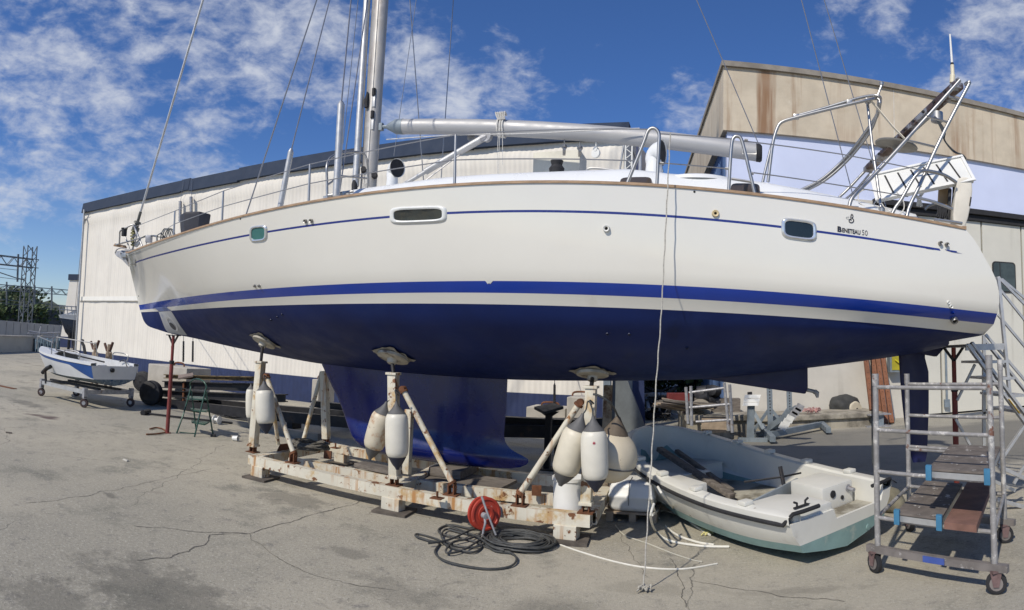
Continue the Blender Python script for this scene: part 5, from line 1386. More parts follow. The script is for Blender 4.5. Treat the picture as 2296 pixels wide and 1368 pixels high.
fender((1330, 935), (1336, 1103), 964, 1076, 30, pR.y - .32, (M_fend, M_fendg, M_fendn), 'white fender with small red mark in front of the right cradle post', (1322, 898), True)
# big ball fender
root = thing('ball_fender', Yp(1393, 1080, 5.75), 'large speckled round white buoy fender hanging right of the cradle', 'fender')
T_ = Yp(1386, 934, 5.78); C_ = Yp(1371, 1023, 5.78); ax = (C_ - T_).normalized(); Ln = (C_ - T_).length; r = .245
M_ball = pbr('ball_cream', (.60, .53, .40), .5, var=.08, vs=3, patch=((.12, .09, .06), 26, .655, .03), patch2=((.70, .67, .58), 2.2, .55, .2))
MB().lathe([(r * .35, Ln - r * .98)] + [(r * sin(R(a_)), Ln - r * cos(R(a_))) for a_ in range(22, 181, 8)], T_, ax, 36).build('body', M_ball, root, smooth=60)
MB().lathe([(.02, 0), (.05, .05), (.10, Ln - r * 1.05), (r * .52, Ln - r * .85), (r * .3, Ln - r * .86)], T_, ax, 24).build('collar', pbr('brown_collar', (.11, .085, .06), .7, var=.3), root, smooth=40)
MB().lathe([(r * .995, Ln + .07), (r * .97 + .008, Ln + .075), (r * .965, Ln + .085)], T_, ax, 36).build('seam', M_fendg, root)
MB().tube(smooth_path([T_, Yp(1370, 905, 5.5), Yp(1345, 888, 5.45), Yp(1330, 884, 5.45)], 4), .010, 6).build('lanyard', M_cable, root)
# white drum behind the fenders
c = gz(1278, 1112, .0); c = V((Yp(1276, 1100, 6.05).x, 6.05, .12))
m = MB(); m.lathe([(.001, 0), (.155, 0), (.16, .015), (.155, .03), (.16, .36), (.172, .37), (.172, .40), (.155, .40), (.15, .05)], c, (0, 0, 1), 32)
single(m, 'plastic_drum', M_whitep, 'white plastic drum standing behind the right hand fenders', 'drum', smooth=40)
# ------------------------------------------------------------------ hose reel and cable
rc = gz(1078, 1203, 0); c = rc + V((0, .06, .20)); R_ = .155
to = (CAM - c); to.z = 0; to.normalize(); axr = (to + V((.55, .1, .12))).normalized()
reel = thing('hose_reel', rc, 'round red hose reel leaning on the front rail of the cradle', 'reel')
M_red = pbr('reel_red', (.40, .04, .02), .6, var=.15, vs=6, patch=((.5, .2, .15), 12, .62, .06), patch2=((.2, .03, .02), 6, .6, .1))
def disc(off): return [(.001, off), (R_ * .3, off), (R_ * .33, off + .008), (R_ * .5, off + .008), (R_ * .53, off), (R_ * .8, off), (R_ * .84, off + .008), (R_ * .95, off + .006), (R_, off), (R_, off - .008), (.001, off - .01)]
MB().lathe(disc(.05), c, axr, 40).build('flange', M_red, reel, smooth=30)
MB().lathe(disc(-.03), c, axr, 40).build('flange', M_red, reel, smooth=30)
MB().lathe([(.08, -.03), (.08, .045)], c, axr, 24).build('drum', M_red, reel)
m = MB(); y_ = c.y - .14; m.tube([Yp(1080, 1113, y_), Yp(1092, 1148, y_), Yp(1112, 1200, y_)], [.012, .010, .010], 8); m.build('handle_bar', M_galv, reel)
m = MB(); m.tube(smooth_path([Yp(1085, 1154, y_ + .02), Yp(1088, 1172, y_), Yp(1084, 1190, y_), Yp(1082, 1205, y_)], 4), .012, 8); m.lathe([(.028, -.02), (.028, .05)], Yp(1086, 1156, y_ + .03), axr, 12); m.build('crank', M_galv, reel)
M_hose = pbr('dark_hose', (.05, .052, .05), .6, var=.25, vs=20)
m = MB(); cc = gz(1163, 1220, 0)
for k in range(30):
    r0 = .17 + .13 * ((k * 7) % 11) / 11; ex, ey = 1.12 + random.uniform(-.05, .05), .88; ox, oy = random.uniform(-.035, .035), random.uniform(-.03, .03)
    rot_ = random.uniform(-.3, .3)
    m.tube([cc + V((ox + cos(a_ + rot_) * r0 * ex, oy + sin(a_) * r0 * ey, .012 + .010 * (k // 6) + .006 * sin(3 * a_ + k))) for a_ in [2*pi*j/30 for j in range(30)]], .0085, 6, closed=True)
single(m, 'coiled_cable', M_hose, 'neatly coiled grey cable lying right of the red hose reel', 'cable')
m = MB()
loops = [[(1105,1180),(1060,1188),(1010,1178),(985,1186),(990,1200),(1040,1210),(1080,1222),(1060,1240),(1010,1230),(980,1210),(940,1198),(932,1205),(960,1214),(985,1218),(975,1240),(1000,1262),(1080,1276),(1140,1272),(1158,1258),(1145,1242),(1110,1236),(1085,1220)],
         [(1120,1190),(1080,1205),(1030,1195),(1000,1190),(990,1210),(1020,1225),(1070,1228),(1110,1210),(1150,1205)],
         [(1050,1180),(1080,1196),(1050,1212),(1015,1222),(1000,1244),(1040,1236),(1090,1206),(1120,1200)],
         [(1000,1182),(1030,1192),(1070,1210),(1100,1232),(1130,1240)],[(960,1225),(1010,1216),(1060,1196),(1110,1188)]]
for i, lp in enumerate(loops):
    P = smooth_path([gz(a_, b_, .012) for a_, b_ in lp], 6); m.tube([p + V((0, 0, .006 * (1 + sin(j * .3 + i)) + .006 * i)) for j, p in enumerate(P)], .0095, 6)
single(m, 'tangled_cable', M_hose, 'loosely tangled dark cable loops lying below the red hose reel', 'cable')
def gline(pxs, r, mat_, name, label, cat='hose', z=.0, n=6):
    P = smooth_path([gz(a_, b_, r + z) for a_, b_ in pxs], n); return single(MB().tube(P, r, 6), name, mat_, label, cat)
M_wh = pbr('white_hose', (.66, .64, .56), .5, var=.08, vs=10)
gline([(1230,1212),(1300,1237),(1380,1260),(1450,1273),(1530,1276),(1608,1264)], .008, M_wh, 'thin_cord', 'long thin white cord curving over the ground from the coiled cable', 'cord')
gline([(1380,1178),(1400,1200),(1450,1218),(1500,1238),(1550,1255),(1575,1260)], .007, pbr('dirty_cord', (.42, .40, .33), .8), 'thin_cord', 'short dirty cord lying in front of the liferaft canister', 'cord')
def hosel(pts, label):
    P = smooth_path([Yp(a_, b_, y_) if y_ else gz(a_, b_, .014) for a_, b_, y_ in pts], 6); return single(MB().tube(P, .0115, 8), 'white_hose', M_wh, label, 'hose')
hosel([(1458,1090,5.6),(1462,1125,5.5),(1475,1160,0),(1510,1195,0),(1560,1215,0),(1601,1222,0)], 'upper of two white hoses curving from the liferaft canister to the right')
hosel([(1466,1130,5.45),(1459,1160,5.4),(1470,1190,0),(1500,1212,0),(1570,1224,0),(1635,1226,0)], 'lowest white hose, ending farthest right of the liferaft canister')
hosel([(1475,1092,5.6),(1490,1115,5.6),(1520,1150,0),(1560,1180,0),(1592,1200,0)], 'straight white hose running from the canister to a yellow rag')
hosel([(1462,1155,5.5),(1480,1146,0),(1520,1152,0),(1560,1154,0)], 'short white hose reaching under the white dinghy')
m = MB()
for k in range(8):
    c_ = gz(1578 + random.uniform(-12, 12), 1196 + random.uniform(-5, 5), .01); m.tube(smooth_path([c_, c_ + V((random.uniform(-.05, .05), .03, .02)), c_ + V((.05, random.uniform(-.03, .03), 0))], 3), .008, 5)
single(m, 'yellow_rag', pbr('pale_yellow_rag', (.55, .50, .22), .9), 'small scrap of pale yellow cord beside the white hoses', 'rag')
# liferaft canister on a pallet
lr = gz(1418, 1172, 0); th_ = atan2(lr.x, lr.y); rot = Matrix.Rotation(-th_ * .3, 3, 'Z')
cst = thing('liferaft_canister', lr + V((0, .1, .09)), 'white moulded liferaft canister strapped shut on a small pallet', 'canister')
cc = V((Yp(1420, 1110, lr.y + .2).x, lr.y + .25, .0)); zt_ = vz((cc.x, cc.y - .2), 1080); zbm = .10
def rbox(c, sx, sy, z0, z1, e=.28, n=28, tilt=.06):
    m = MB(); rows = []
    hz = [(0, .80), (.06, .92), (.18, .985), (.44, 1.0), (.47, 1.03), (.53, 1.03), (.56, 1.0), (.8, .96), (.92, .88), (.985, .74), (1, .5)]
    for h, s in hz:
        r = []
        for k in range(n):
            a_ = 2 * pi * k / n; cx, sy_ = cos(a_), sin(a_)
            r.append(V((c.x + sx / 2 * s * abs(cx) ** e * (1 if cx > 0 else -1), c.y + sy / 2 * s * abs(sy_) ** e * (1 if sy_ > 0 else -1), lerp(z0, z1, h) + 0)))
        rows.append(r)
    m.grid(rows, closed=True); m.add(rows[0], [tuple(range(n))]); m.add(rows[-1], [tuple(range(n))]); return m
wr = 100 / F * hypot(cc.x, cc.y)
rbox(cc, wr, .5, zbm, zt_).build('shell', M_whitep, cst, smooth=60)
m = MB(); st_ = [V((cc.x - .02, cc.y + y, z_)) for y, z_ in ((-.20, zbm + .01), (-.255, lerp(zbm, zt_, .3)), (-.262, lerp(zbm, zt_, .5)), (-.24, lerp(zbm, zt_, .85)), (-.18, zt_ - .005), (0, zt_ + .006))]
for a, b in zip(st_, st_[1:]): m.bar(a, b, .014, .004, up=(1, 0, 0))
m.build('strap', M_fendg, cst, smooth=0)
MB().lathe([(.018, 0), (.018, .01), (.001, .012)], V((cc.x + wr * .40, cc.y - .24, lerp(zbm, zt_, .45))), (0, -1, 0), 12).build('plug', M_black, cst)
pal = thing('wooden_pallet', zc(cc, 0), 'small worn wooden pallet under the liferaft canister', 'pallet')
for dx in (-.22, .02, .24): MB().box(zc(cc, .04) + V((dx, 0, 0)), (.07, .5, .078)).build('bearer', M_woodl, pal, smooth=0)
for dy in (-.2, 0, .2): MB().box(zc(cc, .089) + V((0, dy, 0)), (.56, .11, .018)).build('deck_board', M_woodl, pal, smooth=0)

print('ZB', zb_, pL, pM, pR, BLc, BRc, rc)
# ------------------------------------------------------------------ white dinghy
M_gelold = pbr('old_gelcoat', (.66, .65, .59), .38, var=.04, vs=3, patch=((.46, .44, .38), 2.6, .60, .2), patch2=((.30, .27, .21), 9, .68, .06))
M_teal = pbr('pale_teal_antifouling', (.20, .31, .295), .6, var=.1, vs=5, patch=((.33, .38, .34), 6, .58, .15))
M_floor = pbr('dirty_floor', (.42, .40, .33), .7, var=.12, vs=5, patch=((.17, .15, .11), 3.5, .46, .2))
SM = V((1.13, 5.48, 0)); BW = SM + V((-sin(.655), cos(.655), 0)) * 3.35
fw = (BW - SM).normalized(); rt_v = V((fw.y, -fw.x, 0)); LD = 4.06    # rt_v: towards +x side
MD = Matrix(((rt_v.x, fw.x, 0, SM.x), (rt_v.y, fw.y, 0, SM.y), (0, 0, 1, 0), (0, 0, 0, 1))) @ Matrix.Rotation(R(-3.5), 4, 'Y') @ Matrix.Scale(3.35 / 4.06, 4, V((0, 1, 0)))
dg = thing('dinghy', SM + fw * LD * .5, 'open white dinghy with pale teal bottom and black rubbing strip lying on the ground', 'dinghy')
HBD = [(0, .68), (.12, .74), (.3, .80), (.5, .81), (.68, .77), (.82, .66), (.91, .50), (.97, .30), (1, .02)]
SHD = [(0, .49), (.3, .50), (.6, .57), (.85, .70), (1, .82)]
KZ = [(0, .06), (.2, .0), (.6, .0), (.8, .06), (.92, .22), (1, .55)]
ns = 40
def dsec(t):
    b = max(sinterp(t, HBD), .02); zs_ = sinterp(t, SHD); kz = sinterp(t, KZ); y = t * LD * 1.0
    ch = lerp(kz + .10, kz + .16, min(1, t * 1.2)); cb_ = b * interp(t, [(0, .80), (.5, .78), (.8, .62), (1, .3)])
    zt_ = lerp(ch, zs_, .20)
    return [(0, y, kz), (cb_ * .5, y, lerp(kz, ch, .42)), (cb_, y, ch), (lerp(cb_, b, .25), y, zt_), (lerp(cb_, b, .8), y, lerp(zt_, zs_ - .07, .55)), (b - .015, y, zs_ - .10), (b, y, zs_ - .07)]
for nm, jr, mt_ in (('bottom', (0, 3), M_teal), ('topsides', (3, 6), M_gelold)):
    m = MB()
    for sg in (-1, 1):
        m.grid([[V((sg * p[0], p[1], p[2])) for p in dsec(i / ns)[jr[0]:jr[1] + 1]] for i in range(ns + 1)], M=MD)
    # transom
    s0 = dsec(0)[jr[0]:jr[1] + 1]
    if jr[0] == 0:
        m.add([V((p[0], 0, p[2])) for p in s0] + [V((-p[0], 0, p[2])) for p in reversed(s0)], [tuple(range(2 * len(s0)))], M=MD)
    else:
        mk = m; m = MB(); zn = .33; lft = [V((-p[0], 0, p[2])) for p in s0]; rgt = [V((p[0], 0, p[2])) for p in s0]
        m.prism(lft + [V((-.15, 0, s0[-1][2])), V((-.12, 0, zn)), V((-.12, 0, s0[0][2]))], (0, .035, 0), M=MD)
        m.prism([V((-.12, 0, s0[0][2])), V((.52, 0, s0[0][2])), V((.52, 0, zn)), V((-.12, 0, zn))], (0, .035, 0), M=MD)
        m.prism([V((.52, 0, s0[0][2]))] + rgt + [V((.56, 0, s0[-1][2])), V((.52, 0, zn))], (0, .035, 0), M=MD)
        m.build('transom', M_gelold, dg, smooth=0); m = mk
    m.build(nm, mt_, dg, smooth=30)
# gunwale: flange with inner wall
def gun(t):
    b = max(sinterp(t, HBD), .02); zs_ = sinterp(t, SHD); y = t * LD; w = min(.12, b * .9); iw = b - w
    yi = min(y, LD - .16)
    return [(b + .012, y, zs_ - .07), (b + .018, y, zs_ - .012), (b + .0, y, zs_), (iw + .02, yi, zs_ + .004), (iw, yi, zs_ - .015), (max(iw - .01, .0), yi, zs_ - .16), (max(iw - .05, 0), max(yi - .02, .01), .20)]
m = MB()
for sg in (-1, 1):
    m.grid([[V((sg * p[0], p[1], p[2])) for p in gun(lerp(.0, 1, i / ns))] for i in range(ns + 1)], M=MD)
m.build('gunwale', M_gelold, dg, smooth=40)
m = MB()
for sg in (-1, 1):
    P = [V((sg * (max(sinterp(i / 60, HBD), .02) + .022), i / 60 * LD + (.01 if i == 60 else 0), sinterp(i / 60, SHD) - .075)) for i in range(61)]
    P = [V((sg * .36, -.03, .505)), V((sg * .55, -.03, .505))] + [V((sg * (.655), -.015, .505))] + P[1:]
    m.tube([MD @ p for p in P], .018, 8)
m.build('rubbing_strip', M_black, dg)
# floor and interior furniture
rows = [[MD @ V((sg * max(sinterp(t, HBD) - .16, .01), min(t * LD, LD - .2), .20)) for sg in (-1, -.5, 0, .5, 1)] for t in [lerp(.02, .97, i / 20) for i in range(21)]]
MB().grid(rows).build('floor', M_floor, dg)
def dbox(c, size, name, mat_, bev=.02, rz=0):
    MB().box(c, size, rz=rz, M=MD).build(name, mat_, dg, bevel=bev, smooth=40)
MB().prism([V((-.62, .03, .36)), V((-.14, .03, .36)), V((-.14, .55, .36)), V((-.26, .74, .36)), V((-.66, .74, .36))], (0, 0, .125), M=MD).build('stern_seat', M_gelold, dg, bevel=.025, smooth=40)
MB().prism([V((-.50, .03, .2)), V((-.14, .03, .2)), V((-.14, .55, .2)), V((-.26, .72, .2)), V((-.50, .72, .2))], (0, 0, .165), M=MD).build('seat_base', M_gelold, dg, smooth=0)
MB().prism([V((.06, .40, .2)), V((.50, .40, .2)), V((.56, 1.0, .2)), V((.12, 1.0, .2))], (0, 0, .30), M=MD).build('stern_seat', M_gelold, dg, bevel=.03, smooth=40)
dbox((.18, .21, .24), (.72, .36, .10), 'stern_well', M_floor, .01)
bowp = [V((-.50, 2.72, 0)), V((.10, 2.60, 0)), V((.10, 2.95, 0)), V((.52, 2.95, 0)), V((.40, 3.45, 0)), V((.2, 3.75, 0)), V((-.2, 3.75, 0)), V((-.40, 3.45, 0))]
MB().prism([p + V((0, 0, .2)) for p in bowp], (0, 0, .20), M=MD).build('bow_seat', M_gelold, dg, bevel=.02, smooth=40)
MB().prism([p * .985 + V((0, 0, .401)) for p in bowp], (0, 0, .014), M=MD).build('seat_lid', M_gelold, dg, bevel=.004)
dbox((-.50, 2.18, .33), (.26, .62, .26), 'side_locker', M_gelold, .02)
# blue-grey cross panel, tiller arm
MB().bar(V((-.60, .84, .33)), V((.40, 1.22, .33)), .03, .22, M=MD).build('cross_panel', pbr('blue_grey_panel', (.27, .31, .34), .5), dg, bevel=.006)
m = MB(); m.tube([MD @ V(p) for p in ((-.05, 1.62, .44), (.22, 1.28, .48), (.52, 1.3, .46))], .011, 6); m.cyl(MD @ V((.22, 1.22, .33)), MD @ V((.24, 1.32, .58)), .022, seg=8); m.build('tiller_arm', M_blackst, dg)
for sg in (-1, 1):
    for t in (.16, .36, .54, .70, .84):
        b = sinterp(t, HBD) - .06; m = MB(); m.box((sg * b, t * LD, sinterp(t, SHD) + .022), (.10, .12, .04), M=MD); m.build('rowlock_pad', M_gelold, dg, bevel=.012, smooth=40)
for x, y, z, r_ in ((.02 + .02, -.004, .35, 0),): pass
def rcap(p, d_, r_, mat_, name): MB().lathe([(r_, -.004), (r_, .008), (.001, .010)], MD @ V(p), MD.to_3x3() @ V(d_), 16).build(name, mat_, dg)
rcap((.20, .398, .42), (0, -1, 0), .035, M_black, 'vent_hole'); rcap((.33, .398, .36), (0, -1, 0), .02, M_black, 'vent_hole')
m = MB(); m.cyl(MD @ V((.42, .40, .43)), MD @ V((.42, .30, .42)), .02, seg=10); m.lathe([(.035, 0), (.035, .01)], MD @ V((.42, .398, .43)), MD.to_3x3() @ V((0, -1, 0)), 14); m.build('drain_plug', M_galv, dg)
m = MB(); m.box((-.44, .13, .50), (.17, .03, .012), M=MD)
for o in (-.05, .05): m.tube([MD @ V((-.44 + o, .13, .50)), MD @ V((-.44 + o, .13, .535)), MD @ V((-.44 + o * 1.7, .13, .55))], .010, 6)
m.build('cleat', M_black, dg)
rcap((.30, -.002, .14), (0, -1, 0), .028, M_teal, 'drain_hole')
# timber beams lying in the dinghy
for i, (a, b, w, h_, lab) in enumerate((((-.14, 3.45, .60), (-.06, 1.85, .26), .085, .055, 'thick grey timber beam lying lengthwise in the dinghy, the nearer of two'), ((.06, 3.35, .56), (.10, 2.1, .25), .06, .045, 'thin grey timber beam lying in the dinghy behind the thick beam'))):
    single(MB().bar(MD @ V(a), MD @ V(b), w, h_), 'timber_beam', M_wood, lab, 'beam', 'old timbers in the dinghy', bevel=.008)
# ------------------------------------------------------------------ scaffold trolley at the right
M_scaf = pbr('paint_spattered_tube', (.33, .32, .31), .55, .35, var=.2, vs=12, patch=((.60, .58, .54), 12, .56, .06), patch2=((.20, .10, .07), 9, .62, .05), bump=.2)
M_chan = pbr('mauve_grey_channel', (.19, .172, .16), .6, .2, var=.2, vs=8, patch=((.42, .40, .38), 14, .62, .05))
M_plank = pbr('spattered_plank', (.14, .12, .105), .85, var=.25, vs=7, patch=((.52, .51, .48), 11, .60, .05), patch2=((.10, .08, .07), 4, .6, .1), bump=.2, stretch=(1, 1, 1))
sc0 = gz(1968, 1222, .22); sc1 = gz(2230, 1262, .22); ex_ = (sc1 - sc0); dp = V((.50, .866, 0)) * 1.18
FLs, FRs = V((sc0.x, sc0.y, 0)), V((sc1.x, sc1.y, 0)); BLs, BRs = FLs + dp, FRs + dp
scf = thing('scaffold_trolley', (FLs + BRs) / 2, 'small paint spattered wheeled scaffold with planks standing by the yacht rudder', 'scaffold')
tubes = {}
for nm, P_, py in (('FL', FLs, 838), ('FR', FRs, 796), ('BL', BLs, 838), ('BR', BRs, 806)):
    zt_ = vz(P_, py); m = MB(); m.cyl(V((P_.x, P_.y, .19)), V((P_.x, P_.y, zt_)), .024, seg=14); m.build('post', M_scaf, scf)
    MB().cyl(V((P_.x, P_.y, zt_ - .10)), V((P_.x, P_.y, zt_ + .0)), .028, seg=12).build('post_sleeve', M_scaf, scf)
def rung(A_, pyA, B_, pyB=None, r_=.0165):
    za_ = vz(A_, pyA); zb2 = za_ if pyB is None else vz(B_, pyB); MB().cyl(V((A_.x, A_.y, za_)), V((B_.x, B_.y, zb2)), r_, seg=10).build('rung', M_scaf, scf); return za_
for py in (868, 964): rung(FLs, py, FRs)
zU = rung(FLs, 1057, FRs); zL = rung(FLs, 1160, FRs)
for py in (861, 931, 1001): rung(BLs, py, BRs)
MB().cyl(V((BLs.x, BLs.y, zU)), V((BRs.x, BRs.y, zU)), .0165, seg=10).build('rung', M_scaf, scf); MB().cyl(V((BLs.x, BLs.y, zL)), V((BRs.x, BRs.y, zL)), .0165, seg=10).build('rung', M_scaf, scf)
MB().cyl(V((FRs.x + .04, FRs.y + .05, .2)), V((FRs.x + .02, FRs.y + .05, vz(FRs, 880))), .012, seg=8).build('safety_tube', M_galv, scf)
MB().cyl(V((FRs.x, FRs.y, zL)), V((BRs.x, BRs.y, zL)), .0165, seg=10).build('rung', M_scaf, scf)
MB().cyl(V((FLs.x, FLs.y, zL)), V((BLs.x, BLs.y, zL)), .0165, seg=10).build('rung', M_scaf, scf)
en = ex_.normalized()
MB().bar(FLs - en * .10 + V((0, -.01, .19)), FRs + en * .10 + V((0, -.01, .19)), .05, .055).build('base_channel', M_chan, scf, smooth=0)
MB().bar(lerp(FLs, FRs, .42) - dp.normalized() * .04 + V((0, 0, .19)), lerp(FLs, FRs, .60) - dp.normalized() * .04 + V((0, 0, .19)), .01, .045).build('blue_tape', pbr('blue_label', (.05, .09, .32), .5), scf, smooth=0)
MB().bar(BLs - en * .10 + V((0, 0, .19)), BRs + en * .10 + V((0, 0, .19)), .05, .055).build('base_channel', M_chan, scf, smooth=0)
for P_, yaw_ in ((FLs - en * .03, .4), (FRs + en * .01, 1.1), (BLs, .2), (BRs + en * .0, 1.3)):
    w = P_ + V((0, 0, .078)); ax = V((cos(yaw_), sin(yaw_), 0))
    wo_ = MB().lathe([(.03, -.022), (.055, -.02), (.064, -.022), (.078, -.016), (.078, .016), (.064, .022), (.055, .02), (.03, .022)], w, ax, 24).build('wheel', M_black, scf, smooth=50)
    MB().lathe([(.001, -.026), (.05, -.024), (.05, .024), (.001, .026)], w, ax, 16).build('hub', pbr('hub_grey', (.19, .17, .16), .7, .2, var=.3) if 'hub_grey' not in D.materials else D.materials['hub_grey'], wo_)
    m = MB(); tt_ = V((-ax.y, ax.x, 0))
    for s_ in (-1, 1): m.prism([w + ax * .032 * s_ + tt_ * a_ + V((0, 0, b_)) for a_, b_ in ((-.02, -.02), (.02, -.02), (.045, .09), (-.045, .09))], ax * .004 * s_)
    m.box(w + V((0, 0, .088)), (.09, .09, .012)); m.build('fork', pbr('rusty_mauve', (.17, .11, .105), .7, .2, var=.25, vs=14) if 'rusty_mauve' not in D.materials else D.materials['rusty_mauve'], scf, smooth=0)
def plank(u0, u1, v0, v1, z, name, mat_, nb_=1, lab=None, hooks=True, th=.035):
    """platform between the front and back frames: u along the front, v in depth (0 front, 1 back)"""
    def q(u, v, zz): p = FLs + ex_ * u + dp * v; return V((p.x, p.y, zz))
    root = thing('scaffold_board', q((u0 + u1) / 2, (v0 + v1) / 2, z), lab, 'board')
    for i in range(nb_):
        a_, b_ = lerp(v0, v1, i / nb_), lerp(v0, v1, (i + 1) / nb_) - (.012 if nb_ > 1 else 0)
        MB().prism([q(u0, a_, z), q(u1, a_, z), q(u1, b_, z), q(u0, b_, z)], (0, 0, .016 if hooks else th)).build('deck_board', mat_, root, smooth=0, bevel=.002)
    if hooks:
        MB().prism([q(u0, v0, z - .05), q(u1, v0, z - .05), q(u1, v0 + .03, z - .05), q(u0, v0 + .03, z - .05)], (0, 0, .045)).build('front_edge', M_alu, root, smooth=0)
        for u in (u0 + .005, u1 - .035): MB().prism([q(u, v0, z - .055), q(u + .03, v0, z - .055), q(u + .03, v1, z - .055), q(u, v1, z - .055)], (0, 0, .05)).build('side_rail', M_alu, root, smooth=0)
        for u in (u0 - .01, u1 - .04): MB().prism([q(u, v0 - .03, z - .07), q(u + .05, v0 - .03, z - .07), q(u + .05, v0 + .012, z - .07), q(u, v0 + .012, z - .07)], (0, 0, .115)).build('hook', pbr('blue_plastic', (.05, .19, .33), .5) if 'blue_plastic' not in D.materials else D.materials['blue_plastic'], root, bevel=.006)
plank(.47, .98, -.02, 1.04, zU + .05, 'p', M_plank, 5, 'top spattered scaffold platform with blue end hooks on the right')
plank(.18, .58, -.02, 1.04, zL + .05, 'p', M_plank, 3, 'lower left scaffold platform with blue end hooks', )
plank(.62, .88, -.10, 1.1, zL + .018, 'p', pbr('red_brown_plank', (.19, .10, .075), .85, var=.2, vs=6, patch=((.14, .11, .10), 3, .55, .2), bump=.2), 1, 'thick reddish brown plank lying on the lower right of the scaffold', False, .05)
# ------------------------------------------------------------------ adjustable red props
def prop(foot, headpx, y, lab, legs, side=1):
    root = thing('steel_prop', foot, lab, 'prop', 'red steel props')
    t_ = Yp(*headpx, y) if y else None
    m = MB(); mid = lerp(foot, t_, .72); m.cyl(foot, mid, .036, seg=14); m.build('outer_tube', M_redpaint, root)
    MB().cyl(mid - V((0, 0, .01)), t_, .028, seg=12).build('inner_tube', M_redpaint, root)
    m = MB(); m.lathe([(.045, -.03), (.045, .03)], mid, (0, 0, 1), 14); m.tube([mid + V((-.06, 0, 0)), mid + V((.09, -.02, .02)), mid + V((.09, -.02, -.05))], .008, 6); m.build('locking_pin', M_blackst, root)
    m = MB(); m.box(t_ + V((0, 0, .0)), (.30, .10, .016))
    for s_ in (-1, 1): m.bar(t_ + V((s_ * .13, 0, 0)), t_ + V((0, 0, -.17)), .022, .03)
    m.build('head', M_blackst, root, smooth=0)
    MB().lathe([(.07, 0), (.07, .01), (.03, .015)], foot, (0, 0, 1), 12).build('base_plate', M_redpaint, root)
    if legs:
        m = MB()
        for pts in legs: m.tube(smooth_path([gz(*p, .02) for p in pts], 5), .014, 6)
        m.build('curved_foot', M_rust, root)
f_ = gz(375, 971, 0)
tp_ = Yp(389, 750, f_.y + .35)
prop(f_, (389, 752), 7.0, 'dark red steel prop under the yacht bow beside the green stepladder', [[(370, 970), (350, 973), (328, 974)], [(372, 968), (365, 962), (350, 959), (336, 962)]])
f_ = gz(2146, 1112, 0)
prop(f_, (2138, 778), 6.9, 'brownish red steel prop under the yacht stern behind the scaffold', None)
# ------------------------------------------------------------------ green stepladder
gl = thing('stepladder', gz(440, 975, 0), 'green folding metal stepladder with arched top rail near the yacht bow', 'ladder')
M_green = pbr('dark_green_paint', (.025, .075, .055), .4, .2, var=.2, vs=10, patch=((.10, .09, .06), 10, .64, .05))
G1, G2, G3 = gz(396, 972), gz(436, 980), gz(478, 977); G4 = gz(431, 960); zA_ = 1.1
def gy(px, py, y): return Yp(px, py, y)
yA, yB = G1.y, G2.y
m = MB()
arch = [G2, gy(449, 925, G2.y + .1), gy(460, 878, G2.y + .2), gy(463, 868, G2.y + .22), gy(458, 857, G2.y + .22), gy(448, 851, G2.y + .25), gy(438, 850, G2.y + .3), gy(430, 854, G2.y + .35), gy(426, 862, G2.y + .4), gy(427, 873, G2.y + .4), gy(411, 930, G1.y + .1), G1]
m.tube([arch[0]] + smooth_path(arch[1:-1], 4) + [arch[-1]], .014, 8); m.build('front_frame', M_green, gl)
m = MB(); m.tube([G3, gy(470, 930, G3.y - .05), gy(462, 878, G2.y + .25)], .014, 8); m.build('rear_leg', M_green, gl); m = MB(); m.tube([gz(440, 965), gy(434, 915, G2.y + .4), gy(429, 876, G2.y + .4)], .014, 8); m.build('rear_leg', M_green, gl)
MB().box(gz(478, 977, .02), (.09, .06, .05), rz=.4).build('rubber_foot', M_black, gl, bevel=.01)
for (a, b, c_, d_) in (((420, 890), (457, 892), (462, 898), (423, 896)), ((427, 917), (466, 921), (463, 925), (432, 922)), ((429, 945), (470, 948), (459, 954), (430, 949))):
    yy_ = G2.y + .18
    P = [gy(*a, yy_ + .3), gy(*b, yy_ + .25), gy(*c_, yy_ - .0), gy(*d_, yy_ + .05)]
    MB().prism(P, (0, 0, .022)).build('tread', M_green, gl, smooth=0)
MB().cyl(gz(402, 969, .1), gz(440, 973, .1), .008, seg=6).build('spreader_bar', M_green, gl)
# ------------------------------------------------------------------ aluminium platform stair
sta = thing('platform_stair', gz(2290, 1135, 0), 'aluminium mobile platform stair with handrails at the right edge behind the scaffold', 'stair')
ys, yf_ = 6.2, 6.9
def sb(p, q, y0, y1, w=.035, d_=.035, name='frame_tube', mat_=None):
    MB().bar(Yp(*p, y0), Yp(*q, y1), w, d_, up=(0, 1, 0)).build(name, mat_ or M_alu, sta, smooth=0, bevel=.003)
E2 = lambda p, q, X: (X, p[1] + (q[1] - p[1]) * (X - p[0]) / (q[0] - p[0]))
X_ = 2400
for (p, q, y) in (((2168, 772), (2296, 945), ys), ((2178, 768), (2296, 925), ys + .0), ((2205, 760), (2296, 873), yf_ + .1)):
    sb(p, E2(p, q, X_), y, y, .03, .07, 'stringer')
for (p, q, y) in (((2238, 622), (2296, 681), ys + .1), ((2238, 706), (2296, 775), ys + .1), ((2210, 750), (2296, 850), ys + .1), ((2246, 626), (2296, 668), yf_), ((2243, 650), (2296, 716), yf_)):
    sb(p, E2(p, q, X_), y, y, .03, .03, 'handrail')
sb((2238, 622), (2264, 888), ys + .1, ys + .05, .035, .05, 'guard_post'); sb((2233, 624), (2248, 705), yf_, yf_, .03, .04, 'guard_post'); sb((2229, 625), (2240, 623), yf_, ys + .1, .03, .03, 'handrail')
for p, q in (((2220, 812), (2296, 808)), ((2240, 850), (2296, 847)), ((2266, 889), (2300, 886)), ((2290, 925), (2340, 921))):
    A_ = Yp(p[0], p[1], ys); MB().box(A_ + V((.10, .42, 0)), (.22, .80, .03)).build('step', M_alu, sta, smooth=0)
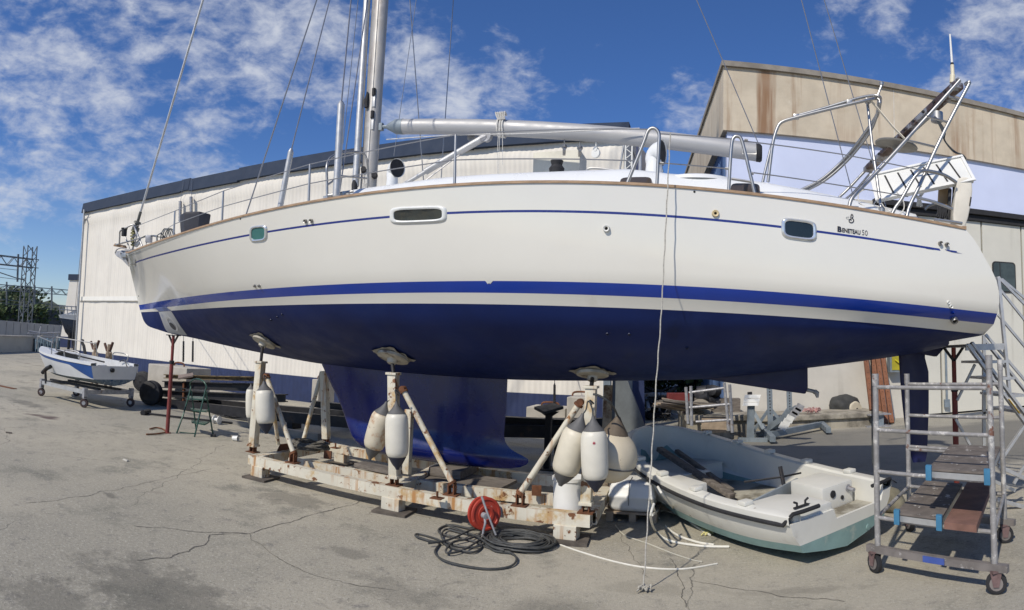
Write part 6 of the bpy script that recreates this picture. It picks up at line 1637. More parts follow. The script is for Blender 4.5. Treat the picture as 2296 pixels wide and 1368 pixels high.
A_ = Yp(2165, 775, ys); B_ = Yp(2250, 770, ys); MB().box(V(((A_.x + B_.x) / 2, ys + .4, A_.z)), (B_.x - A_.x, .8, .03)).build('platform', M_alu, sta, smooth=0)
MB().box(V(((A_.x + B_.x) / 2, ys, A_.z - .02)), (B_.x - A_.x, .03, .07)).build('platform_edge', M_alu, sta, smooth=0)
sb((2186, 817), (2146, 898), yf_, yf_, .03, .03, 'brace'); sb((2296, 955), (2238, 1040), ys, ys, .03, .05, 'brace'); sb((2143, 940), (2175, 998), yf_, yf_, .03, .03, 'brace'); sb((2120, 935), (2220, 924), yf_, yf_, .03, .04, 'brace')
sb((2206, 752), (2206, 1100), yf_, yf_, .04, .04, 'leg'); sb((2238, 1045), (2296, 1072), ys, ys, .04, .06, 'base_rail'); sb((2200, 1065), (2275, 1100), yf_, yf_, .04, .05, 'base_rail'); sb((2235, 1120), (2300, 1138), ys - .0, ys - .0, .04, .05, 'base_rail')
MB().bar(Yp(2261, 895, ys - .045), Yp(2286, 927, ys - .045), .004, .045, up=(0, 1, 0)).build('warning_label', pbr('yellow_label', (.62, .40, .03), .5), sta, smooth=0)
sb((2296, 1045), (2273, 1085), ys, ys, .03, .03, 'brace')
# grey stone behind the dinghy
m = MB(); bm = bmesh.new(); bmesh.ops.create_icosphere(bm, subdivisions=3, radius=.17)
c = gz(1998, 1125, .10)
for v in bm.verts:
    k = 1 + .25 * noise.noise(v.co * 7); v.co = V((v.co.x * k, v.co.y * k, v.co.z * k * .95)); 
    if v.co.z < -.09: v.co.z = -.09
m.add([v.co + c for v in bm.verts], [tuple(v.index for v in f.verts) for f in bm.faces]); bm.free()
single(m, 'stone', pbr('olive_stone', (.17, .155, .11), .9, var=.3, vs=8), 'rough greenish grey stone weight between the dinghy and the scaffold', 'stone', smooth=30)
m = MB(); P = smooth_path([Yp(1953, 800, 7.0), Yp(1955, 900, 7.0), Yp(1956, 1000, 6.6), Yp(1959, 1046, 6.3), gz(1975, 1078, .3), gz(1990, 1072, .02), gz(2010, 1082, .01)], 6); m.tube(P, .008, 6)
single(m, 'power_cable', M_cable, 'thin black cable hanging from the yacht beside the scaffold left post', 'cable')
# ------------------------------------------------------------------ small open boat on a wheeled trolley, left
wA, wB, wC = gz(188, 914), gz(92, 888), gz(292, 912)
tro = thing('boat_trolley', (wA + wB + wC) / 3, 'low grey steel trolley on four castors carrying the small motorboat', 'trolley')
Hb = .34
wD = wB + (wC - wA) * .8
for w in (wA, wB, wC, wD):
    o = MB().lathe([(.03, -.03), (.09, -.028), (.10, -.015), (.10, .015), (.09, .028), (.03, .03)], w + V((0, 0, .10)), (.55, -.8, 0), 18).build('wheel', pbr('brown_rubber', (.05, .03, .028), .7) if 'brown_rubber' not in D.materials else D.materials['brown_rubber'], tro)
    MB().lathe([(.001, -.035), (.045, -.034), (.045, .034), (.001, .035)], w + V((0, 0, .10)), (.55, -.8, 0), 12).build('hub', M_galv, o)
    m = MB(); m.box(w + V((0, 0, .22)), (.09, .07, .04)); m.bar(w + V((0, .04, .09)), w + V((0, .04, .22)), .07, .01); m.bar(w + V((0, 0, .22)), w + V((0, 0, Hb + .09)), .09, .09); m.build('castor_post', M_galv, tro, smooth=0)
up = V((0, 0, Hb))
for a, b, nm in ((wB, wA, 'side_beam'), (wD, wC, 'side_beam'), (wA, wC, 'cross_beam'), (wB, wD, 'cross_beam')): MB().bar(a + up, b + up, .07, .09).build(nm, M_alu if nm == 'side_beam' else M_galv, tro, smooth=0)
MB().bar(lerp(wB, wD, .3) + up + V((-.1, 0, .06)), lerp(wA, wC, .3) + up + V((0, 0, .06)), .08, .05).build('bunk', M_blackst, tro, smooth=0); MB().bar(lerp(wB, wD, .75) + up + V((0, 0, .06)), lerp(wA, wC, .75) + up + V((0, 0, .06)), .08, .05).build('bunk', M_blackst, tro, smooth=0)
m = MB(); t0_ = wB + V((.25, -.02, Hb)); m.bar(t0_, t0_ + V((-.08, 0, .3)), .04, .05); m.cyl(t0_ + V((-.22, 0, .24)), t0_ + V((-.02, 0, .36)), .05, seg=10); m.cyl(t0_ + V((-.02, 0, .36)), t0_ + V((.14, .02, .42)), .05, seg=10); m.build('bow_roller', M_blackst, tro)
# hull: bow towards -X
M_bwhite = pbr('boat_white', (.62, .63, .63), .4, var=.04, patch=((.46, .46, .45), 5, .62, .12))
M_bblue = pbr('boat_blue', (.015, .07, .25), .35, var=.1); M_bbot = pbr('flaking_bottom', (.14, .18, .20), .8, var=.3, vs=9, patch=((.035, .07, .12), 7, .5, .1), patch2=((.4, .4, .38), 12, .62, .05))
tS = V((-11.85, 7.78, 0)); n0, n1 = Yp(207, 842, 7.05), Yp(305, 838, 8.4)
bow = Yp(92, 806, 7.45)
SB_ = V(((n0.x + n1.x) / 2, (n0.y + n1.y) / 2, 0)); fb = V((bow.x - SB_.x, bow.y - SB_.y, 0)); LB = fb.length; fb.normalize(); rb_ = V((fb.y, -fb.x, 0))
MBt = Matrix(((rb_.x, fb.x, 0, SB_.x), (rb_.y, fb.y, 0, SB_.y), (0, 0, 1, Hb + .09), (0, 0, 0, 1)))
bt = thing('small_motorboat', SB_ + fb * LB * .5 + V((0, 0, Hb + .09)), 'small white open motorboat with blue stripe sitting on the trolley at the left', 'motorboat')
HB2 = [(0, .68), (.3, .74), (.6, .66), (.8, .46), (.93, .2), (1, .03)]; SH2 = [(0, .56), (.4, .60), (.8, .68), (1, .74)]; KZ2 = [(0, .06), (.5, .05), (.8, .12), (1, .45)]
def bs2(t):
    b = max(sinterp(t, HB2), .02); zs_ = sinterp(t, SH2); k = sinterp(t, KZ2); ch = lerp(k + .15, k + .10, t); cb_ = b * lerp(.86, .35, t * t)
    return [(0, k), (cb_ * .55, lerp(k, ch, .35)), (cb_, ch), (lerp(cb_, b, .4), lerp(ch, zs_, .33)), (lerp(cb_, b, .8), lerp(ch, zs_, .68)), (b - .01, zs_ - .05), (b, zs_ - .05)]
def g2(js, mt_, nm, mf=None):
    m = MB()
    for sg in (-1, 1): m.grid([[V((sg * x, i / 24 * LB, z)) for x, z in bs2(i / 24)[js[0]:js[1] + 1]] for i in range(25)], M=MBt, mf=mf)
    s0 = bs2(0)[js[0]:js[1] + 1]
    m.add([V((x, 0, z)) for x, z in s0] + [V((-x, 0, z)) for x, z in reversed(s0)], [tuple(range(2 * len(s0)))], 0, MBt)
    return m.build(nm, mt_, bt, smooth=35)
g2((0, 2), M_bbot, 'bottom')
g2((2, 5), M_bwhite, 'topsides')
def spt(t, f):
    q = bs2(t)[2:6]; f = f * 3; i = min(int(f), 2); f -= i
    return (lerp(q[i][0], q[i + 1][0], f) + .006, lerp(q[i][1], q[i + 1][1], f))
m = MB()
for sg in (-1, 1):
    rows = []
    for i in range(33):
        t = i / 32 * .97; lo_ = interp(t, [(0, .06), (.03, .08), (.26, .72), (.6, .78), (.97, .84)])
        rows.append([MBt @ V((sg * spt(t, f)[0], t * LB, spt(t, f)[1])) for f in (lo_, lerp(lo_, .97, .5), .97)])
    m.grid(rows)
m.build('blue_stripe', M_bblue, bt, smooth=40)
m = MB()
for sg in (-1, 1):
    rows = []
    for i in range(25):
        t = i / 24; b = max(sinterp(t, HB2), .02); z = sinterp(t, SH2); w = min(.14, b * .9) if t < .55 else lerp(.14, b, min(1, (t - .55) / .2))
        rows.append([MBt @ V((sg * (b + .01), t * LB, z - .05)), MBt @ V((sg * (b + .01), t * LB, z)), MBt @ V((sg * (b - w), t * LB, z + .015)), MBt @ V((sg * max(b - w - .01, 0), t * LB, z - (.3 if t < .62 else 0)))])
    m.grid(rows)
m.build('gunwale', M_bwhite, bt, smooth=40)
MB().grid([[MBt @ V((sg * (sinterp(t, HB2) - .14), t * LB, .3)) for sg in (-1, 1)] for t in (0, .2, .4, .65)]).build('floor', M_floor, bt)
MB().box((0, .02, .40), (.66, .03, .10), M=MBt).build('transom_board', pbr('bare_ply', (.22, .18, .14), .8), bt)
for a, h_ in ((-.62, .12), (-.02, .1)): MB().box((a + (.28 if a < -.3 else .6), .09, .44), (.28, .1, .18), M=MBt).build('stern_seat', M_bwhite, bt, bevel=.02)
for sg, t0, t1 in ((-1, .16, .34), (1, .12, .3)):
    P = [V((sg * (sinterp(t0, HB2) - .07), t0 * LB, .6)), V((sg * (sinterp(t0, HB2) - .06), t0 * LB + .02, .76)), V((sg * (sinterp(t1, HB2) - .06), t1 * LB - .02, .77)), V((sg * (sinterp(t1, HB2) - .07), t1 * LB, .62))]
    MB().tube(smooth_path([MBt @ p for p in P], 4), .014, 8).build('grab_rail', M_steel, bt)
P = [V((-.6, .55 * LB, .62)), V((-.60, .56 * LB, .92)), V((-.3, .93 * LB, 1.02)), V((.0, .99 * LB, 1.03)), V((.3, .93 * LB, 1.02)), V((.60, .5 * LB, .95)), V((.62, .48 * LB, .62))]
MB().tube([MBt @ p for p in P], .014, 8).build('bow_rail', M_steel, bt)
for sg in (-1, 1): MB().cyl(MBt @ V((sg * .3, .93 * LB, .68)), MBt @ V((sg * .3, .93 * LB, 1.02)), .012, seg=8).build('rail_post', M_steel, bt)
m = MB(); m.tube([MBt @ V(p) for p in ((.1, .55, .56), (-.15, .5 * LB, .66), (-.2, .68 * LB, .72))], .02, 6); m.build('steering_pole', M_blackst, bt)
MB().tube(smooth_path([MBt @ V(p) for p in ((.52, .5, .58), (.50, .3, .64), (.42, .12, .52), (.34, .0, .50))], 4), .012, 6).build('control_cable', M_cable, bt)
m = MB(); m.lathe([(.05, 0), (.05, .05), (.02, .07)], MBt @ V((-.10, .0, .42)), MBt.to_3x3() @ V((0, -1, 0)), 12); m.build('drain_fitting', M_black, bt)
# wooden trestles with forked tops behind the boat
for i, (px, y0, lab) in enumerate(((212, 762, 'leftmost forked wooden prop standing behind the small motorboat'), (243, 766, 'rightmost forked wooden prop standing behind the small motorboat'))):
    r_ = thing('forked_prop', gz(px, 870), lab, 'prop', 'forked wooden props behind the motorboat')
    for dx in (-7, 5): MB().cyl(gz(px + dx, 872), Yp(px + dx * .6 + 2, 790, 9.6), .045, seg=6).build('leg', M_woodl, r_)
    m = MB(); m.cyl(Yp(px, 800, 9.6), Yp(px + 2, y0 + 6, 9.6), .05, seg=6); m.build('upright', M_woodl, r_)
    m = MB(); m.tube([Yp(px - 8, y0 + 4, 9.6), Yp(px - 3, y0 + 20, 9.6), Yp(px + 4, y0 + 20, 9.6), Yp(px + 10, y0 + 2, 9.6)], .04, 6); m.build('fork', pbr('brown_rust', (.10, .05, .035), .8) if i == 0 else D.materials['brown_rust'], r_)
r_ = single(MB().tube([Yp(186, 762, 10), Yp(184, 768, 10), Yp(188, 776, 10), Yp(192, 800, 10)], .05, 6), 'hooked_post', M_black, 'thin black hooked post standing between hangar corner and motorboat', 'post')
# ------------------------------------------------------------------ dark trailer loaded with long steel beams
trl = thing('boat_trailer', (-8, 10.2, 0), 'long low black trailer with thick tyres parked along the hangar', 'trailer')
yT = 9.35
w0 = gz(335, 909)
for px, py, r_ in ((337, 909, .30), (318, 878, .30)):
    w = gz(px, py)
    o = MB().lathe([(.10, -.12), (.24, -.11), (r_ - .01, -.085), (r_, -.04), (r_, .04), (r_ - .01, .085), (.24, .11), (.10, .12)], w + V((0, 0, r_)), (.35, -1, 0), 28).build('wheel', M_black, trl, smooth=50)
    MB().lathe([(.001, -.125), (.05, -.12), (.12, -.09), (.17, -.10), (.19, -.118)], w + V((0, 0, r_)), (-.35, 1, 0), 20).build('rim', M_blackst, o)
A0_, A1_ = Yp(345, 900, yT), Yp(1322, 968, 9.9)
x0, x1 = A0_.x, A1_.x; zt0, zt1 = A0_.z, A1_.z
MB().bar(A0_, A1_, .18, .20).build('side_beam', M_blackst, trl, smooth=0); MB().bar(A0_ + V((.3, 1.3, 0)), A1_ + V((0, 1.2, 0)), .18, .20).build('side_beam', M_blackst, trl, smooth=0)
for t in (.02, .25, .5, .75, .96): MB().box((lerp(x0, x1, t), lerp(yT, 9.9, t) + .65, lerp(zt0, zt1, t) - .05), (.16, 1.4, .14)).build('cross_beam', M_blackst, trl, smooth=0)
for t in (.16, .42, .66, .95): MB().box((lerp(x0, x1, t), lerp(yT, 9.9, t) + .1, (lerp(zt0, zt1, t) - .1) / 2), (.14, .3, lerp(zt0, zt1, t) - .1)).build('support_leg', M_blackst, trl, smooth=0)
MB().bar(V((x0 + 1.0, yT - .3, zt0 - .12)), V((x0 + 5.5, yT - .5, .08)), .14, .12).build('ramp_rail', pbr('grey_ramp', (.22, .21, .19), .6, .2, var=.2, vs=3), trl, smooth=0)
MB().bar(V((x0 + 2.0, yT - .18, zt0)), V((x0 + 4.2, yT - .35, zt0 - .18)), .10, .10).build('loose_profile', pbr('cream_profile', (.38, .35, .28), .6), trl, smooth=0)
def ibeam(a, b, h_, w, mat_, lab, name='steel_beam'):
    a, b = V(a), V(b); m = MB(); m.bar(a + V((0, 0, h_ / 2 - .01)), b + V((0, 0, h_ / 2 - .01)), w, .02); m.bar(a - V((0, 0, h_ / 2 - .01)), b - V((0, 0, h_ / 2 - .01)), w, .02); m.bar(a, b, .02, h_ - .04)
    return single(m, name, mat_, lab, 'beam', 'long steel beams stacked on the trailer', smooth=0)
xs_ = Yp(372, 845, yT + .1).x
M_bmbr = pbr('ochre_beam', (.15, .11, .055), .75, .2, var=.35, vs=3, patch=((.05, .035, .025), 4, .5, .1))
def ib(p, q, y0, y1, h_, w, mat_, lab): ibeam(Yp(*p, y0), Yp(*q, y1), h_, w, mat_, lab)
ib((372, 844), (600, 850), 9.45, 9.6, .10, .16, M_bmbr, 'rusty ochre beam on top of the dark stack beside the red prop')
ib((369, 862), (600, 869), 9.43, 9.58, .17, .18, M_blackst, 'black beam lying just below the ochre beam')
ib((349, 881), (640, 893), 9.42, 9.58, .16, .18, M_blackst, 'lowest black beam resting directly on the trailer')
ib((700, 905), (1316, 950), 9.75, 10.0, .12, .18, M_blackst, 'long black beam running on behind the keel toward the right')
# concrete counterweights with chains along the hangar
def cblock(px0, px1, y, ytop, lab, chains=(), z0=0, dd=.7):
    a, b = Yp(px0, ytop, y), Yp(px1, ytop, y)
    r_ = thing('concrete_block', V(((a.x + b.x) / 2, y + dd / 2, 0)), lab, 'block', 'concrete blocks along the hangar')
    MB().box(((a.x + b.x) / 2, y + dd / 2, (z0 + a.z) / 2), (b.x - a.x, dd, a.z - z0)).build('body', M_conc, r_, smooth=0, bevel=.02)
    m = MB(); c = V(((a.x + b.x) / 2, y + dd / 2, a.z)); m.tube(smooth_path([c + V((-.2, 0, -.02)), c + V((-.15, 0, .08)), c + V((.15, 0, .08)), c + V((.2, 0, -.02))], 4), .02, 6); m.build('lifting_eye', M_rust, r_)
    for (cx, ct) in chains:
        T_ = onL(cx + 2, ct, .25); B_ = Yp(cx, ytop - 3, y + dd * .4)
        n = 60; m = MB()
        m.cyl(T_, lerp(T_, B_, .8), .009, seg=5)
        for k in range(16):
            q = lerp(T_, B_, .8 + .2 * k / 16); m.box(q, (.05 if k % 2 else .02, .02 if k % 2 else .05, .06))
        m.build('chain', M_blackst, r_)
cblock(333, 420, 9.70, 815, 'big pale concrete block resting on the trailer end, with chains rising to the hangar', ((411, 640), (432, 640), (385, 680)), zt0 + .1, .8)
cblock(700, 716, 12.6, 850, 'narrow concrete block seen beside the rear left cradle post')
cblock(1180, 1268, 12.4, 912, 'wide low concrete block right of the keel with a strap', ((1243, 700),))
cblock(1271, 1320, 12.2, 890, 'taller concrete block behind the right cradle post')
# black stand right of the keel
f_ = gz(1226, 1052); st_ = thing('black_stand', f_, 'black post stand with tilted square top right of the yacht keel', 'stand')
MB().bar(f_, Yp(1231, 930, f_.y), .09, .09, up=(0, 1, 0)).build('post', M_blackst, st_, smooth=0)
c = Yp(1231, 919, f_.y); MB().prism([c + V((-.22, -.05, 0)), c + V((0, -.24, -.05)), c + V((.22, .02, .02)), c + V((0, .22, .05))], (0, 0, .04)).build('top_plate', M_blackst, st_, smooth=0)
MB().prism([c + V((-.16, -.03, -.02)), c + V((0, 0, -.13)), c + V((.16, 0, -.02))], (0, .03, 0)).build('gusset', M_blackst, st_, smooth=0)
MB().box(f_ + V((0, 0, .01)), (.3, .3, .02)).build('base_plate', M_blackst, st_, smooth=0)
# tripod stand with square grey plate by the ladder
f_ = gz(411, 918); st_ = thing('pad_stand', f_, 'brown stand with square tilted wooden top behind the green stepladder', 'stand')
MB().cyl(f_, Yp(413, 855, f_.y), .035, seg=8).build('post', M_rust, st_); c = Yp(416, 846, f_.y - .05)
MB().prism([c + V((-.24, -.03, -.01)), c + V((0, -.22, -.06)), c + V((.25, .02, .03)), c + V((0, .22, .07))], (0, 0, .04)).build('top_plate', pbr('grey_brown_board', (.20, .155, .13), .85, var=.15, vs=6), st_, smooth=0)
m = MB(); m.tube([gz(322, 926, .03), gz(480, 944, .03), gz(560, 952, .03)], .022, 6); m.cyl(gz(320, 926, .05), gz(334, 923, .05), .06, seg=8)
single(m, 'steel_bar', M_blackst, 'long thin dark bar lying on the ground behind the green stepladder', 'bar')
# white spool and cup
c = gz(484, 951); r_ = thing('cable_spool', c, 'small empty white cable spool lying on the ground right of the stepladder', 'spool')
for o in (-.07, .07): MB().lathe([(.03, -.006), (.085, -.006), (.085, .006), (.03, .006)], c + V((o, .02, .085)), (1, .2, 0), 22).build('flange', M_whitep, r_)
MB().lathe([(.035, -.07), (.035, .07)], c + V((0, .02, .085)), (1, .2, 0), 16).build('core', M_whitep, r_)
single(MB().lathe([(.04, -.05), (.048, .05), (.044, .05), (.036, -.045)], gz(528, 983, .045), (1, .3, .05), 18), 'plastic_cup', M_whitep, 'small white plastic cup lying on the ground left of the cradle', 'cup')
# ------------------------------------------------------------------ things behind the dinghy
M_gs = pbr('stand_grey_blue', (.20, .235, .26), .5, .25, var=.15, vs=6, patch=((.13, .10, .08), 9, .66, .06))
def holes(mb, a, b, n, dy):
    for k in range(n):
        q = lerp(a, b, (k + .5) / n) + V((0, dy, 0)); mb.lathe([(.016, 0), (.001, .001)], q, (0, -1, 0), 8)
def stand(px, pyfoot, pytop, lab, w=.12):
    f_ = gz(px, pyfoot); t_ = Yp(px - 3, pytop, f_.y); r_ = thing('hull_stand', f_, lab, 'stand', 'blue-grey perforated hull stands')
    m = MB(); m.bar(f_, t_, w, .10, up=(0, 1, 0)); k0 = len(m.f); holes(m, lerp(f_, t_, .4), t_, 9, -.055); m.m[k0:] = [1] * (len(m.f) - k0); m.build('column', [M_gs, M_black], r_, smooth=0)
    for dx, dy in ((-.42, -.1), (.42, -.1), (0, .45)):
        m = MB(); m.bar(f_ + V((dx, dy, .03)), lerp(f_, t_, .55), .05, .06); m.build('brace', M_gs, r_, smooth=0)
    for dx, dy in ((-.45, -.1), (.45, -.1), (0, .5)): MB().bar(f_ + V((0, 0, .03)), f_ + V((dx, dy, .03)), .07, .06).build('foot', M_gs, r_, smooth=0)
stand(1728, 972, 868, 'taller perforated hull stand just left of the yacht skeg tip'); stand(1772, 962, 872, 'perforated hull stand directly behind the skeg, farther right')
f_ = gz(1682, 990); r_ = thing('pad_stand', f_, 'grey stand topped with a tilted white slatted pad behind the dinghy', 'stand')
MB().bar(f_, Yp(1684, 908, f_.y), .15, .12, up=(0, 1, 0)).build('column', M_gs, r_, smooth=0)
MB().bar(Yp(1688, 920, f_.y), Yp(1712, 962, f_.y - .1), .07, .07, up=(0, 1, 0)).build('brace', M_gs, r_, smooth=0)
c = Yp(1683, 905, f_.y - .08)
for k in range(3): MB().prism([c + V((-.17 + .02 * k, -.06 + .03 * k, -.04 + .075 * k)), c + V((.15 + .02 * k, -.06 + .03 * k, -.04 + .075 * k)), c + V((.17 + .02 * k, -.04 + .03 * k, .025 + .075 * k)), c + V((-.15 + .02 * k, -.04 + .03 * k, .025 + .075 * k))], (0, .04, 0)).build('pad_slat', M_white, r_, smooth=0)
MB().cyl(Yp(1682, 893, f_.y), Yp(1681, 879, f_.y), .05, seg=10).build('screw', M_blackst, r_); MB().cyl(Yp(1671, 888, f_.y), Yp(1692, 888, f_.y), .012, seg=6).build('screw_handle', M_blackst, r_)
MB().bar(f_ + V((-.25, 0, .04)), f_ + V((.35, -.1, .04)), .08, .08).build('foot', M_gs, r_, smooth=0)
# toppled stand
r_ = thing('toppled_stand', gz(1790, 975), 'toppled grey steel hull stand with H shaped feet lying behind the dinghy', 'stand')
def gb(p, q, w, d_, nm='leg', y0=None): MB().bar(gz(*p) if y0 is None else Yp(*p, y0[0]), gz(*q) if y0 is None else Yp(*q, y0[1]), w, d_).build(nm, M_gs, r_, smooth=0)
gb((1706, 955, .18), (1733, 985, .10), .11, .11, 'foot'); gb((1826, 935, .16), (1858, 965, .10), .11, .11, 'foot')
gb((1718, 976, .12), (1838, 952, .14), .11, .12, 'cross_bar')
a_, b_ = gz(1725, 962, .2), Yp(1790, 915, 12.2); MB().bar(a_, b_, .14, .12).build('column', M_gs, r_, smooth=0)
gb((1690, 975, .05), (1722, 969, .05), .09, .09, 'foot')
for k in range(6):
    q = Yp(lerp(1756, 1793, k / 5), lerp(956, 914, k / 5), 11.6); MB().box(q, (.14, .05, .13), rot=Matrix.Rotation(.5, 3, 'Y')).build('link_plate', M_white if k < 3 else M_galv, r_, smooth=0)
# pedestals
def pedestal(px, pyf, pyt, lab, rnd=False, s=.5):
    f_ = gz(px, pyf); t_ = V((f_.x, f_.y, vz(f_, pyt))); r_ = thing('steel_pedestal', f_, lab, 'pedestal')
    if rnd:
        MB().lathe([(.18, 0), (.18, t_.z - .02)], f_, (0, 0, 1), 20).build('drum', M_gs, r_); MB().lathe([(.001, 0), (.26, 0), (.26, .02), (.001, .025)], t_, (0, 0, 1), 28).build('top_plate', M_white, r_)
    else:
        MB().box((f_.x, f_.y, t_.z / 2), (s * .6, s * .6, t_.z)).build('column', M_gs, r_, smooth=0); MB().box(t_, (s * 1.15, s, .03), rz=.2).build('top_plate', M_galv, r_, smooth=0); MB().box(f_ + V((0, 0, .012)), (s * 1.2, s * 1.1, .02)).build('base_plate', M_galv, r_, smooth=0)
pedestal(1581, 958, 931, 'grey drum pedestal with round white top behind the dinghy bow', True)
pedestal(1965, 955, 928, 'blue-grey square pedestal with wide flat plate near the brown leaning beams')
pedestal(1788, 945, 906, 'tapered grey pedestal with flat top behind the toppled stand', False, .42)
# galvanised frame
r_ = thing('galvanised_scaffold', gz(1590, 960), 'small galvanised scaffold frame standing against the concrete dock', 'scaffold')
yq = 12.35
for a, b in (((1538, 868), (1543, 950)), ((1549, 866), (1551, 955)), ((1624, 858), (1634, 966)), ((1636, 862), (1642, 970))):
    MB().cyl(Yp(*a, yq), Yp(*b, yq), .032, seg=10).build('post', M_galv, r_)
for a, b in (((1549, 880), (1624, 870)), ((1545, 914), (1640, 906)), ((1560, 946), (1640, 941)), ((1551, 879), (1545, 881))):
    MB().cyl(Yp(*a, yq), Yp(*b, yq), .026, seg=8).build('rung', M_galv, r_)
yk = fr(T0, 0, 1.9).y
dkz = .50
def junk(px, y_, z_, L_, w, h_, rz, mat_, nm, lab, cat, tilt=0):
    c = Yp(px, 900, y_); c.z = z_; rot = Matrix.Rotation(rz, 3, 'Z') @ Matrix.Rotation(tilt, 3, 'Y'); return single(MB().box(c, (L_, w, h_), rot=rot), nm, mat_, lab, cat, smooth=0)
for i in range(7):
    junk(1512 + i * 6, yk - .1 - .12 * i, dkz + .06 + .035 * i, 1.1, .14, .03, -.5 + .12 * i, M_woodl if i % 2 else M_wood, 'scrap_board', ('lowest', 'second lowest', 'third', 'middle', 'fifth', 'second highest', 'topmost')[i] + ' board in the scrap wood pile on the dock', 'board', .08 + .05 * (i % 3))
single(MB().lathe([(.001, 0), (.2, 0), (.22, .22), (.2, .24), (.001, .25)], V((Yp(1570, 900, yk).x, yk - .2, dkz)), (.2, -1, .6), 20), 'canvas_bucket', pbr('grimy_beige', (.24, .21, .16), .8, var=.2), 'grimy beige tub lying on the dock beside the scrap boards', 'tub')
m = MB()
for k in range(9):
    c = V((Yp(1583, 900, yk).x + random.uniform(-.28, .28), yk + random.uniform(-.1, .2), dkz + .2 + random.uniform(0, .28))); m.lathe([(.05, -.12), (.12, -.1), (.12, .1), (.05, .12)], c, (random.uniform(-1, 1), random.uniform(-1, 1), random.uniform(-.4, .4)), 12)
single(m, 'old_engine', M_blackst, 'dark greasy old engine standing on the dock against the wall', 'engine')
junk(1520, yk + .2, dkz + .22, .45, .3, .34, .3, pbr('dull_red', (.18, .03, .025), .6), 'red_crate', 'dull red crate half hidden behind the scrap boards', 'crate')
junk(1608, yk + .1, dkz + .14, 1.0, .3, .3, .1, M_wood, 'wooden_crate', 'brown wooden crate behind the galvanised frame', 'crate')
junk(1601, yq + .25, .34, .5, .05, .32, .1, M_woodl, 'plywood_sheet', 'square plywood sheet leaning behind the galvanised frame', 'board')
# dark scrap metal heap left of the dock
m = MB(); c0 = gz(1462, 940); c0.y = max(c0.y, 12.5)
for k in range(120):
    a_ = c0 + V((random.uniform(-.62, .5), random.uniform(-.5, .9), random.uniform(.03, .75))); d_ = V((random.gauss(0, 1), random.gauss(0, .6), random.gauss(0, .5))).normalized() * random.uniform(.25, .6); m.cyl(a_ - d_ * .5, a_ + d_ * .5, random.choice((.012, .018, .03, .06)), seg=5, mi=k % 6 == 0)
tag(m.build('scrap_heap', [M_blackst, M_galv]), 'tangled heap of dark scrap metal beside the concrete dock', 'scrap', kind='stuff')
# bundle under a tarp with netting
c = gz(1896, 945); bm = bmesh.new(); bmesh.ops.create_icosphere(bm, subdivisions=4, radius=1)
for v in bm.verts:
    p = v.co; k = 1 + .16 * noise.noise(p * 1.8) + .05 * noise.noise(p * 5); v.co = V((p.x * .44 * k, p.y * .36 * k, max(p.z * .34 * k, -.26)))
r_ = thing('tarp_bundle', c, 'dark tarpaulin bundle wrapped in pale netting against the warehouse wall', 'bundle')
rot = Matrix.Rotation(.25, 3, 'Y'); m = MB(); m.add([rot @ v.co + c + V((0, 0, .36)) for v in bm.verts], [tuple(v.index for v in f.verts) for f in bm.faces]); bm.free()
m.build('tarp', pbr('charcoal_tarp', (.035, .036, .035), .75, var=.3, vs=5, bump=.3, bs=12), r_, smooth=60)
m = MB(); m.lathe([(.001, 0), (.17, .01), (.2, .08), (.19, .16)], c + V((.22, -.33, .34)), (-.3, 1, 0), 18); m.build('sail_roll', pbr('cream_cloth', (.48, .43, .33), .85, var=.15, bump=.3), r_)
m = MB()
for k in range(60):
    a_ = random.uniform(0, 6.28); q = c + V((cos(a_) * .5, sin(a_) * .4 - .1, .03)); m.tube(smooth_path([q, q + V((random.uniform(-.15, .15), random.uniform(-.1, .1), random.uniform(.0, .22))), q + V((random.uniform(-.2, .2), random.uniform(-.1, .1), 0))], 3), .006, 4)
m.build('netting', M_rope, r_)
m = MB()
c = gz(1812, 926, .36)
for k in range(22):
    q = c + V((random.uniform(-.3, .25), random.uniform(-.1, .1), random.uniform(0, .08))); m.tube(smooth_path([q, q + V((random.uniform(-.15, .15), random.uniform(-.1, .1), .06)), q + V((random.uniform(-.15, .15), 0, 0))], 3), .012, 4)
single(m, 'pink_cord_tangle', pbr('faded_pink', (.46, .26, .24), .8, var=.4, vs=8), 'tangle of faded pink cord lying on the loading ledge', 'cord')
# rusty perforated beams leaning on the wall
M_rb = pbr('orange_rust_beam', (.21, .085, .04), .75, .15, var=.2, vs=5, patch=((.12, .05, .03), 5, .56, .15))
for i, (a, b, lab) in enumerate((((1955, 925), (1937, 770), 'leftmost rusty beam leaning on the warehouse wall, apart from the rest'), ((1974, 930), (1952, 770), 'second rusty perforated beam from the left leaning on the wall'), ((1986, 936), (1963, 770), 'third rusty perforated beam from the left leaning on the wall'), ((1999, 938), (1975, 770), 'rightmost rusty perforated beam leaning on the wall'))):
    f_ = gz(*a); f_.y = min(f_.y, 15.0); f_ = Yp(a[0], a[1], f_.y); f_.z = .02 if i else .36
    t_ = onR(b[0], b[1], .14)
    r_ = thing('rusty_beam', f_, lab, 'beam', 'rusty beams leaning on the warehouse')
    m = MB(); m.bar(f_, t_, .115, .09, up=(0, 1, 0)); k0 = len(m.f); u_ = (t_ - f_)
    for k in range(12): m.lathe([(.018, 0), (.001, .001)], f_ + u_ * ((k + .5) / 12) + V((.0, -.048, 0)), (0, -1, 0), 8)
    m.m[k0:] = [1] * (len(m.f) - k0); m.build('profile', [M_rb, M_black], r_, smooth=0)
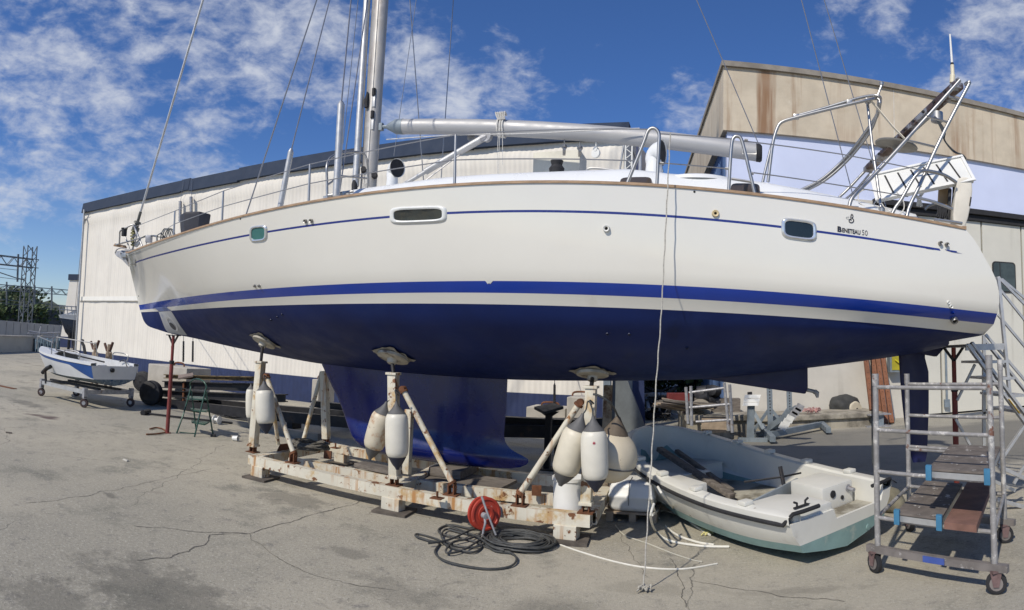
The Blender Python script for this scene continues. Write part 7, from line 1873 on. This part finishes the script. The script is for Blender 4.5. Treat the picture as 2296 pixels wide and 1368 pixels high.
# switch box on the wall
a, b = onR(1988, 800, .0), onR(2014, 834, .0); ta, tb = tRof(a), tRof(b)
r_ = thing('switch_box', fr((ta + tb) / 2, b.z, .1), 'grey electric switch box with yellow front fixed to the warehouse wall', 'box')
MB().prism([fr(ta, b.z, .22), fr(tb, b.z, .22), fr(tb, a.z + .1, .22), fr(ta, a.z + .1, .22)], nR * .2).build('case', M_gs, r_, smooth=0)
MB().prism([fr(ta + .05, b.z + .06, .235), fr(tb - .02, b.z + .06, .235), fr(tb - .02, a.z + .04, .235), fr(ta + .05, a.z + .04, .235)], nR * .01).build('yellow_front', pbr('yellow_front', (.38, .33, .02), .5), r_, smooth=0)
m = MB(); c = fr(lerp(ta, tb, .7), lerp(b.z, a.z, .55), .26); m.bar(c + tR * -.1 + V((0, 0, .1)), c + tR * .06 + V((0, 0, -.02)), .06, .03); m.bar(c + tR * .06, c + tR * .05 + V((0, 0, -.2)), .06, .03); m.build('lever', pbr('bright_yellow', (.65, .55, .02), .5), r_, smooth=0)
# motor yacht beyond the hangar on the left
r_ = thing('motor_yacht', far(155, 770, 44) * 1, 'dark blue hulled motor yacht with white rails half hidden beyond the hangar', 'motor yacht')
RR = 43
def fp(px, py, r_=RR): return far(px, py, r_)
m = MB(); hullp = [fp(132, 708), fp(140, 716), fp(150, 742), fp(161, 760), fp(185, 766), fp(260, 766), fp(260, 714), fp(185, 716)]
dv = (fp(200, 700, 60) - fp(200, 700, 43)); dv.z = 0; dv = dv.normalized() * 3.4
rows = [[p + dv * .5 * (1 - k) for p in []] for k in (0,)]
m.prism([fp(134, 712), fp(146, 745), fp(160, 762), fp(260, 768), fp(260, 716), fp(178, 718)], dv); m.build('hull', pbr('dark_hull', (.02, .025, .035), .3), r_, bevel=.1)
MB().prism([fp(131, 706), fp(134, 713), fp(178, 719), fp(260, 717), fp(260, 706), fp(165, 701)], dv).build('deck_edge', M_white, r_, smooth=0)
MB().prism([fp(150, 704), fp(260, 708), fp(260, 690), fp(170, 694)], dv * .8).build('cabin', M_white, r_, smooth=0)
for y0, y1 in ((686, 689), (694, 698)): MB().tube([fp(132, y0), fp(150, y0 + 1), fp(185, y1), fp(230, y1)], .035, 6).build('rail', M_steel, r_)
for px in (133, 141, 150, 160, 170): MB().cyl(fp(px, 686), fp(px + 2, 706), .03, seg=6).build('rail_post', M_steel, r_)
m = MB(); m.cyl(V((*fp(152, 800, 43).xy, 0)), fp(156, 745, 43), .1, seg=6); m.build('stand_leg', M_blackst, r_)
m = MB(); m.cyl(V((*fp(166, 800, 43).xy, 0)), fp(164, 760, 43), .1, seg=6); m.build('stand_leg', M_blackst, r_)
# small litter on the ground
M_lit = pbr('pale_grit', (.5, .48, .42), .9)
for i, (px, py, lab) in enumerate(((282, 1032, 'pale stone chip far left of the cradle on the open concrete'), (20, 970, 'small dark scrap of wood at the left edge of the yard'), (565, 1020, 'tiny twig lying left of the front cradle foot'))):
    c = gz(px, py, .012); single(MB().box(c, (.10, .035, .02), rz=i * .9), ('stone_chip', 'wood_scrap', 'twig')[i], (M_lit, M_wood, M_wood)[i], lab, ('stone', 'scrap', 'twig')[i], bevel=.004)
single(MB().box(gz(10, 867, .01), (.9, .16, .012), rz=.25), 'rusty_plate', M_rust, 'flat rusty strip lying on the ground at the far left edge', 'plate')
